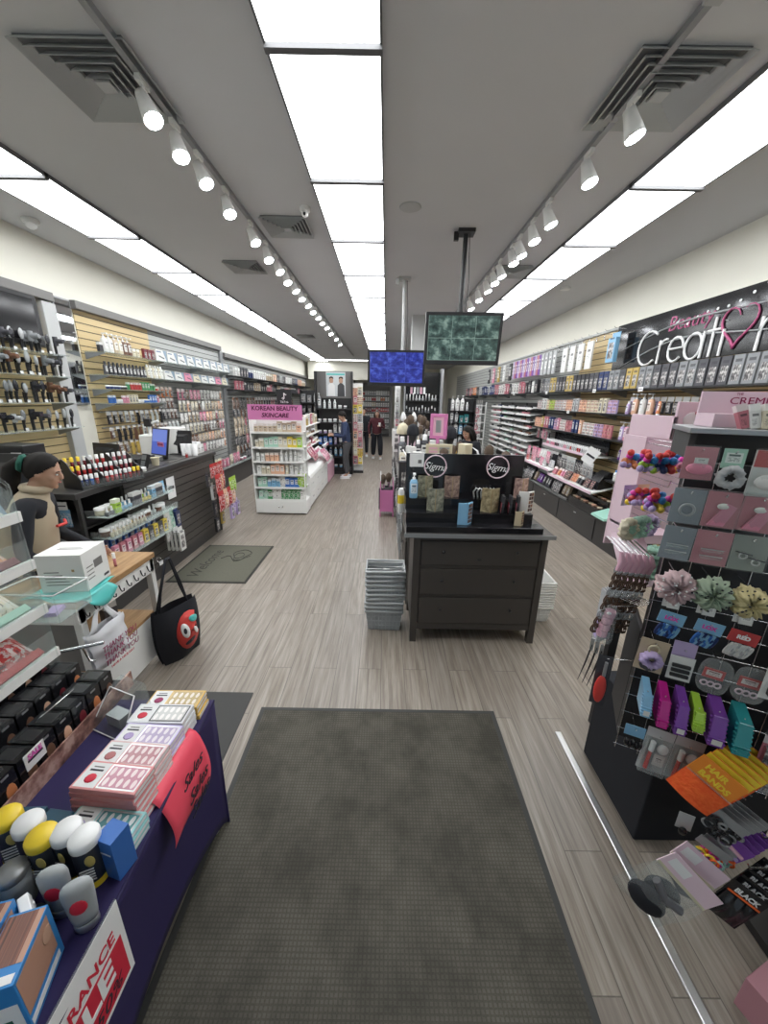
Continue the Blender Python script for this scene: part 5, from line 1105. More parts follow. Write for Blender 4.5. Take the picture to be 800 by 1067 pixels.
# black stepped display with round logos
r = empty('palette_display', (.72, 2.98, 1.036)); tag(r, 'black three-step cosmetics display with two round Sigma logos on dresser', 'display stand')
M().box(-.54,.55,-.21,-.09,0,.05,'black_gloss').obj('lower_step', r, bevel=.002); M().box(-.54,.50,-.09,.03,0,.13,'black_gloss').obj('middle_step', r, bevel=.002); M().box(-.54,.46,.03,.14,0,.22,'black_gloss').obj('upper_step', r, bevel=.002)
M().box(-.54,.46,.14,.16,0,.58,'black_gloss').obj('back_panel', r, bevel=.002)
for cx_ in (-.29,.24):
    b = M(); b.tube([(cx_+.092*math.cos(t), .136, .475+.092*math.sin(t)) for t in [2*PI*k/32 for k in range(32)]], .006, 'pink_pale', 6, True); b.obj('round_logo', r)
    text('lettering', 'Sigma', .085, 'ink_white', r, (cx_, .137, .470), (PI/2,.12,0), .001, shear=.35)
    o = COL.objects[-1]
dz = 1.036
def P_(x_, y_, st): return (x_, y_, dz+(.05,.13,.22)[st]+.001)
put('marbled_palette', P_(.35,3.055,2), 'olive gold open palette on the top step, far left', .1, (.30,.29,.18), None, .95)
put('marbled_palette', P_(.42,2.925,1), 'grey-green open palette on the middle step, left', -.1, (.26,.27,.20), None, 1.0)
put('marbled_palette', P_(.575,3.055,2), 'brown rose open palette standing under the left logo', .0, (.34,.20,.17), None, .95)
put('open_palette', P_(.665,2.83,0), 'pale blue-grey open palette with dark pans on the lowest step', .35, 'sky', None, .95)
put('marbled_palette', P_(.875,2.925,1), 'gold open palette in the centre of the middle step', .0, (.42,.33,.16), None, 1.05)
put('marbled_palette', P_(1.17,3.06,2), 'dusty rose open palette on the top step, far right', .1, (.50,.28,.25), None, .9)
put('open_palette', P_(1.17,2.92,1), 'white open palette with dark pans on the middle step, right', .1, 'white', None, .95)
put('open_palette', P_(1.10,2.83,0), 'small cream gold open palette on the lowest step, right', .3, (.52,.44,.30), None, .62)
put('pump_bottle', (.245, 3.02, dz+.221) , 'white pump bottle with blue label at the left end of the black display', 0, 'sky', None, (.85,.85,.78))
for k in range(9):
    o = put('lip_gloss', P_(.965+.05*(k//3)+.004*k, 2.885+.03*(k % 3), 1), f'dark lipstick tester tube beside the white palette, {ordn(k)} of its cluster', 0, ('black','rose','maroon')[k % 3], 'lipstick tester tubes on the black display', (1.3,1.3,1.5))
    for ch in o.children: ch.data = ch.data.copy(); ch.data.materials[0] = MAT['cap_dark']
r = empty('silver_bow', P_(.85,3.07,2)); tag(r, 'bundle of curled silver tools behind the gold palette', 'beauty tools')
for k in range(6): M().tube([(-.08+.03*k,0,0),(-.09+.032*k,0,.05),(-.07+.03*k,-.01,.085),(-.05+.028*k,-.01,.07)], .007, 'silver', 6).obj('tool', r)
o = M().box(-.06,.06,-.003,.003,-.055,.055,'paper').box(.01,.04,-.0036,-.003,-.025,.005,'grey_trim').obj('price_sign'); o.location = (.27, 3.0, 1.60); tag(o, 'white printed card on the left end of black display top', 'price card'); o.location = (.27, 3.112, 1.56)
# goods standing on the island behind the display: mixed, drawn as separate things
xs = [('makeup_brush','beige'), ('makeup_brush','black'), ('window_carton','charcoal'), ('bottle','cream'), ('dark_bottle','charcoal'), ('carton','white'), ('window_carton','gold'), ('lip_gloss','rose')]
for j, (y0_, n_, s_, lab) in enumerate(((3.45,11,1.9,'directly behind the black display'), (3.75,11,2.0,'second row behind black display'), (4.15,10,2.0,'third row behind black display'), (4.65,9,2.2,'mid island row before pink mirror'), (5.5,9,2.2,'island row after pink mirror'), (6.1,8,2.4,'on the third dresser far row'), (6.8,8,2.6,'on the fourth dresser near row'), (7.5,8,2.6,'on the fourth dresser far row'), (8.4,8,2.6,'on the last dresser'))):
    row(pick([a for a, _ in xs], ['cream','charcoal','black','white','beige','gold','peach','black'], 80+j), (.27, y0_, dz+.001), (.085 if n_ > 9 else .095, .0, 0), n_, 0, lab, f'mixed cosmetics {lab}', s=s_, sj=.2, jit=.02, end='left')
# angled testers / wooden palettes with brushes
r = empty('brush_stand', (.58, 4.0, dz)); tag(r, 'cream brush stand with framed colour chart behind the black display', 'display stand')
M().box(-.14,.14,-.02,.02,.30,.56,'cream_card').obj('chart_board', r, bevel=.002); M().box(-.11,.11,-.08,.08,0,.30,'cream_card').obj('base', r, bevel=.002)
b = M()
for k in range(6): b.box(-.11,-.02,-.024,-.02,.33+.036*k,.35+.036*k,'pink_soft').box(.0,.11,-.024,-.02,.33+.036*k,.35+.036*k,'grey_metal')
b.obj('colour_chart', r)
r = empty('cream_pillow_box', (.86, 4.0, dz), .2); tag(r, 'cream twisted box standing right of the colour chart', 'box'); b = M()
for k in range(3): b.T = Matrix.Rotation(.25*k, 4, 'Z') @ Matrix.Translation((0,0,.19*k)); b.box(-.06,.06,-.05,.05,0,.19,'cream_card')
b.obj('box', r, bevel=.006)
# pink framed mirror
r = empty('pink_mirror', (.70, 5.0, dz), -.35); tag(r, 'bright pink square framed mirror standing on the island', 'mirror')
M().box(-.02,.02,-.02,.02,0,.53,'pink').box(-.08,.08,-.06,.06,0,.02,'pink').obj('stand', r)
M().box(-.11,.11,-.015,.015,.52,.56,'pink').box(-.11,.11,-.015,.015,.80,.84,'pink').box(-.11,-.07,-.015,.015,.56,.80,'pink').box(.07,.11,-.015,.015,.56,.80,'pink').box(-.11,.11,.0,.05,.52,.84,'pink').obj('frame', r, bevel=.003); M().box(-.07,.07,-.004,0,.56,.80,'pink_soft').box(-.035,.035,-.006,-.004,.60,.76,'grey_metal').obj('inner_panel', r)
# cone-shaped cosmetics tower (three pale rounded bottles)
r = empty('white_puff_tower', (.42, 7.3, dz)); tag(r, 'white and pink rounded ornament tower standing on the island', 'ornament')
for sx in (-.08,.12): M().lathe([(.001,.60),(.05,.62),(.055,.68),(.03,.76),(.001,.79)], 'cap_white', 12, (sx,0,0)).obj('ear', r)
M().ell((0,0,.48), (.15,.10,.14), 'white_plastic', 14, 8).ell((0,-.06,.50), (.06,.05,.06), 'pink_soft', 10, 6).box(-.16,.16,-.12,.12,.0,.34,'pink_pale').obj('body', r)
# wig / hat mannequins on the island
def mann(x_, y_, lab, m, s=1):
    r = empty('hat_stand', (x_, y_, dz)); tag(r, lab, 'hat stand'); M().lathe([(.08,0),(.08,.015),(.02,.02),(.018,.30),(.05,.36),(.075,.46),(.06,.55),(.001,.58)], 'black_plastic', 14).obj('head_form', r)
    M().lathe([(.10,.44),(.105,.50),(.085,.58),(.04,.62),(.001,.63)], m, 16).obj('hat', r)
mann(.10+.2, 6.55, 'beige cap on a stand at the left side of the island', 'cream_card'); mann(.46, 6.3, 'tall black hair form on a stand beside the beige cap', 'black_cloth'); mann(1.02, 5.9, 'black cap on a stand toward right of the island', 'black_cloth')
r = empty('hose_tool', (1.0, 4.6, dz)); tag(r, 'silver bent tube tool leaning on right side of the island', 'beauty tool'); M().tube([(-.1,0,.02),(-.05,.0,.25),(.05,.0,.48),(.14,.0,.42),(.22,-.1,.15),(.34,-.25,.02)], .012, 'silver', 8).obj('tube', r)
r = empty('hose_tool', (.28, 4.5, dz)); tag(r, 'silver crossed clamp tool leaning on left side of the island', 'beauty tool'); M().tube([(-.08,-.2,.0),(0,.0,.32),(.02,.1,.40)], .010, 'silver', 8).obj('arm', r); M().tube([(.08,-.2,.0),(.02,.0,.28),(-.06,.1,.42)], .010, 'silver', 8).obj('arm', r)
# left side hangers of the island: dark tools on hooks
for j, (z, nm_) in enumerate(((.98,'top'), (.78,'middle'), (.58,'lower'))):
    row(pick(['hang_card','hang_strand','hang_box'], ['charcoal','black','silver','black','grey','white'], 91+j), (.19, 3.60 if j == 0 else 3.65, z), (0,.17,0), 30, -FX, f'on the {nm_} row of island side', f'packs on the {nm_} row of island side', s=.9, sj=.1)
# pink cart
r = empty('pink_cart', (.045, 6.60, 0)); tag(r, 'pink metal trolley standing on the left side of the island', 'trolley')
M().box(-.12,.12,-.20,.20,.10,.12,'pink').box(-.12,.12,-.20,-.19,.12,.50,'pink').box(-.12,-.11,-.20,.20,.12,.50,'pink').box(.11,.12,-.20,.20,.12,.50,'pink').box(-.12,.12,.19,.20,.12,.50,'pink').obj('bin', r, bevel=.003)
for sx in (-.115,.115):
    for sy in (-.19,.19): M().tube([(sx,sy,0),(sx,sy,.66)], .010, 'pink', 6).obj('leg', r)
M().tube([(-.115,-.19,.62),(-.115,-.15,.74),(-.115,0,.80),(-.115,.15,.74),(-.115,.19,.62)], .010, 'silver', 6).obj('handle', r)
row([('makeup_brush','black'), ('window_carton','charcoal'), ('dark_bottle','black')], (-.03, 6.48, .122), (.035,.05,0), 5, 0, 'standing in the pink trolley', 'tools in the pink trolley', s=2.6, end='left')
r = empty('yellow_bottle', (.155, 3.32, 1.036)); tag(r, 'white and yellow bottle at the left edge behind dresser corner', 'bottle'); M().lathe([(.001,0),(.028,.002),(.03,.01),(.03,.20),(.02,.23)], 'cap_white', 14).obj('body', r); M().lathe([(.0305,.09),(.0305,.17)], 'yellow', 14, cap=False).obj('label', r)
# ================================================================ BASKETS
P('basket_rim', (.46,.48,.49), .45)
def basket(w, d, h, m, hm):
    b = M(); t = .86
    def R4(z, k): return [(-w/2*k,-d/2*k,z), (w/2*k,-d/2*k,z), (w/2*k,d/2*k,z), (-w/2*k,d/2*k,z)]
    for i in range(4):
        a0, a1, b0, b1 = R4(0,t)[i], R4(0,t)[(i+1) % 4], R4(h,1)[i], R4(h,1)[(i+1) % 4]
        A0, A1, B0, B1 = map(Vector, (a0,a1,b0,b1)); c = Vector((0,0,0)); nn = (A1-A0).cross(B0-A0).normalized()*.003
        b.add([A0,A1,B1,B0,A0-nn,A1-nn,B1-nn,B0-nn], [(0,1,2,3),(7,6,5,4),(0,4,5,1),(3,2,6,7)], m)
        for k in range(1, 9): 
            p, q_ = A0.lerp(A1, k/9), B0.lerp(B1, k/9); b.tube([p+nn*.6, q_+nn*.6], .003, m, 4)
        for k in (1,2,3): b.tube([A0.lerp(B0, k/4)+nn*.6, A1.lerp(B1, k/4)+nn*.6], .003, m, 4)
    b.add(R4(.002,t), [(0,1,2,3)], m)
    rim = M(); pts = [Vector(p) for p in R4(h,1.04)]; rim.tube(pts, .012, 'basket_rim' if m == 'grey_plastic' else m, 6, True)
    hd = M(); 
    for sg in (-1,1): hd.tube([(-w/2,sg*.02,h),(-w*.5,sg*d*.30,h+.006),(w*.5,sg*d*.30,h+.006),(w/2,sg*.02,h)], .005, hm, 6)
    return b, rim, hd
bb, rr_, hh = basket(.33, .24, .20, 'grey_plastic', 'silver'); r0 = nolink(bb, 'shopping_basket'); proto('gbasket', 'basket', r0, [nolink(rr_, 'rim', r0), nolink(hh, 'handle', r0)])
for k in range(10):
    put('gbasket', (.02+rnd.uniform(-.006,.006), 3.06+rnd.uniform(-.006,.006), .003+.044*k), f"grey plastic shopping basket in nested stack beside the dresser, {ordn(9-k)} from the top", rnd.uniform(-.05,.05), None, 'grey shopping baskets')
bb, rr_, hh = basket(.24, .36, .16, 'white_plastic', 'white_plastic'); r0 = nolink(bb, 'wire_basket'); proto('wbasket', 'basket', r0, [nolink(rr_, 'rim', r0)])
for k in range(11):
    put('wbasket', (1.50, 3.30, .003+.026*k), f"white basket in nested stack right of the dresser, {ordn(10-k)} from the top", rnd.uniform(-.02,.02), None, 'white shopping baskets')

# ================================================================ KOREAN SKINCARE DISPLAY
r = empty('skincare_gondola', (-1.87, 6.45, 0)); tag(r, 'white skincare gondola with pink header sign and stocked end shelves', 'display rack')
M().box(-.46,-.44,0,.36,.26,1.72,'white_plastic').box(.44,.46,0,.02,.26,1.72,'white_plastic').box(-.44,.44,.34,.36,.26,1.72,'white_plastic').obj('frame', r)
M().box(-.46,.46,0,.36,.02,.26,'white_plastic').obj('base', r, bevel=.003)
for sg in (-1,1): d = M().box(.005 if sg > 0 else -.445,.445 if sg > 0 else -.005,-.012,-.001,.035,.25,'white_plastic').obj('door', r, bevel=.002); knob(d, sg*.03, -.012, .15, 'chrome')
KZ = (.27, .50, .735, .965, 1.21, 1.47)
for z in KZ: M().box(-.44,.44,.0,.34,z-.012,z,'white_paint').box(-.44,.44,-.006,0,z-.022,z+.012,'white_plastic').obj('shelf', r)
M().box(-.455,.46,-.02,-.008,1.68,1.93,'pink').obj('header_sign', r)
P('ink_maroon2', (.10,.005,.05), .5)
text('lettering', 'KOREAN BEAUTY', .098, 'ink_maroon2', r, (0,-.0215,1.865), (PI/2,0,0), .001, bold=.003)
text('lettering', 'SKINCARE', .098, 'ink_maroon2', r, (0,-.0215,1.755), (PI/2,0,0), .001, bold=.003, shear=.2)
KP = [(['carton','label_carton'],['cream','beige','white','peach']), (['carton','label_carton','wide_carton'][:2],['mint','peach','cream','lime','yellow']), (['bottle','carton','label_carton'],['pink','peach','rose','white']), (['label_carton','carton','bottle'],['white','cream','peach','lime']), (['folded_bag','label_carton','carton'],['mint','sky','blue','white','lime']), (['folded_bag','label_carton'],['white','green','orange','mint'])]
for j, z in enumerate(reversed(KZ)):
    pr_, co_ = KP[j]; p_ = pick(pr_, co_, 200+j)
    L = row(p_, (-2.24, 6.53, z+.001), (.0825,0,0), 10, 0, f'on the {ordn(j)} skincare end shelf', f'skincare on the {ordn(j)} end shelf', s=1.12, sj=.12, end='left')
    for o in L:
        if o.name.startswith('refill'): o.location.z += .2*o.scale[0]; o.rotation_euler.x = 0
# side run of drawers and sloped bins
r = empty('skincare_side_unit', (-1.62, 7.95, 0)); tag(r, 'white drawer unit with sloped bins along the side of skincare gondola', 'display rack')
M().box(-.45,.20,-1.10,1.10,.03,.60,'white_plastic').obj('body', r, bevel=.004)
for k in range(4):
    for j in range(2):
        d = M().box(.20,.212,-1.07+.535*k,-.555+.535*k,.06+.265*j,.305+.265*j,'white_plastic').obj('drawer', r, bevel=.002); M().box(.212,.222,-.86+.535*k,-.76+.535*k,.18+.265*j,.195+.265*j,'silver').obj('handle', d)
M().hull([(-.2,-1.10,.60),(.22,-1.10,.60),(.22,1.10,.60),(-.2,1.10,.60),(-.2,-1.10,.88),(.20,-1.10,.64),(.20,1.10,.64),(-.2,1.10,.88)], 'white_paint').obj('sloped_bin', r)
M().box(-.22,-.20,-1.10,1.10,.60,1.68,'white_paint').obj('back_panel', r)
for z in (1.08, 1.30, 1.50): M().box(-.2,.06,-1.10,1.10,z-.012,z,'white_paint').obj('shelf', r)
row(pick(['folded_bag','jar','label_carton'], ['pink','rose','peach','white','pink'], 301), (-1.50, 6.98, .90), (0,.13,0), 16, FX, 'in front of sloped bin', 'pink packs in front of sloped bin', s=1.5, jit=.02, rot=(-.6,0,FX))
row(pick(['folded_bag','label_carton','jar'], ['pink','white','brown','rose','cream'], 302), (-1.64, 6.98, 1.04), (0,.13,0), 16, FX, 'in back of sloped bin', 'pink packs in back of sloped bin', s=1.6, jit=.02, rot=(-.5,0,FX))
for j, z in enumerate((1.50,1.30,1.08)): row(pick(['label_carton','jar','window_carton','carton'], ['brown','beige','white','gold','rose','cream'], 303+j), (-1.66, 6.98, z+.001), (0,.12,0), 17, FX, f'on the {ordn(j)} side shelf', f'skincare on the {ordn(j)} side shelf', s=1.45, jit=.02)
r = empty('pink_bin_unit', (-1.62, 9.65, 0)); tag(r, 'pink drawer bin at the far end of the white drawer unit', 'display bin'); M().box(-.4,.22,-.5,.5,.02,.48,'pink_soft').obj('bin', r, bevel=.004); M().hull([(-.2,-.5,.48),(.2,-.5,.48),(.2,.5,.48),(-.2,.5,.48),(-.2,-.5,.8),(.18,-.5,.55),(.18,.5,.55),(-.2,.5,.8)], 'white_paint').obj('slope', r)
row(pick(['folded_bag','jar'], ['white','silver','pink','brown'], 310), (-1.52, 9.25, .86), (0,.14,0), 6, FX, 'on the pink bin', 'packs on the pink bin', s=1.3, rot=(-.5,0,FX))
r = empty('note_sign', (-1.78, 6.75, 1.78)); tag(r, 'small black sign with white musical note symbol above the pink header', 'sign'); M().box(-.13,.13,0,.01,.14,.40,'black_plastic').box(-.01,.01,.01,.02,-.08,.14,'grey_metal').obj('board', r); M().tube([(.0,-.006,.34),(.0,-.006,.25),(-.02,-.006,.235),(-.035,-.006,.25),(-.02,-.006,.268)], .008, 'ink_white', 6).tube([(.0,-.006,.34),(.015,-.006,.32),(.04,-.006,.31)], .008, 'ink_white', 6).obj('note_symbol', r)
text('lettering', 'TikTok', .05, 'ink_white', r, (0,-.003,.19), (PI/2,0,0), .001)
# ================================================================ POSTER GONDOLA behind (y = 10.6)
def dark_gondola(x0, x1, y, h, zs, lab, seed, where, cols, protos, s=1.5, pitch=.16, back='black_plastic'):
    r = empty('shelf_gondola', ((x0+x1)/2, y, 0)); tag(r, lab, 'display rack'); w = (x1-x0)/2
    M().box(-w,w,.28,.32,0,h,back).obj('back_panel', r); M().box(-w,-w+.03,0,.3,0,h,'black_metal').box(w-.03,w,0,.3,0,h,'black_metal').obj('side_panel', r); M().box(-w,w,-.02,.3,0,.14,'black_metal').obj('plinth', r)
    for z in zs: M().box(-w+.03,w-.03,-.02,.28,z-.03,z,'black_metal').obj('shelf', r)
    for j, z in enumerate(zs):
        L = row(pick(protos, cols[j % len(cols)], seed+j), (x0+.10, y+.10, z+.001), (pitch,0,0), int((x1-x0-.12)/pitch), 0, f'on the {ordn(j)} shelf {where}', f'goods on the {ordn(j)} shelf {where}', s=s, sj=.1, end='left')
        for o in L:
            if o.name.startswith('refill'): o.location.z += .2*o.scale[0]
    return r
r = dark_gondola(-1.90, -.90, 10.3, 2.72, (1.78, 1.42, 1.12, .82, .50, .18), 'black shelf gondola with large portrait poster in the aisle', 400, 'of poster gondola', [['silver','white','grey','clear'], ['silver','clear','white'], ['lilac','white','silver'], ['peach','lilac','blue','charcoal'], ['blue','navy','sky'], ['sky','teal','red','pink']], ['bottle','label_carton','pump_bottle','jar'], 1.35, .14)
M().box(-.5,.5,.24,.275,2.05,2.74,'grey_trim').obj('header_board', r); M().box(-.22,.30,.232,.24,2.10,2.72,'poster_white').obj('poster', r) if 'poster_white' in MAT else (P('poster_white', (.62,.65,.66), .5), M().box(-.22,.30,.232,.24,2.10,2.72,'poster_white').obj('poster', r))
M().box(-.20,.28,.228,.232,2.64,2.68,'teal_bag').obj('poster_strip', r)
for sx in (-.08,.18):
    M().ell((sx,.228,2.50), (.055,.004,.075), 'skin', 12, 8).obj('poster_face', r); M().ell((sx,.230,2.56), (.058,.003,.045), 'hair', 12, 8).obj('poster_hair', r)
    M().prism([(sx-.10,2.10),(sx+.10,2.10),(sx+.09,2.38),(sx+.03,2.44),(sx-.03,2.44),(sx-.09,2.38)], .226, .231, 'paper' if sx < 0 else 'grey_jean').obj('poster_figure', r)
# white narrow magazine-like rack right of it
def card_tower(x0, y, h, lab, seed, n, where, s=1.6, m='white_plastic'):
    r = empty('card_tower', (x0, y, 0)); tag(r, lab, 'display rack'); M().box(-.14,.14,.04,.07,0,h,m).obj('back_panel', r); M().box(-.16,.16,-.1,.1,0,.06,'black_metal').obj('foot', r)
    for k in range(n):
        z = .25+(h-.35)*k/n
        M().box(-.14,.14,-.04,.04,z-.02,z,m).obj('ledge', r)
        put(('window_carton','label_carton','palette_carton')[(k+seed) % 3], (x0-.06, y-.01, z+.001), f'printed pack in left column of {where}, {ordn(k)} from bottom', 0, G.choice(('white','cream','yellow','peach','silver','rose')), f'packs in {where}', s); put(('label_carton','palette_carton','window_carton')[(k+seed) % 3], (x0+.07, y-.01, z+.001), f'printed pack in right column of {where}, {ordn(k)} from bottom', 0, G.choice(('white','cream','yellow','peach','silver','rose')), f'packs in {where}', s)
card_tower(-.66-.12, 10.6, 2.45, 'narrow white tower of printed packs right of the poster gondola', 0, 9, 'the white pack tower')
# middle far run seen along the aisle (left of the walking people)
dark_gondola(-2.9, -2.0, 13.0, 2.3, (1.9,1.55,1.2,.85,.5), 'dark shelf gondola further down the left aisle', 430, 'of further left gondola', [['silver','white','grey'], ['charcoal','red','silver']], ['bottle','window_carton'], 1.7, .2)
r = empty('aisle_run', (-1.35, 14.2, 0)); tag(r, 'long low shelf run on the left of the aisle behind the man', 'display rack')
M().box(-.25,.02,-3.0,3.0,0,.16,'black_metal').obj('plinth', r); M().box(-.25,-.22,-3,3,.16,1.9,'slat_grey').obj('back_panel', r)
for z in (.5,.85,1.2,1.55): M().box(-.22,.02,-3,3,z-.02,z,'glass_sheet').obj('shelf', r)
for j, z in enumerate((.161,.5,.85,1.2,1.55)): row(pick(['window_carton','label_carton','dark_bottle'], ['charcoal','silver','white','blue','black','rose'], 440+j), (-1.42, 11.5, z+.001), (0,.27,0), 20, FX, f'on {ordn(j)} shelf of low aisle run', f'goods on {ordn(j)} shelf of low aisle run', s=1.6)
# ================================================================ BACK WALL SHELVES
r = empty('back_shelving', (-.75, 21.6, 0)); tag(r, 'wide back wall shelving stocked with hair color cartons between grey columns', 'display rack')
M().box(-.95,.95,.3,.34,0,2.9,'grey_trim').obj('back_panel', r); M().box(-.95,.95,-.1,.3,0,.14,'black_metal').obj('plinth', r)
BZ = (.45,.75,1.05,1.35,1.65,1.95,2.25)
for z in BZ: M().box(-.95,.95,0,.3,z-.03,z,'grey_metal').obj('shelf', r)
BC = [['grey','silver'], ['white','silver','grey'], ['white','silver'], ['red','maroon','rose'], ['white','cream'], ['orange','yellow','red','white'], ['white','red','rose','silver']]
for j, z in enumerate(BZ): row(pick(['label_carton','carton'], BC[j], 500+j), (-1.62, 21.68, z+.001), (.125,0,0), 15, 0, f'on the {ordn(6-j)} back wall shelf', f'cartons on the {ordn(6-j)} back wall shelf', s=1.45, end='left')
for x0, nm_ in ((-1.78,'left'), (.28,'right')):
    o = struct(M().box(x0-.08,x0+.08,21.3,21.5,0,HC,'grey_trim').obj('column_'+nm_))
r = empty('tall_card_rack', (.40, 14.0, 0)); tag(r, 'tall thin white rack of printed packs at the island end', 'display rack'); M().box(-.08,.12,-.02,.02,0,2.55,'white_plastic').obj('back_panel', r); M().box(-.12,.16,-.14,.14,0,.05,'black_metal').obj('foot', r)
for k in range(8): put(('window_carton','label_carton')[k % 2], (.42, 13.955, .30+.27*k), f'printed pack on the tall thin rack, {ordn(k)} from the bottom', 0, G.choice(('white','silver','grey','rose')), 'packs on the tall thin rack', 1.55)
# dark display fixture beyond the island
dark_gondola(.55, 1.75, 12.0, 2.86, (2.02, 1.66, 1.22, .85, .48), 'tall black display fixture with mirror panels beyond the island', 520, 'of tall black fixture', [['white','silver','grey'], ['charcoal','grey'], ['silver','grey','white'], ['black','charcoal'], ['black','silver']], ['makeup_brush','lip_gloss','polish_bottle'][1:], 2.0, .10)
r = [o for o in COL.objects if o.get('label','').startswith('tall black display fixture')][0]
M().box(-.55,.55,.20,.27,2.10,2.84,'black_gloss').obj('header_board', r)
b = M()
for k in range(9): b.box(-.36+.1*(k % 5)-.03, -.29+.1*(k % 5)-.03, .19,.20, 2.22+.26*(k//5), 2.42+.26*(k//5), ('pink_soft','cap_white','grey_metal')[k % 3])
b.obj('header_pictures', r); M().box(.52,.60,-.05,.32,0,2.95,'grey_metal').box(-.60,-.55,-.05,.32,1.6,2.9,'grey_metal').obj('grey_post', r)
dark_gondola(.45, 1.10, 10.6, 1.65, (1.30,.95,.6,.25), 'lower black gondola in front of the tall fixture', 540, 'of lower black gondola', [['silver','grey','white'], ['charcoal','black','silver']], ['window_carton','bottle'], 1.4, .13)
dark_gondola(1.9, 2.7, 11.5, 2.1, (1.75,1.4,1.05,.7,.35), 'dark shelf gondola right of the tall fixture', 560, 'of right far gondola', [['white','beige','silver'], ['teal','sky','grey'], ['sky','white','charcoal']], ['window_carton','bottle','pump_bottle'], 1.5, .15)
# ================================================================ RIGHT WALL
WR = XR-.034; BX = -PI/2     # products face -x
r = empty('beauty_sign', (WR-.02, 4.72, 2.855)); tag(r, 'large black wall sign with white and pink Beauty Creations lettering', 'sign')
M().box(-.03,.02,-1.52,1.52,-.315,.315,'black_gloss').obj('board', r, bevel=.004)
RS = (PI/2,0,BX)
# letters run from the far end (+y) toward the viewer
def arc(cx, cz, rx, rz_, a0, a1, n=14): return [(cx+rx*math.cos(math.radians(a0+(a1-a0)*k/n)), cz+rz_*math.sin(math.radians(a0+(a1-a0)*k/n))) for k in range(n+1)]
GL = dict(C=[arc(.21,.21,.20,.21,48,312)], r=[[(.43,0),(.43,.28)], arc(.53,.17,.10,.11,180,75,8)], e=[[(.60,.15),(.84,.15)]+arc(.72,.14,.12,.14,5,318)],
    a=[arc(.99,.14,.12,.14,0,360,18), [(1.12,.28),(1.12,0)]], t=[[(1.24,.40),(1.24,.0)], [(1.16,.27),(1.33,.27)]], i=[[(1.37,.26),(1.37,0)], [(1.37,.34),(1.372,.345)]],
    n=[[(1.78,0),(1.78,.30)], arc(1.90,.17,.12,.13,180,0,10)+[(2.02,0)]], s=[arc(2.21,.21,.08,.075,60,270,8)+arc(2.21,.07,.09,.075,90,-120,8)])
for ch_, st_ in GL.items():
    b = M()
    for ln in st_: b.tube([(-.040, .92-u, -.305+z_) for u, z_ in ln], .0145, 'ink_white', 6)
    b.obj('lettering', r)
P('magenta_ink', (.45,.08,.20), .4); text('lettering', 'Beauty', .25, 'magenta_ink', r, (-.034, .42, .135), RS, .004, align='LEFT', bold=-.004, shear=.1)
b = M(); hp = [(16*math.sin(t)**3, 13*math.cos(t)-5*math.cos(2*t)-2*math.cos(3*t)-math.cos(4*t)) for t in [2*PI*k/30 for k in range(3, 30)]]
b.tube([(-.040, -.60-p[0]*.0125, -.02+p[1]*.0135) for p in hp], [.004+.010*math.sin(PI*k/len(hp)) for k in range(len(hp))], 'magenta_ink', 6); b.obj('heart', r)
b = M()
for o_, sc_ in ((-.24,1.0), (-.02,.6)): b.tube([(-.034, 1.35-2.75*k/16, o_+.10*sc_*math.sin(k*.34-.6)+.014*k) for k in range(17)], [.003+.010*math.sin(PI*k/16) for k in range(17)], 'grey_metal', 5)
b.obj('ribbon', r)
for k in range(8): M().ell((-.036, .10-.13*k, .10+.025*k+.03*math.sin(k)), (.006,.018,.016), 'cap_white', 8, 5).obj('sparkle', r)
def rshelf(y0, y1, z, d, lab, mat='black_metal'): return glass_shelf(WR, y0, y1, z, d, lab, side=-1, mat=mat, th=.02)
rshelf(3.0, 8.6, 2.24, .30, 'top shelf of boxed tools on near right wall'); rshelf(8.6, 16.5, 2.24, .30, 'top shelf of boxed tools on far right wall')
rshelf(4.6, 8.55, 1.90, .30, 'second shelf with eyeshadow palettes on right wall'); rshelf(4.6, 8.55, 1.54, .32, 'third shelf with palettes and lilac bottles on right wall')
rshelf(4.6, 5.52, 1.26, .26, 'short shelf with pink bottles near the pink stand'); rshelf(4.6, 5.52, .95, .28, 'short shelf with colourful capped tubs near the pink stand')
row(pick(['window_carton'], ['charcoal','black','charcoal','charcoal','gold','black','navy','grey'], 601), (WR-.22, 3.10, 2.241), (0,.138,0), 39, BX, 'on the top right shelf', 'boxed tools on the top right shelf', s=(1.45,1.2,1.8), sj=0)
row(pick(['hang_pouch','hang_card'], ['lilac','black','charcoal','lilac'], 602), (WR-.16, 4.3, 2.12), (0,.12,0), 10, BX, 'hanging under the top right shelf', 'packs hanging under top right shelf', s=1.1)
row(pick(['window_carton','label_carton'], ['navy','silver','charcoal','white','black','rose','orange'], 603), (WR-.22, 8.7, 2.241), (0,.20,0), 38, BX, 'on the far top right shelf', 'boxed tools on far top right shelf', s=1.75, sj=.1)
row(pick(['palette_carton','palette_carton','palette_carton','window_carton'], ['white','lilac','lime','silver','pink','peach','cream'], 604), (WR-.24, 5.62, 1.901), (0,.122,0), 24, BX, 'on the second right shelf', 'palettes on second right shelf', s=(1.05,1,1.45))
row([('squeeze_tube','orange'), ('pump_bottle','peach'), ('pump_bottle','white'), ('pump_bottle','peach'), ('bottle','lilac')], (WR-.22, 4.75, 1.901), (0,.15,0), 5, BX, 'near end of the second right shelf', 'bottles at near end of second right shelf', s=1.0)
row(pick(['palette_carton','label_carton','palette_carton'], ['white','pink','navy','peach','gold','cream','rose','lilac'], 605), (WR-.25, 5.62, 1.541), (0,.122,0), 24, BX, 'on the third right shelf', 'palettes on third right shelf', s=(1.05,1,1.45), sj=0)
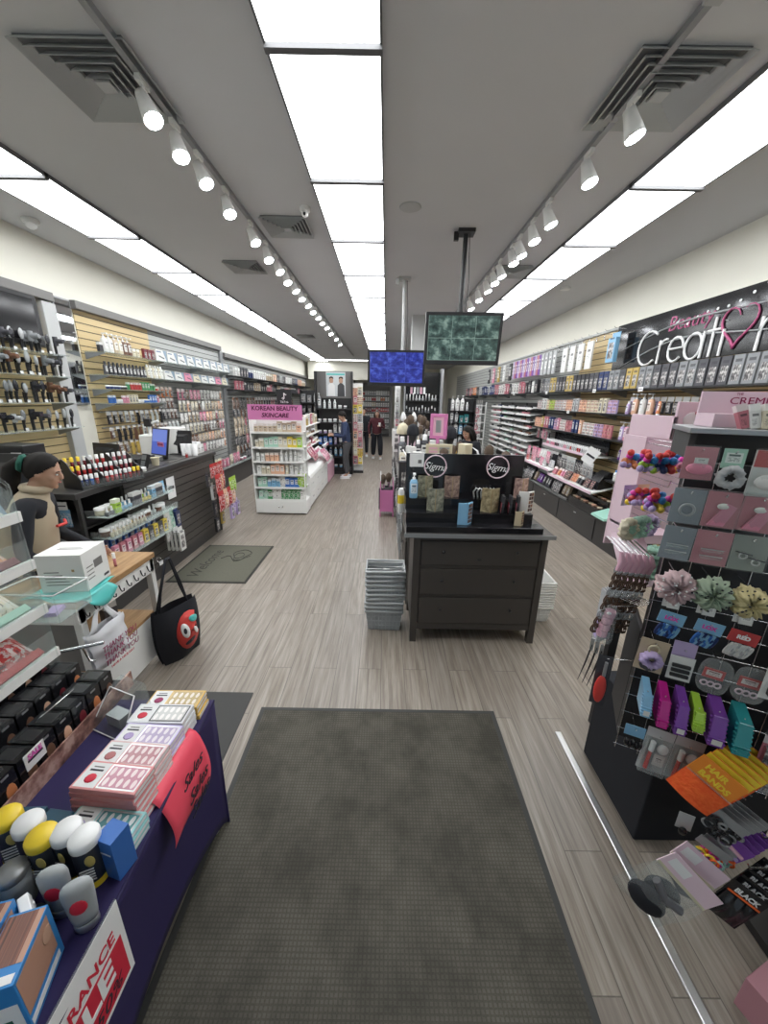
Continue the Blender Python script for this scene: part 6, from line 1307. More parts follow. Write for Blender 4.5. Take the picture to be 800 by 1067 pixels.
row(pick(['bottle','pump_bottle'], ['lilac','pink','white'], 606), (WR-.2, 4.7, 1.541), (0,.10,0), 8, BX, 'at near end of the third right shelf', 'lilac bottles on third right shelf', s=.95)
row(pick(['bottle','pump_bottle','label_carton'], ['pink','white','magenta','lilac'][:2]+['purple'], 607), (WR-.18, 4.68, 1.261), (0,.10,0), 8, BX, 'on the short pink-bottle shelf', 'bottles on the short right shelf', s=1.0)
L = row([('bottle','mint'), ('bottle','white'), ('bottle','orange'), ('bottle','white'), ('bottle','yellow'), ('bottle','white')], (WR-.2, 4.75, .951), (0,.12,0), 6, BX, 'on the lowest short right shelf', 'capped tubs on lowest short shelf', s=(1.2,1.2,.9))
for o, m_ in zip(L, ('green_glass','cap_white','orange_bright','cap_white','yellow','blue')):
    for ch in o.children: ch.data = ch.data.copy(); ch.data.materials[0] = MAT[m_]
# long hanging packs near the top
row([('long_pack','purple'), ('long_pack','rose'), ('long_pack','lilac')], (WR-.14, 8.9, 3.05), (0,.125,0), 15, BX, 'hanging at top of far right wall', 'long purple packs at top of right wall', s=(.9,1,1.05), sj=0)
row([('long_pack','silver')], (WR-.14, 8.15, 3.05), (0,.20,0), 4, BX, 'hanging beside the purple packs', 'silver long packs at top of right wall', s=(1.3,1,1.1))
row([('long_pack','white')], (WR-.16, 6.75, 3.03), (0,.30,0), 4, BX, 'hanging on the tan slatwall', 'white long packs at top of right wall', s=(1.9,1,1.08))
put('hang_box', (WR-.16, 6.05, 3.02), 'tall sky blue box hanging beside the black beauty sign', BX, 'sky', None, (2.4,2,1.9))
row([('long_pack','black'), ('long_pack','white'), ('long_pack','gold'), ('long_pack','pink')], (WR-.14, 10.95, 3.04), (0,.55,0), 5, BX, 'spaced along the top of far right wall', 'spaced long packs at far right', s=(2.0,1,1.1))
for i, y in enumerate([5.95+.24*k for k in range(14)]):
    b = M().tube([(0,0,0),(-.26,0,.02),(-.275,0,.04)], .004, 'chrome', 5).box(-.012,0,-.015,.015,-.03,.03,'chrome'); o = b.obj('peg_hook'); o.location = (WR, y, 3.08); tag(o, f'empty chrome peg hook at top of right wall, {ordn(i)} from the sign', 'hook', 'empty hooks at top of right wall')
# tester tray, hanging pouches, bins
def rtray(y0, y1, z, d, h, lab, mat='white_plastic', lip='pink_soft', tilt=.0):
    r = empty('tester_tray', (WR, (y0+y1)/2, z)); tag(r, lab, 'tester tray'); H_ = (y1-y0)/2
    M().hull([(-d,-H_,-.02),(0,-H_,-.02+tilt),(0,H_,-.02+tilt),(-d,H_,-.02),(-d,-H_,0),(0,-H_,tilt),(0,H_,tilt),(-d,H_,0)], mat).obj('tray', r); M().box(-d-.008,-d,-H_,H_,-.025,min(h,.018),lip).obj('front_lip', r)
    return r
rtray(5.75, 7.65, 1.24, .36, .02, 'white and pink lipstick tester tray on right wall', 'white_plastic', 'pink_pale')
o = M().box(-.02,0,-.95,.95,0,.22,'black_gloss').obj('tray_back'); o.location = (WR-.12, 6.7, 1.26); tag(o, 'black glossy back panel of the lipstick tester tray', 'panel')
for j in range(2): row(pick(['lip_gloss'], ['silver','red','rose','black','silver','pink'], 611+j), (WR-.31+.09*j, 5.85, 1.242+.0*j), (0,.062,0), 29, BX, f'in {("front","back")[j]} row of the lipstick tray', f'testers in {("front","back")[j]} of lipstick tray', s=(1.3,1.3,1.1))
row(pick(['hang_pouch','hang_card','hang_strand'], ['charcoal','silver','grey','clear','black'], 613), (WR-.30, 5.85, 1.12), (0,.11,0), 17, BX, 'hanging under the lipstick tray', 'packs under the lipstick tray', s=1.35)
row(pick(['hang_pouch','hang_card'], ['red','white','pink','black','rose'], 617), (WR-.22, 7.75, 1.5), (0,.14,0), 5, BX, 'hanging left of the lipstick tray', 'packs left of the lipstick tray', s=1.2)
row(pick(['folded_bag','hang_pouch'][:1], ['white','pink','red','silver'], 614), (WR-.34, 7.3, 1.12), (0,.14,0), 8, BX, 'in the pink heap right wall bin', 'pouches in pink bin', s=1.15, jit=.03)
for q_, (y0, y1, z, lab) in enumerate(((5.45, 7.0, .74, 'right wall bin of compacts with pale edge'), (7.0, 8.5, .80, 'right wall bin of white and pink pouches'))):
    rtray(y0, y1, z, .46, .05, lab, 'white_plastic', 'pink_pale', .12)
row(pick(['label_carton','palette_carton','carton'], ['peach','rose','orange','white','black','pink'], 621), (WR-.40, 5.6, .77), (0,.10,0), 14, BX, 'in front of the compact bin', 'boxes in front of compact bin', s=1.0, jit=.02, rot=(-.4,0,BX))
row(pick(['folded_bag','hang_pouch'][:1], ['charcoal','silver','white','black','rose'], 622), (WR-.24, 5.6, 1.00), (0,.13,0), 11, BX, 'at back of the compact bin', 'pouches at back of compact bin', s=1.0, jit=.02)
row(pick(['folded_bag'], ['pink','white','red','silver','charcoal'], 623), (WR-.36, 7.1, .98), (0,.13,0), 11, BX, 'in the white and pink bin', 'pouches in white and pink bin', s=1.05, jit=.03)
rtray(6.22, 8.45, .44, .42, .04, 'lowest right wall bin above the black base', 'black_metal', 'acrylic', .08)
row(pick(['folded_bag','window_carton','label_carton'], ['brown','charcoal','beige','silver','rose','purple','black'], 631), (WR-.37, 6.34, .47), (0,.14,0), 15, BX, 'in the lowest right bin', 'goods in the lowest right bin', s=1.1, jit=.02, rot=(-.3,0,BX))
for o in COL.objects:
    if o.get('group') == 'goods in the lowest right bin' and o.name.startswith('refill'): o.location.z += .2
r = empty('display_bin', (WR-.30, 5.72, .475)); tag(r, 'black tiered bin of brown compacts above the right base', 'display stand'); M().box(-.12,.2,-.45,.45,-.05,.06,'black_gloss').box(.02,.2,-.45,.45,.06,.16,'black_gloss').obj('steps', r, bevel=.004)
for j, (dx, dz2) in enumerate(((-.05,.06),(.08,.16))): row([('compact','beige'), ('compact','brown'), ('compact','peach')], (WR-.30+dx, 5.34, .475+dz2+.001), (0,.082,0), 10, BX, f'on the {("lower","upper")[j]} step of the black bin', f'compacts on {("lower","upper")[j]} step of black bin', s=1.2)
r = empty('black_case_display', (WR-.27, 5.6, .78)); tag(r, 'black rounded display case at the near end of compact bin', 'display stand'); M().prism([(-.10,0),(.14,0),(.14,.26),(.06,.27),(-.02,.22),(-.08,.12)], -.12, .12, 'black_gloss').obj('case', r, bevel=.006)
for o in COL.objects[-1:]: o.location.z = .0
r = empty('right_base', (WR, 6.8, 0)); tag(r, 'long black base cabinet under the right wall bins', 'base cabinet'); M().box(-.40,-.0,-2.2,2.2,.0,.42,'dark_laminate').obj('body', r, bevel=.005)
for k in range(3): d = M().box(-.412,-.401,-1.50+1.22*k,-.32+1.22*k,.04,.38,'dark_laminate').obj('door', r, bevel=.002); M().box(-.425,-.412,-.94+1.22*k,-.88+1.22*k,.30,.31,'silver').obj('handle', d)
r = empty('right_base', (WR, 10.8, 0)); tag(r, 'further black base cabinet under far right wall', 'base cabinet'); M().box(-.40,0,-1.75,2.1,0,.30,'dark_laminate').obj('body', r, bevel=.005)
o = put('price_card', (3.06, 5.52, 1.29), 'tilted white notice sheet hanging in front of the right wall shelves', BX+.5, None, None, (2.2,1,4.0), rot=(0,.5,BX+.75)); 
r = empty('mint_case', (WR-.46, 5.15, .42+.04)); tag(r, 'mint green see-through case lying at near end of base', 'case'); M().hull([(-.05,-.22,0),(.2,-.22,0),(.2,.12,0),(-.05,.12,0),(-.04,-.21,.03),(.19,-.21,.10),(.19,.11,.10),(-.04,.11,.03)], 'mint_clear').obj('case', r) if 'mint_clear' in MAT else (P('mint_clear', (.35,.62,.52), .15), M().hull([(-.05,-.22,0),(.2,-.22,0),(.2,.12,0),(-.05,.12,0),(-.04,-.21,.03),(.19,-.21,.10),(.19,.11,.10),(-.04,.11,.03)], 'mint_clear').obj('case', r))
for i, (y, z) in enumerate(((5.0,2.225), (6.1,2.225), (7.9,2.225), (6.85,1.885), (9.9,2.225), (8.9,1.885), (7.2,.86))): put('price_card', (WR-.33 if z > 1 else 3.10, y, z), 'small white price card on ' + ['the top right shelf near the sign','the top right shelf below the white packs','the top right shelf below the purple packs','the second right shelf middle','the top shelf above the tester towers','the second right shelf far end','the pale edged pouch bin'][i], BX, None, None, (1.2,1,.9))
# white tray columns (y 8.6 - 11.8)
for c_, (y0, n) in enumerate(((8.62,1),(9.75,1),(10.85,1))):
    r = empty('tester_tower', (WR, y0+.5, 0.02)); tag(r, f'wall tower of slanted white tester trays on the right, {ordn(c_)} from the near end', 'display rack', 'white tester towers')
    M().box(-.04,0,-.52,.52,.42,2.0,'black_metal').obj('back_panel', r)
    for k in range(9):
        z = .72+.145*k
        M().hull([(-.32,-.5,z-.012),(-.04,-.5,z+.02),(-.04,.5,z+.02),(-.32,.5,z-.012),(-.32,-.5,z-.0),(-.04,-.5,z+.032),(-.04,.5,z+.032),(-.32,.5,z)], 'white_plastic').box(-.33,-.32,-.5,.5,z-.025,z+.022,'white_plastic').obj('tray', r)
    for k in range(9):
        z = .72+.145*k
        row(pick(['compact','plain_carton'], [['rose','black','brown','charcoal'], ['mint','black','charcoal','grey'], ['black','rose','navy','charcoal']][c_], 700+10*c_+k), (WR-.27, y0+.07, z+.004), (0,.105,0), 9, BX, f'on {ordn(k)} tray of {ordn(c_)} tester tower', f'testers on {ordn(k)} tray of {ordn(c_)} tower', s=(1.3,1.5,.55))
    row(pick(['folded_bag','jar'], ['white','pink','silver','charcoal'], 760+c_), (WR-.3, y0+.08, .40), (0,.16,0), 6, BX, f'under the {ordn(c_)} tester tower', f'packs under {ordn(c_)} tester tower', s=1.1, rot=(-.2,0,BX))
r = empty('ladder_rack', (3.15, 13.2, 0), -.3); tag(r, 'tall white ladder-like rack with open shelves on far right', 'display rack'); 
for sx in (-.28,.28): M().box(sx-.02,sx+.02,-.12,.12,0,2.0,'white_plastic').obj('upright', r)
for k in range(7): M().box(-.28,.28,-.12,.12,.2+.28*k,.225+.28*k,'white_plastic').obj('shelf', r)
for k in range(6): row([('jar','silver'), ('bottle','rose'), ('carton','white')], (3.0, 13.16, .226+.28*k), (.12,-.03,0), 3, -.3, f'on {ordn(k)} shelf of white ladder rack', f'goods on {ordn(k)} ladder rack shelf', s=1.3, end='left')
hangrows([pick(['hang_pouch','hang_card'], ['charcoal','silver','teal','rose','white','black'], 770+k) for k in range(5)], 14.0, 18.5, .27, (2.05,1.75,1.45,1.15,.85), 'on far right wall', WR, BX, -1, 1.9)

# ================================================================ ANGLED ACCESSORY RACK (front right)
A0 = math.atan2(-.43, .90); O_ = Vector((1.03, 1.28, 0)); TT = Vector((math.cos(A0), math.sin(A0), 0)); NN = Vector((math.sin(A0), -math.cos(A0), 0))
def W(s, y, z): return O_+TT*s-NN*y+Vector((0,0,z))      # y grows away from the viewer
x = NT('rack_panel'); x.set(c=(.018,.018,.02), r=.5); x.bump(x.f('LESS_THAN', x.f('FRACT', x.f('MULTIPLY', x.xyz(x.coord('Object'))[2], 14)), .1), .5, .01)
r = empty('accessory_rack', O_, A0); tag(r, 'tall dark rack of hanging hair accessories at front right', 'display rack')
M().box(.03,.64,.06,.11,.60,1.86,'rack_panel').box(.03,.05,.11,.34,.60,1.12,'rack_panel').obj('panel_body', r, bevel=.004)
M().box(-.0,.66,.0,.26,1.957,1.975,'grey_metal').box(.01,.03,.03,.25,1.87,1.957,'charcoal_flat').box(.03,.64,.10,.25,1.86,1.957,'charcoal_flat').obj('top_box', r, bevel=.002); M().box(.25,.31,.11,.17,.60,1.86,'black_metal').obj('post', r)
b = M()
for z in [.56+.0925*k for k in range(15)]: b.tube([(.02,.055,z),(.65,.055,z)], .0022, 'chrome', 4)
for k in range(8): b.tube([(.03+.087*k,.055,.54),(.03+.087*k,.055,1.86)], .0022, 'chrome', 4)
b.obj('wire_grid', r)
r2 = M().box(-.22,.42,-.26,.22,0,.60,'black_plastic').obj('rack_base', bevel=.006); r2.location = (1.47, 1.53, 0); r2.data.materials[0] = MAT['black_cloth']; tag(r2, 'matt black square base under the accessory rack', 'base')
ROT = lambda roll=0, tilt=0: (tilt, roll, A0)
def item(name, s, z, lab, cat, y=-.06, roll=0, tilt=0, group=None):
    e = empty(name, W(s, y, z)); e.rotation_euler = ROT(roll, tilt); e.scale = (1.10, 1.2, 1.10); tag(e, lab, cat, group)
    L_ = .06+y+.0; M().tube([(0,-.012,.006),(0,-.004,.0),(0,.115,.0)], .0022, 'chrome', 5).obj('hook', e) if y < 0 else None
    return e
def tinted(b, name, par, c, **k):
    o = b.obj(name, par, **k); o.color = (*(COLS[c] if isinstance(c, str) else c), 1); return o
def bag(e, w, h, card, top=.0):      # clear bag in front and behind a card
    tinted(M().box(-w/2,w/2,.001,.003,-h,.012,'tint'), 'card', e, card)
    M().grid(lambda u, v: ((u-.5)*w*1.06, -.004-.016*math.sin(PI*u)*math.sin(PI*v)+.002*math.sin(23*u+9*v), -h*1.02+(h+.02)*v), 10, 10, 'clear_bag').obj('clear_wrap', e)
def pads(e, w, c, z0, n=2):
    for k in range(n):
        tinted(M().ell(((k-(n-1)/2)*w*.42, -.010, z0), (w*.20, .008, w*.20), 'tint_cloth', 12, 6), 'pad', e, c)
# --- rows of packs
e = item('sleep_mask_pack', .03, 1.905, 'pink padded pack in the top row, leftmost on the rack', 'hair accessory'); bag(e, .078, .085, 'rose'); tinted(M().ell((0,-.012,-.05), (.032,.008,.018), 'tint_cloth', 14, 6), 'mask', e, 'pink'); tinted(M().box(-.016,.016,-.016,-.014,-.035,-.018,'print_label'), 'label', e, 'white')
e = item('scrunchie_pack', .115, 1.905, 'white-green card with grey scrunchie, second in the top row of the rack', 'hair accessory'); tinted(M().box(-.026,.026,.001,.003,-.045,.012,'print_label'), 'card', e, 'mint'); 
tinted(M().grid(lambda u, v: (lambda p: (p[0]*.62, p[1]*.6-.01, p[2]*.62-.07))(scrunchie(seed=3)(u, v)), 36, 8, 'tint_cloth'), 'scrunchie', e, 'silver')
e = item('headband_pack', .205, 1.905, 'red and white headband pack in the top row at the photo edge', 'hair accessory'); bag(e, .075, .12, 'white'); tinted(M().box(-.035,.035,-.002,0,-.035,.012,'tint'), 'red_band', e, 'red'); tinted(M().ell((0,-.012,-.075), (.030,.008,.022), 'tint_cloth', 12, 6), 'headband', e, 'white'); tinted(M().ell((.02,-.02,-.06), (.009,.004,.007), 'tint_cloth', 8, 5), 'bow', e, 'red')
def packrow(z, L_, roll=0):
    for s, c, nm, lab, w, kind in L_:
        e = item(nm, s, z, lab, 'hair accessory', roll=roll+rnd.uniform(-.06,.06)); bag(e, w, .098, c)
        if kind == 'ring': M().tube([(.018*math.cos(t), -.008, -.052+.018*math.sin(t)) for t in [2*PI*k/18 for k in range(18)]], .004, 'grey_plastic', 5, True).obj('band', e)
        if kind == 'mitt': tinted(M().prism([(-.028,-.09),(.010,-.09),(.030,-.03),(.006,-.02)], -.012, -.004, 'tint_cloth'), 'mitt', e, 'pink'); tinted(M().ell((0,-.008,-.03), (.016,.006,.010), 'tint_cloth', 10, 6), 'mitt_cuff', e, 'white')
        if kind == 'bars':
            for k in range(2): M().tube([(-.026,-.008,-.05-.022*k),(.026,-.008,-.05-.022*k)], .005, 'clear_bag', 6).tube([(-.028,-.010,-.044-.022*k),(.028,-.010,-.044-.022*k)], .0015, 'silver', 4).obj('hair_bar', e)
        if kind == 'loops':
            for k in (-1,1): M().tube([(k*.016+.009*math.cos(t), -.008, -.058-k*.008+.009*math.sin(t)) for t in [2*PI*q/12 for q in range(12)]], .0025, 'silver', 5, True).tube([(k*.016-.02,-.01,-.045-k*.008),(k*.016+.02,-.01,-.052-k*.008)], .002, 'black_plastic', 4).obj('hair_pin', e)
        if kind == 'cloth': pads(e, w, 'white', -.05)
        M().ell((0,-.008,0), (.003,.002,.003), 'chrome', 8, 5).obj('eyelet', e)
GB = (.22,.25,.29)
packrow(1.765, [(.03, GB, 'hair_ring_pack', 'grey-blue bag with round band, leftmost of the second rack row', .080, 'ring'), (.122, 'rose', 'hair_mitt_pack', 'pink and white pack with pink mitt, middle of second rack row', .082, 'mitt'), (.215, 'rose', 'hair_mitt_pack', 'second pink mitt pack at right of the second rack row', .082, 'mitt')])
packrow(1.630, [(.03, GB, 'hair_bar_pack', 'grey-blue bag with clear bars, leftmost of the third rack row', .080, 'bars'), (.125, 'rose', 'hair_bar_pack', 'pink bag with clear bars in the third rack row', .088, 'bars'), (.222, (.26,.28,.25), 'hair_pin_pack', 'sage grey bag with silver loop pins in third rack row', .084, 'loops')])
def scr(s, z, c, lab, dot=None, bot=None, k=1.0):
    e = item('scrunchie', s, z, lab, 'scrunchie', y=-.09); tinted(M().grid(lambda u, v: (lambda p: (p[0]*k, p[1]*1.2-.01, p[2]*k-.035))(scrunchie(.026, .020, seed=int(s*100)+5)(u, v)), 64, 14, 'tint_cloth'), 'fabric', e, c)
    if dot:
        b = M(); r_ = random.Random(int(s*97)); fn = scrunchie(.026, .0206, seed=int(s*100)+5)
        for _ in range(34):
            p = fn(r_.random(), r_.uniform(.05,.45)+.0); b.ell((p[0]*k, p[1]*1.2-.01, p[2]*k-.035), (.0035,.002,.003), dot, 6, 4)
        tag(b.obj('spots', e), kind='stuff')
    for q in range(2): tinted(M().box(-.018+.012*q,.014+.012*q,.004-.008*q,.006-.008*q,-.115,-.070,'print_label'), 'tag_card', e, 'white')
scr(.045, 1.475, (.50,.36,.37), 'pink and white striped fluffy scrunchie, left of three on the rack', 'cap_white', k=1.15); scr(.145, 1.475, (.34,.42,.31), 'pale green scrunchie with black spots, middle of three', 'ink', k=1.1); scr(.245, 1.470, (.60,.52,.28), 'pale yellow scrunchie with black spots, right of three', 'ink', k=1.0)
def ties(s, z, cc, card, word, lab, cols):
    e = item('hair_tie_pack', s, z, lab, 'hair accessory', y=-.08, roll=.12); tinted(M().box(-.036,.036,-.004,-.002,-.030,.012,'tint'), 'card', e, card); text('lettering', word, .018, cc, e, (0,-.0045,-.010), (PI/2,0,0), .0003, bold=.001)
    for k in range(7):
        q = (k-3)*.0095; tinted(M().tube([(q*.8+.004*math.cos(t)-.004*0, -.008+.020*math.sin(t*1.0)*.5, -.055-.026*math.sin(t)*(1+.05*(k % 3))) for t in [2*PI*j/14 for j in range(14)]], .0042, 'tint_cloth', 6, True), 'tie', e, cols[k % len(cols)])
ties(.065, 1.315, 'magenta', 'sky', 'LOX', 'blue hair ties under a sky blue card, left pair on the rack', ['navy','blue','sky','blue']); ties(.175, 1.310, 'magenta', 'sky', 'LOX', 'blue hair ties under a sky blue card, right pair on the rack', ['blue','sky','navy','sky']); ties(.270, 1.300, 'ink_white', 'red', 'RED', 'white hair ties under a red card at right of the rack', ['white','white','silver'])
# row: kraft scrunchie card, black clips card, clear cases
e = item('bow_scrunchie_card', .045, 1.175, 'kraft card with lilac bow scrunchie on the rack', 'hair accessory', roll=.05); tinted(M().box(-.042,.042,.001,.003,-.115,.012,'tint'), 'card', e, 'beige'); tinted(M().ell((0,-.004,-.09), (.03,.001,.022), 'tint', 10, 4), 'print', e, 'charcoal')
tinted(M().grid(lambda u, v: (lambda p: (p[0]*.62, p[1]*.8-.01, p[2]*.55-.06))(scrunchie(seed=8)(u, v)), 40, 8, 'tint_cloth'), 'scrunchie', e, 'lilac'); M().tube([(.016*math.cos(t), -.006, -.022+.016*math.sin(t)) for t in [2*PI*k/14 for k in range(14)]], .0035, 'cream_card', 5, True).obj('ring', e)
e = item('bobby_pin_card', .135, 1.175, 'white card with three black clip strips under a pink card', 'hair accessory'); tinted(M().box(-.032,.032,.002,.004,-.04,.03,'tint'), 'pink_card', e, 'lilac'); tinted(M().box(-.034,.034,-.006,-.004,-.115,-.022,'tint'), 'card', e, 'white')
for k in range(3): M().box(-.026,.026,-.014,-.006,-.062-.019*k,-.050-.019*k,'black_plastic').obj('clip_strip', e, bevel=.002)
for s, lab in ((.235, 'clear oval clamshell with red card and rings'), (.335, 'second clear oval clamshell at right of the rack')):
    e = item('clamshell_pack', s, 1.165, lab, 'hair accessory', roll=.06); b = M(); 
    pts = [(.042*math.copysign(abs(math.cos(t))**.6, math.cos(t)), -.052+.062*math.copysign(abs(math.sin(t))**.6, math.sin(t))) for t in [2*PI*k/24 for k in range(24)]]
    b.prism(pts, -.022, -.002, 'clear_bag'); b.obj('clamshell', e, bevel=.004); tinted(M().box(-.028,.028,-.006,-.004,-.066,-.030,'print_label'), 'card', e, 'red')
    for q in (-1,0,1): M().tube([(q*.018+.009*math.cos(t), -.010, -.085+.009*math.sin(t)) for t in [2*PI*k/12 for k in range(12)]], .0028, 'pink_pale', 5, True).obj('ring', e)
e = item('white_card_pack', .385, 1.22, 'white printed card pack at right photo edge', 'hair accessory', y=-.10); tinted(M().box(-.035,.035,0,.002,-.12,.012,'print_label'), 'card', e, 'white'); M().box(-.02,.02,-.012,0,-.10,-.06,'black_plastic').obj('clip', e)
# long clip cases
for k, (s, c, w, h, lab, z) in enumerate(((.060,'sky',.024,.075,'sky blue ridged hair clip case, leftmost of the case row',.955), (.118,'magenta',.026,.098,'magenta ridged hair clip case on the rack',.955), (.175,'purple',.028,.105,'purple ridged hair clip case left of the lime one',.955), (.225,'lime',.024,.062,'small lime green hair clip case',.945), (.283,'purple',.036,.105,'wide purple ridged hair clip case',.955), (.355,'teal',.036,.110,'teal ridged hair clip case at right of the case row',.955))):
    cc = (.50,.02,.25) if c == 'magenta' else c
    e = item('clip_case', s, z, lab, 'hair clip case', y=-.05); w *= 1.25; b = M().hull([(-w*.5,-.05,-h),(w*.5,-.05,-h),(w*.5,.03,-h*.92),(-w*.5,.03,-h*.92),(-w*.42,-.03,0),(w*.42,-.03,0),(w*.42,.05,.02),(-w*.42,.05,.02)], 'tint_gloss')
    for q in range(7): b.box(-w*.5-.002,w*.5+.002,-.050+.004*q,-.040+.004*q,-h+.012+q*h*.125,-h+.018+q*h*.125,'tint_gloss')
    tinted(b, 'case', e, cc, bevel=.002); tinted(M().box(-w*.3,w*.3,-.0535,-.0525,-h+.01,-h+.03,'tint'), 'label', e, 'white' if k % 2 == 0 else cc)
e = item('claw_clip_pack', .055, .765, 'small sky blue card with black claw clips low on the rack', 'hair accessory'); tinted(M().box(-.032,.032,.0,.002,-.035,.012,'tint'), 'card', e, 'sky'); 
for k in range(5): M().ell((-.022+.011*k, -.012, -.055-.008*(k % 2)), (.008,.010,.018), 'black_gloss', 8, 6).obj('claw_clip', e)
for s, lab in ((.140, 'white blister card with red hair brush and round mirror'), (.235, 'second white blister card with red brush, further right')):
    e = item('brush_blister', s, .765, lab, 'hair accessory', roll=.04); tinted(M().box(-.042,.042,.0,.002,-.165,.03,'tint'), 'card', e, 'silver'); M().tube([(-.018,-.012,-.145),(-.018,-.012,-.06)], [.007,.006], 'red_cloth', 8).tube([(-.018,-.012,-.06),(-.018,-.012,-.02)], .009, 'cap_white', 8).obj('brush', e); M().ell((.016,-.008,-.045), (.018,.008,.022), 'cap_white', 12, 6).obj('mirror', e); tinted(M().box(.0,.034,-.003,-.001,-.13,-.08,'print_label'), 'label', e, 'white')
    M().hull([(-.04,-.022,-.16),(.04,-.022,-.16),(.04,0,-.16),(-.04,0,-.16),(-.04,-.022,-.01),(.04,-.022,-.01),(.04,0,-.01),(-.04,0,-.01)], 'clear_bag').obj('blister', e)
# filler columns beyond the photo edge on the same panel
for k in range(10):
    z = .78+.125*k; put('hang_card', W(.46, -.05, z), f'dark hanging pack on the right part of rack, {ordn(k)} from the bottom', A0, G.choice(('charcoal','rose','silver')), 'packs on right part of rack', .7); put('hang_card', W(.56, -.05, z), f'dark hanging pack at the right edge of rack, {ordn(k)} from the bottom', A0, G.choice(('charcoal','pink','black')), 'packs at right edge of rack', .7)
P('strand_brown', (.10,.055,.035), .5)
# left flank: strands, rollers, red brush, combs
for k in range(12):
    e = empty('hair_strand', W(-.115+.0125*k-.004*(k % 2), .03+.012*k, 1.475-.004*k), A0+.2); e.scale = (1.4, 1.4, 1.25); tag(e, f'hanging chain hair strand with pink top on left flank, {ordn(k)} from the left', 'hair accessory', 'chain hair strands')
    b = M(); n_ = 9
    for q in range(n_): b.tube([(.006*math.cos(t)-.035*(q/n_)**1.5, .003*math.sin(2*t), -.05-.028*q+.016*math.sin(t)) for t in [2*PI*j/10 for j in range(10)]], .0026, 'strand_brown' if q % 3 else 'grey_plastic', 4, True)
    b.obj('chain', e); M().tube([(0,0,.01),(.004,-.008,-.02),(-.004,-.012,-.05)], [.003,.008,.005], 'pink_soft', 6).obj('pink_top', e); M().tube([(0,0,.01),(0,.13,.01)], .002, 'chrome', 4).obj('hook', e)

e = empty('roller_pack', W(-.105, .03, 1.235), A0); tag(e, 'clear tube pack of pink rollers on the left flank of rack', 'hair accessory')
for k in range(4):
    b = M(); b.T = Matrix.Translation((-.012*k*.4, 0, -.022-.032*k)); b.lathe([(.020,-.014),(.022,0),(.020,.014)], 'pink_soft', 14); b.obj('roller', e)
M().lathe([(.024,-.155),(.027,-.14),(.027,.0),(.018,.012)], 'clear_bag', 14).obj('wrap', e); M().ell((-.008,-.026,-.01), (.009,.002,.007), 'cap_white', 8, 5).obj('eyelet', e); M().tube([(0,0,.01),(.09,.05,.01)], .002, 'chrome', 4).obj('hook', e)
for k in range(6):
    e = empty('comb_pack', W(-.130+.010*k, .10+.012*k, 1.27), A0+.3); tag(e, f'thin grey translucent comb pack behind the rollers, {ordn(k)} from the left', 'comb', 'grey comb packs'); tinted(M().box(-.002,.002,-.025,.025,-.24,.01,'tint_gloss'), 'wrap', e, 'silver'); M().box(-.003,.003,-.012,.012,-.22,-.10,'lavender').obj('comb', e); M().tube([(0,0,0),(.10,-.10,.0)], .002, 'chrome', 4).obj('hook', e)
e = empty('paddle_brush', W(-.08, .03, .985), A0); e.scale = (1.15,1.15,1.15); tag(e, 'red paddle brush in long blister on left flank of rack', 'hairbrush'); tinted(M().box(-.028,.022,.002,.004,-.20,.02,'tint_gloss'), 'card', e, 'charcoal'); M().tube([(0,-.01,0),(.0,-.01,-.06)], .006, 'grey_metal', 8).obj('handle', e); M().ell((-.004,-.012,-.12), (.020,.010,.062), 'red_cloth', 14, 8).obj('brush_head', e); M().tube([(0,0,.01),(.10,.04,.01)], .002, 'chrome', 4).obj('hook', e)
for k in range(3):
    e = empty('tail_comb', W(-.140+.02*k, .06, 1.03-.01*k), A0); tag(e, f'dark pointed tail comb at far left of rack, {ordn(k)} from the left', 'comb', 'tail combs'); M().tube([(0,0,0),(-.012,0,-.10),(-.028,0,-.20)], [.004,.0035,.001], 'black_plastic', 6).obj('handle', e); M().box(-.008,.006,-.003,.003,-.03,.03,'silver').obj('comb_head', e)
# ---- pink stand behind the rack with pom hair ties
r = empty('pink_stand', (1.40, 1.93, 0), .0); M().box(.0,.05,.012,.05,.0,1.9,'black_metal').obj('post', r); tag(r, 'pale pink hair accessory stand with header behind the rack', 'display stand')
M().box(-.17,.20,.0,.012,1.30,1.93,'pink_pale').box(-.17,-.160,-.16,.0,1.34,1.90,'pink_pale').obj('board', r, bevel=.002); M().box(-.16,.20,-.30,-.285,1.90,2.06,'pink_pale').box(-.16,-.15,-.3,0,1.90,2.0,'pink_pale').box(.19,.20,-.3,0,1.9,2.0,'pink_pale').obj('header', r, bevel=.002)
text('lettering', 'CREME', .045, 'lavender', r, (.08,-.3015,1.985), (PI/2,0,0), .0006, bold=.001); text('lettering', 'the', .018, 'lavender', r, (.0,-.3015,2.025), (PI/2,0,0), .0006)
M().ell((-.095,-.302,1.985), (.038,.003,.034), 'paper', 16, 8).ell((-.075,-.306,2.015), (.016,.003,.011), 'red_ink', 10, 5).obj('header_badge', r)
M().hull([(-.33,-.45,1.27),(-.12,-.45,1.27),(-.10,-.16,1.42),(-.25,-.16,1.42),(-.33,-.45,1.275),(-.12,-.45,1.275),(-.10,-.16,1.425),(-.25,-.16,1.425)], 'pink_pale').obj('tray_flap', r); M().box(-.17,.0,-.27,-.01,1.44,1.45,'pink_pale').obj('shelf', r)
for j, z in enumerate((1.87, 1.70, 1.52)):
    b = M()
    for k in range(3): b.tube([(-.14+.05*k,.0,z+.012*k),(-.155+.05*k,-.34,z+.012*k),(-.155+.05*k,-.35,z+.03+.012*k)], .003, 'chrome', 5)
    b.obj('hook_set', r)
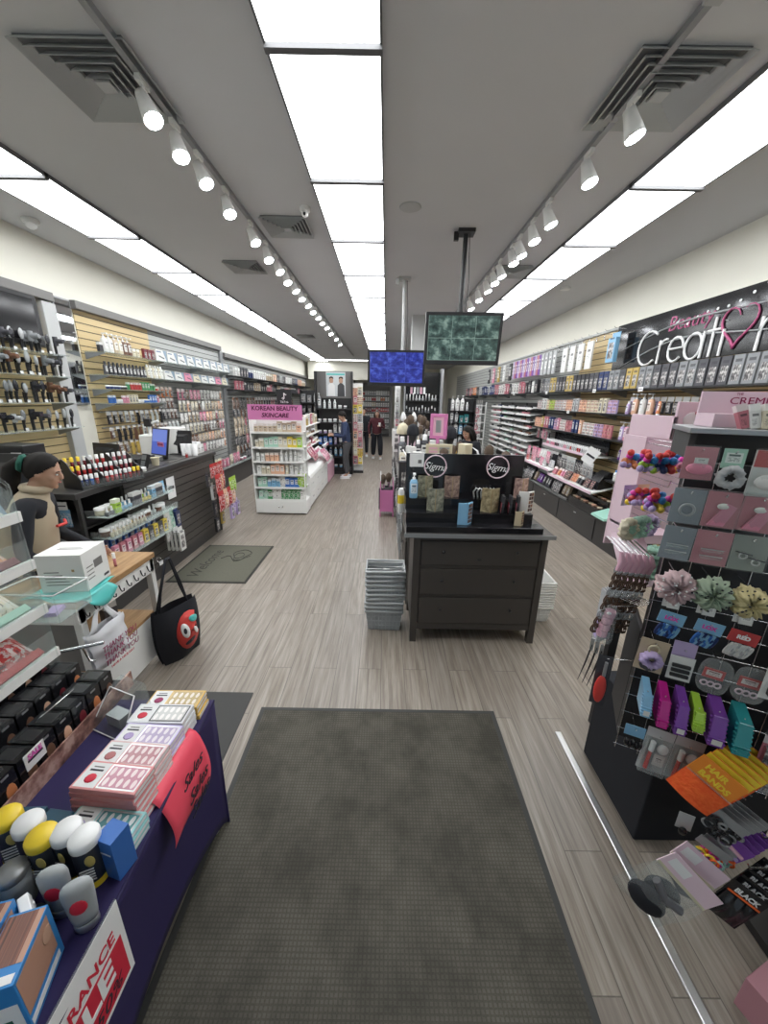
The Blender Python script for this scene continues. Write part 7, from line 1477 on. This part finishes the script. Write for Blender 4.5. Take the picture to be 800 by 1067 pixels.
PC = [('orange','yellow and orange'),('lime','green'),('red','red'),('purple','purple'),('magenta','pink'),('navy','navy'),('yellow','yellow'),('pink','pink')]
i_ = 0
for j, (z, xs_) in enumerate(((1.865, (1.10,1.145,1.19,1.235,1.28)), (1.695, (1.14,1.18,1.22,1.26)))):
    for k, xx in enumerate(xs_):
        for d in range(2):
            c = ('lime','orange','navy','purple','red','yellow','pink')[i_ % 7]; i_ += 1
            put('pom_tie', (xx-.01*d, 1.56+.10*d, z-.0*d), f'{c} bead hair ties in the {("upper","lower")[j]} hook row of pink stand, {ordn(k)} {("front","back")[d]} one', G.uniform(-1,1), c, f'bead hair ties on the pink stand {("upper","lower")[j]} hooks', 1.2)
row([('scrunchie','cream'), ('scrunchie','mint'), ('scrunchie','mint'), ('scrunchie','lilac')], (1.12, 1.60, 1.50), (.045,.02,.0), 4, .4, 'on the lower shelf of pink stand', 'scrunchies on the pink stand', s=.95, end='left')
row([('folded_bag','lilac'), ('folded_bag','peach')], (1.17, 1.72, 1.68), (.07,.02,.0), 2, .2, 'on the middle of pink stand', 'small pouches on the pink stand', s=.5, end='left')
r = empty('mint_scrunchie_tube', (1.19, 1.50, 1.44)); tag(r, 'clear curved tube of mint green scrunchies beside the pink flap', 'hair accessory')
for k in range(5): tinted(M().grid(lambda u, v: (lambda p: (p[0]*.6, p[2]*.6, p[1]*.6-.03*k))(scrunchie(seed=20+k)(u, v)), 30, 6, 'tint_cloth'), 'scrunchie', r, 'mint')
# ---- pink carton displays on the rack top
r = empty('pink_counter_display', W(.22, .13, 1.976), A0+.30); tag(r, 'pale pink counter display box with Creme Shop lettering on rack top', 'display box')
M().box(-.15,.17,0,.10,0,.045,'pink_pale').box(-.15,.17,.09,.10,.045,.12,'pink_pale').obj('carton', r, bevel=.001); text('lettering', 'THE', .012, 'ink_maroon', r, (-.03,.0885,.112), (PI/2,0,0), .0004); text('lettering', 'CREME', .034, 'ink_maroon', r, (.01,.0885,.088), (PI/2,0,0), .0004, sx=1.3); text('lettering', 'shop', .012, 'ink_maroon', r, (.09,.0885,.066), (PI/2,0,0), .0004)
M().box(-.02,.10,-.001,0,.008,.036,'black_plastic').obj('window', r)
for k, (c, dx) in enumerate((('rose',-.12),('white',-.10),('cream',-.075),('yellow',-.05),('lilac',.14))): put('carton', W(.22, .13, 1.976)+Vector((dx+.03,-.04-.012*k,0)), f'{c} slim packet leaning on the pink counter display, {ordn(k)} from left', A0+.25, c, None, (.5,.5,.62), rot=(-.25,.15*(k-2),A0+.25))
row([('folded_bag','rose'), ('folded_bag','pink'), ('folded_bag','rose'), ('folded_bag','pink')], W(.14,.34,2.10), tuple(TT*.10), 4, A0, 'behind the pink counter display', 'small pouches on rack top', s=.6, end='left')
# ================================================================ NEAR RIGHT HOOK RACK
r = empty('hook_rack', (1.72, .62, 0)); tag(r, 'black wire hook rack at the lower right edge of photo', 'display rack'); M().box(-.04,.04,-.42,.40,.04,1.05,'rack_panel').obj('panel', r); M().box(-.20,.28,-.42,.42,0,.04,'black_metal').obj('foot', r)
b = M()
for z in (.25,.42,.58,.74,.9):
    for y in (-.2,.05,.3): b.tube([(-.04,y,z),(-.36,y,z+.01),(-.37,y,z+.03)], .003, 'chrome', 5)
b.obj('hooks', r)
QR = lambda a: (-.15, .45, A0-.25+a)
P('neon_orange', (1.0,.10,.012), .8); P('card_orange', (.78,.24,.02), .5)
x = NT('terry_orange'); nz = x.noise(x.coord('Object'), 90, 2); x.set(c=x.mix(nz, (.85,.06,.01), (1,.20,.04)), r=.9); x.bump(nz, .8, .004)
for k in range(7):
    e = empty('hair_band_pack', Vector((1.215,.985,.80))+Vector((.034,.012,-.001))*k); e.rotation_euler = QR(.0); e.scale = (1.18,1,1.18); tag(e, f'orange hair bands pack with yellow lettering on hooks, {ordn(k)} from the front', 'hair accessory', 'orange hair band packs')
    M().box(-.062,.062,-.002,.002,-.058,.012,'card_orange').obj('header_card', e); 
    if k == 0: text('lettering', 'HAIR', .026, 'yellow', e, (-.008,-.0025,-.012), (PI/2,0,0), .0004, bold=.001); text('lettering', 'BANDS', .026, 'yellow', e, (.004,-.0025,-.040), (PI/2,0,0), .0004, bold=.001)
    else: M().box(-.062,.062,-.0025,-.002,-.015,.010,'yellow').obj('print', e)
    M().grid(lambda u, v: ((u-.5)*.125, -.014*math.sin(PI*u)-.002, -.058-.085*v), 8, 6, 'terry_orange').grid(lambda u, v: ((u-.5)*.125, .010*math.sin(PI*u)+.002, -.058-.085*v), 8, 6, 'terry_orange').obj('bands', e)
    M().box(-.066,.066,-.016,-.0155,-.055,-.05,'clear_bag').obj('wrap', e)
def near(name, p, rot_, lab, build): e = empty(name, p); e.rotation_euler = rot_; tag(e, lab, 'hair accessory'); build(e); return e
def loops(n, m_, w, h, seed):
    def f(e):
        r_ = random.Random(seed)
        for k in range(n):
            cx_, cz_ = r_.uniform(-w*.35,w*.35), -h*.5+r_.uniform(-h*.25,h*.25); rr = r_.uniform(.010,.018)
            M().tube([(cx_+rr*math.cos(t), -.004-.003*k*.5, cz_+rr*.8*math.sin(t)) for t in [2*PI*j/14 for j in range(14)]], .0042, m_[k % len(m_)], 5, True).obj('elastic', e)
        M().box(-w/2,w/2,.001,.003,-.02,.015,'grey_metal').obj('header_card', e)
    return f
for k in range(5): near('elastic_pack', Vector((1.275,.965,.60))+Vector((.035,.012,-.01))*k, QR(.1), f'clear pack of black elastics below the orange packs, {ordn(k)} from the front', loops(10, ['black_gloss','black_plastic','grey_metal'], .12, .10, 40+k))
for k in range(4): near('elastic_pack', Vector((1.25,.955,.47))+Vector((.035,.012,-.01))*k, QR(.2), f'pack of coloured small elastics at right edge, {ordn(k)} from the front', loops(11, ['magenta','yellow','green_glass','orange_bright','magenta'], .11, .09, 50+k))
for k in range(5): near('barrette_pack', Vector((1.345,.95,.49))+Vector((.028,.010,.0))*k, QR(-.2), f'purple barrette pack at the right edge, {ordn(k)} from the front', lambda e: (tinted(M().box(-.035,.035,0,.003,-.07,.01,'tint'), 'card', e, 'purple'), M().box(-.028,.028,-.010,0,-.062,-.050,'lavender').box(-.028,.028,-.010,0,-.040,-.028,'pink_soft').obj('barrettes', e, bevel=.002)))
near('grey_card_pack', (1.205,1.04,.51), (0,0,A0), 'small pale grey card hanging left of the elastic packs', lambda e: (M().box(-.025,.025,0,.002,-.07,.01,'soffit_paint').obj('card', e), M().ell((0,-.006,-.075), (.015,.008,.02), 'black_gloss', 8, 6).obj('clip', e)))
for k in range(5): near('black_elastic_card', Vector((1.35,.88,.36))+Vector((.035,.012,.01))*k, QR(.25), f'black hair elastics card with white BLACK lettering, {ordn(k)} from the front', lambda e: (M().box(-.06,.06,0,.003,-.16,.01,'black_gloss').obj('card', e), text('lettering', 'BLACK', .026, 'ink_white', e, (0,-.002,-.02), (PI/2,0,0), .0004, bold=.001), M().grid(lambda u, v: ((u-.5)*.11, -.004-.015*math.sin(PI*u)*math.sin(PI*v)+.004*math.sin(20*u), -.045-.11*v), 10, 8, 'black_gloss').obj('elastics', e), M().box(-.055,.055,-.004,-.001,-.040,-.033,'orange_bright').obj('stripe', e)))
# clear bag with pink header and black contents
for k, (p, rz_) in enumerate((((1.135,.885,.43), -.15), ((1.205,.93,.44), .1))):
    def bd(e):
        M().box(-.085,.085,-.001,.002,-.055,.012,'pink_pale').obj('header_card', e, bevel=.0005); M().box(-.07,-.01,-.0016,-.001,-.03,.0,'paper').box(-.085,.085,-.0016,-.001,-.055,-.045,'cream_card').obj('header_print', e)
        M().grid(lambda u, v: ((u-.5)*(.17+.02*math.sin(PI*v)), -.024*math.sin(PI*u)*math.sin(PI*min(1,v+.1))-.003+.003*math.sin(15*u+8*v), -.05-.17*v), 12, 10, 'clear_bag').obj('clear_bag', e)
        M().ell((.0,-.004,-.17), (.062,.022,.042), 'black_cloth', 14, 8).obj('black_bonnet', e); M().tube([(-.05,-.018,-.09),(0,-.024,-.11),(.05,-.018,-.10)], .012, 'grey_cloth2', 8).obj('satin_fold', e)
    P('grey_cloth2', (.12,.12,.13), .3) if 'grey_cloth2' not in MAT else None
    near('bonnet_pack', p, (-.2, .62, A0+rz_), ('clear bag with pink header and black bonnet, front one low on hooks','second pink-headed bonnet bag just behind the front one')[k], bd).scale = (1.12, 1.3, 1.2)
P('dusty_box', (.46,.22,.26), .45); r = empty('pink_gift_box', (1.38, .70, .042), .35); tag(r, 'pink box with clear tape at the bottom right corner', 'box'); M().box(-.07,.09,-.09,.09,0,.15,'dusty_box').obj('carton', r, bevel=.002); M().box(-.0712,.0912,-.02,.01,-.001,.1512,'soffit_paint').obj('tape', r)
r.location.z = .0
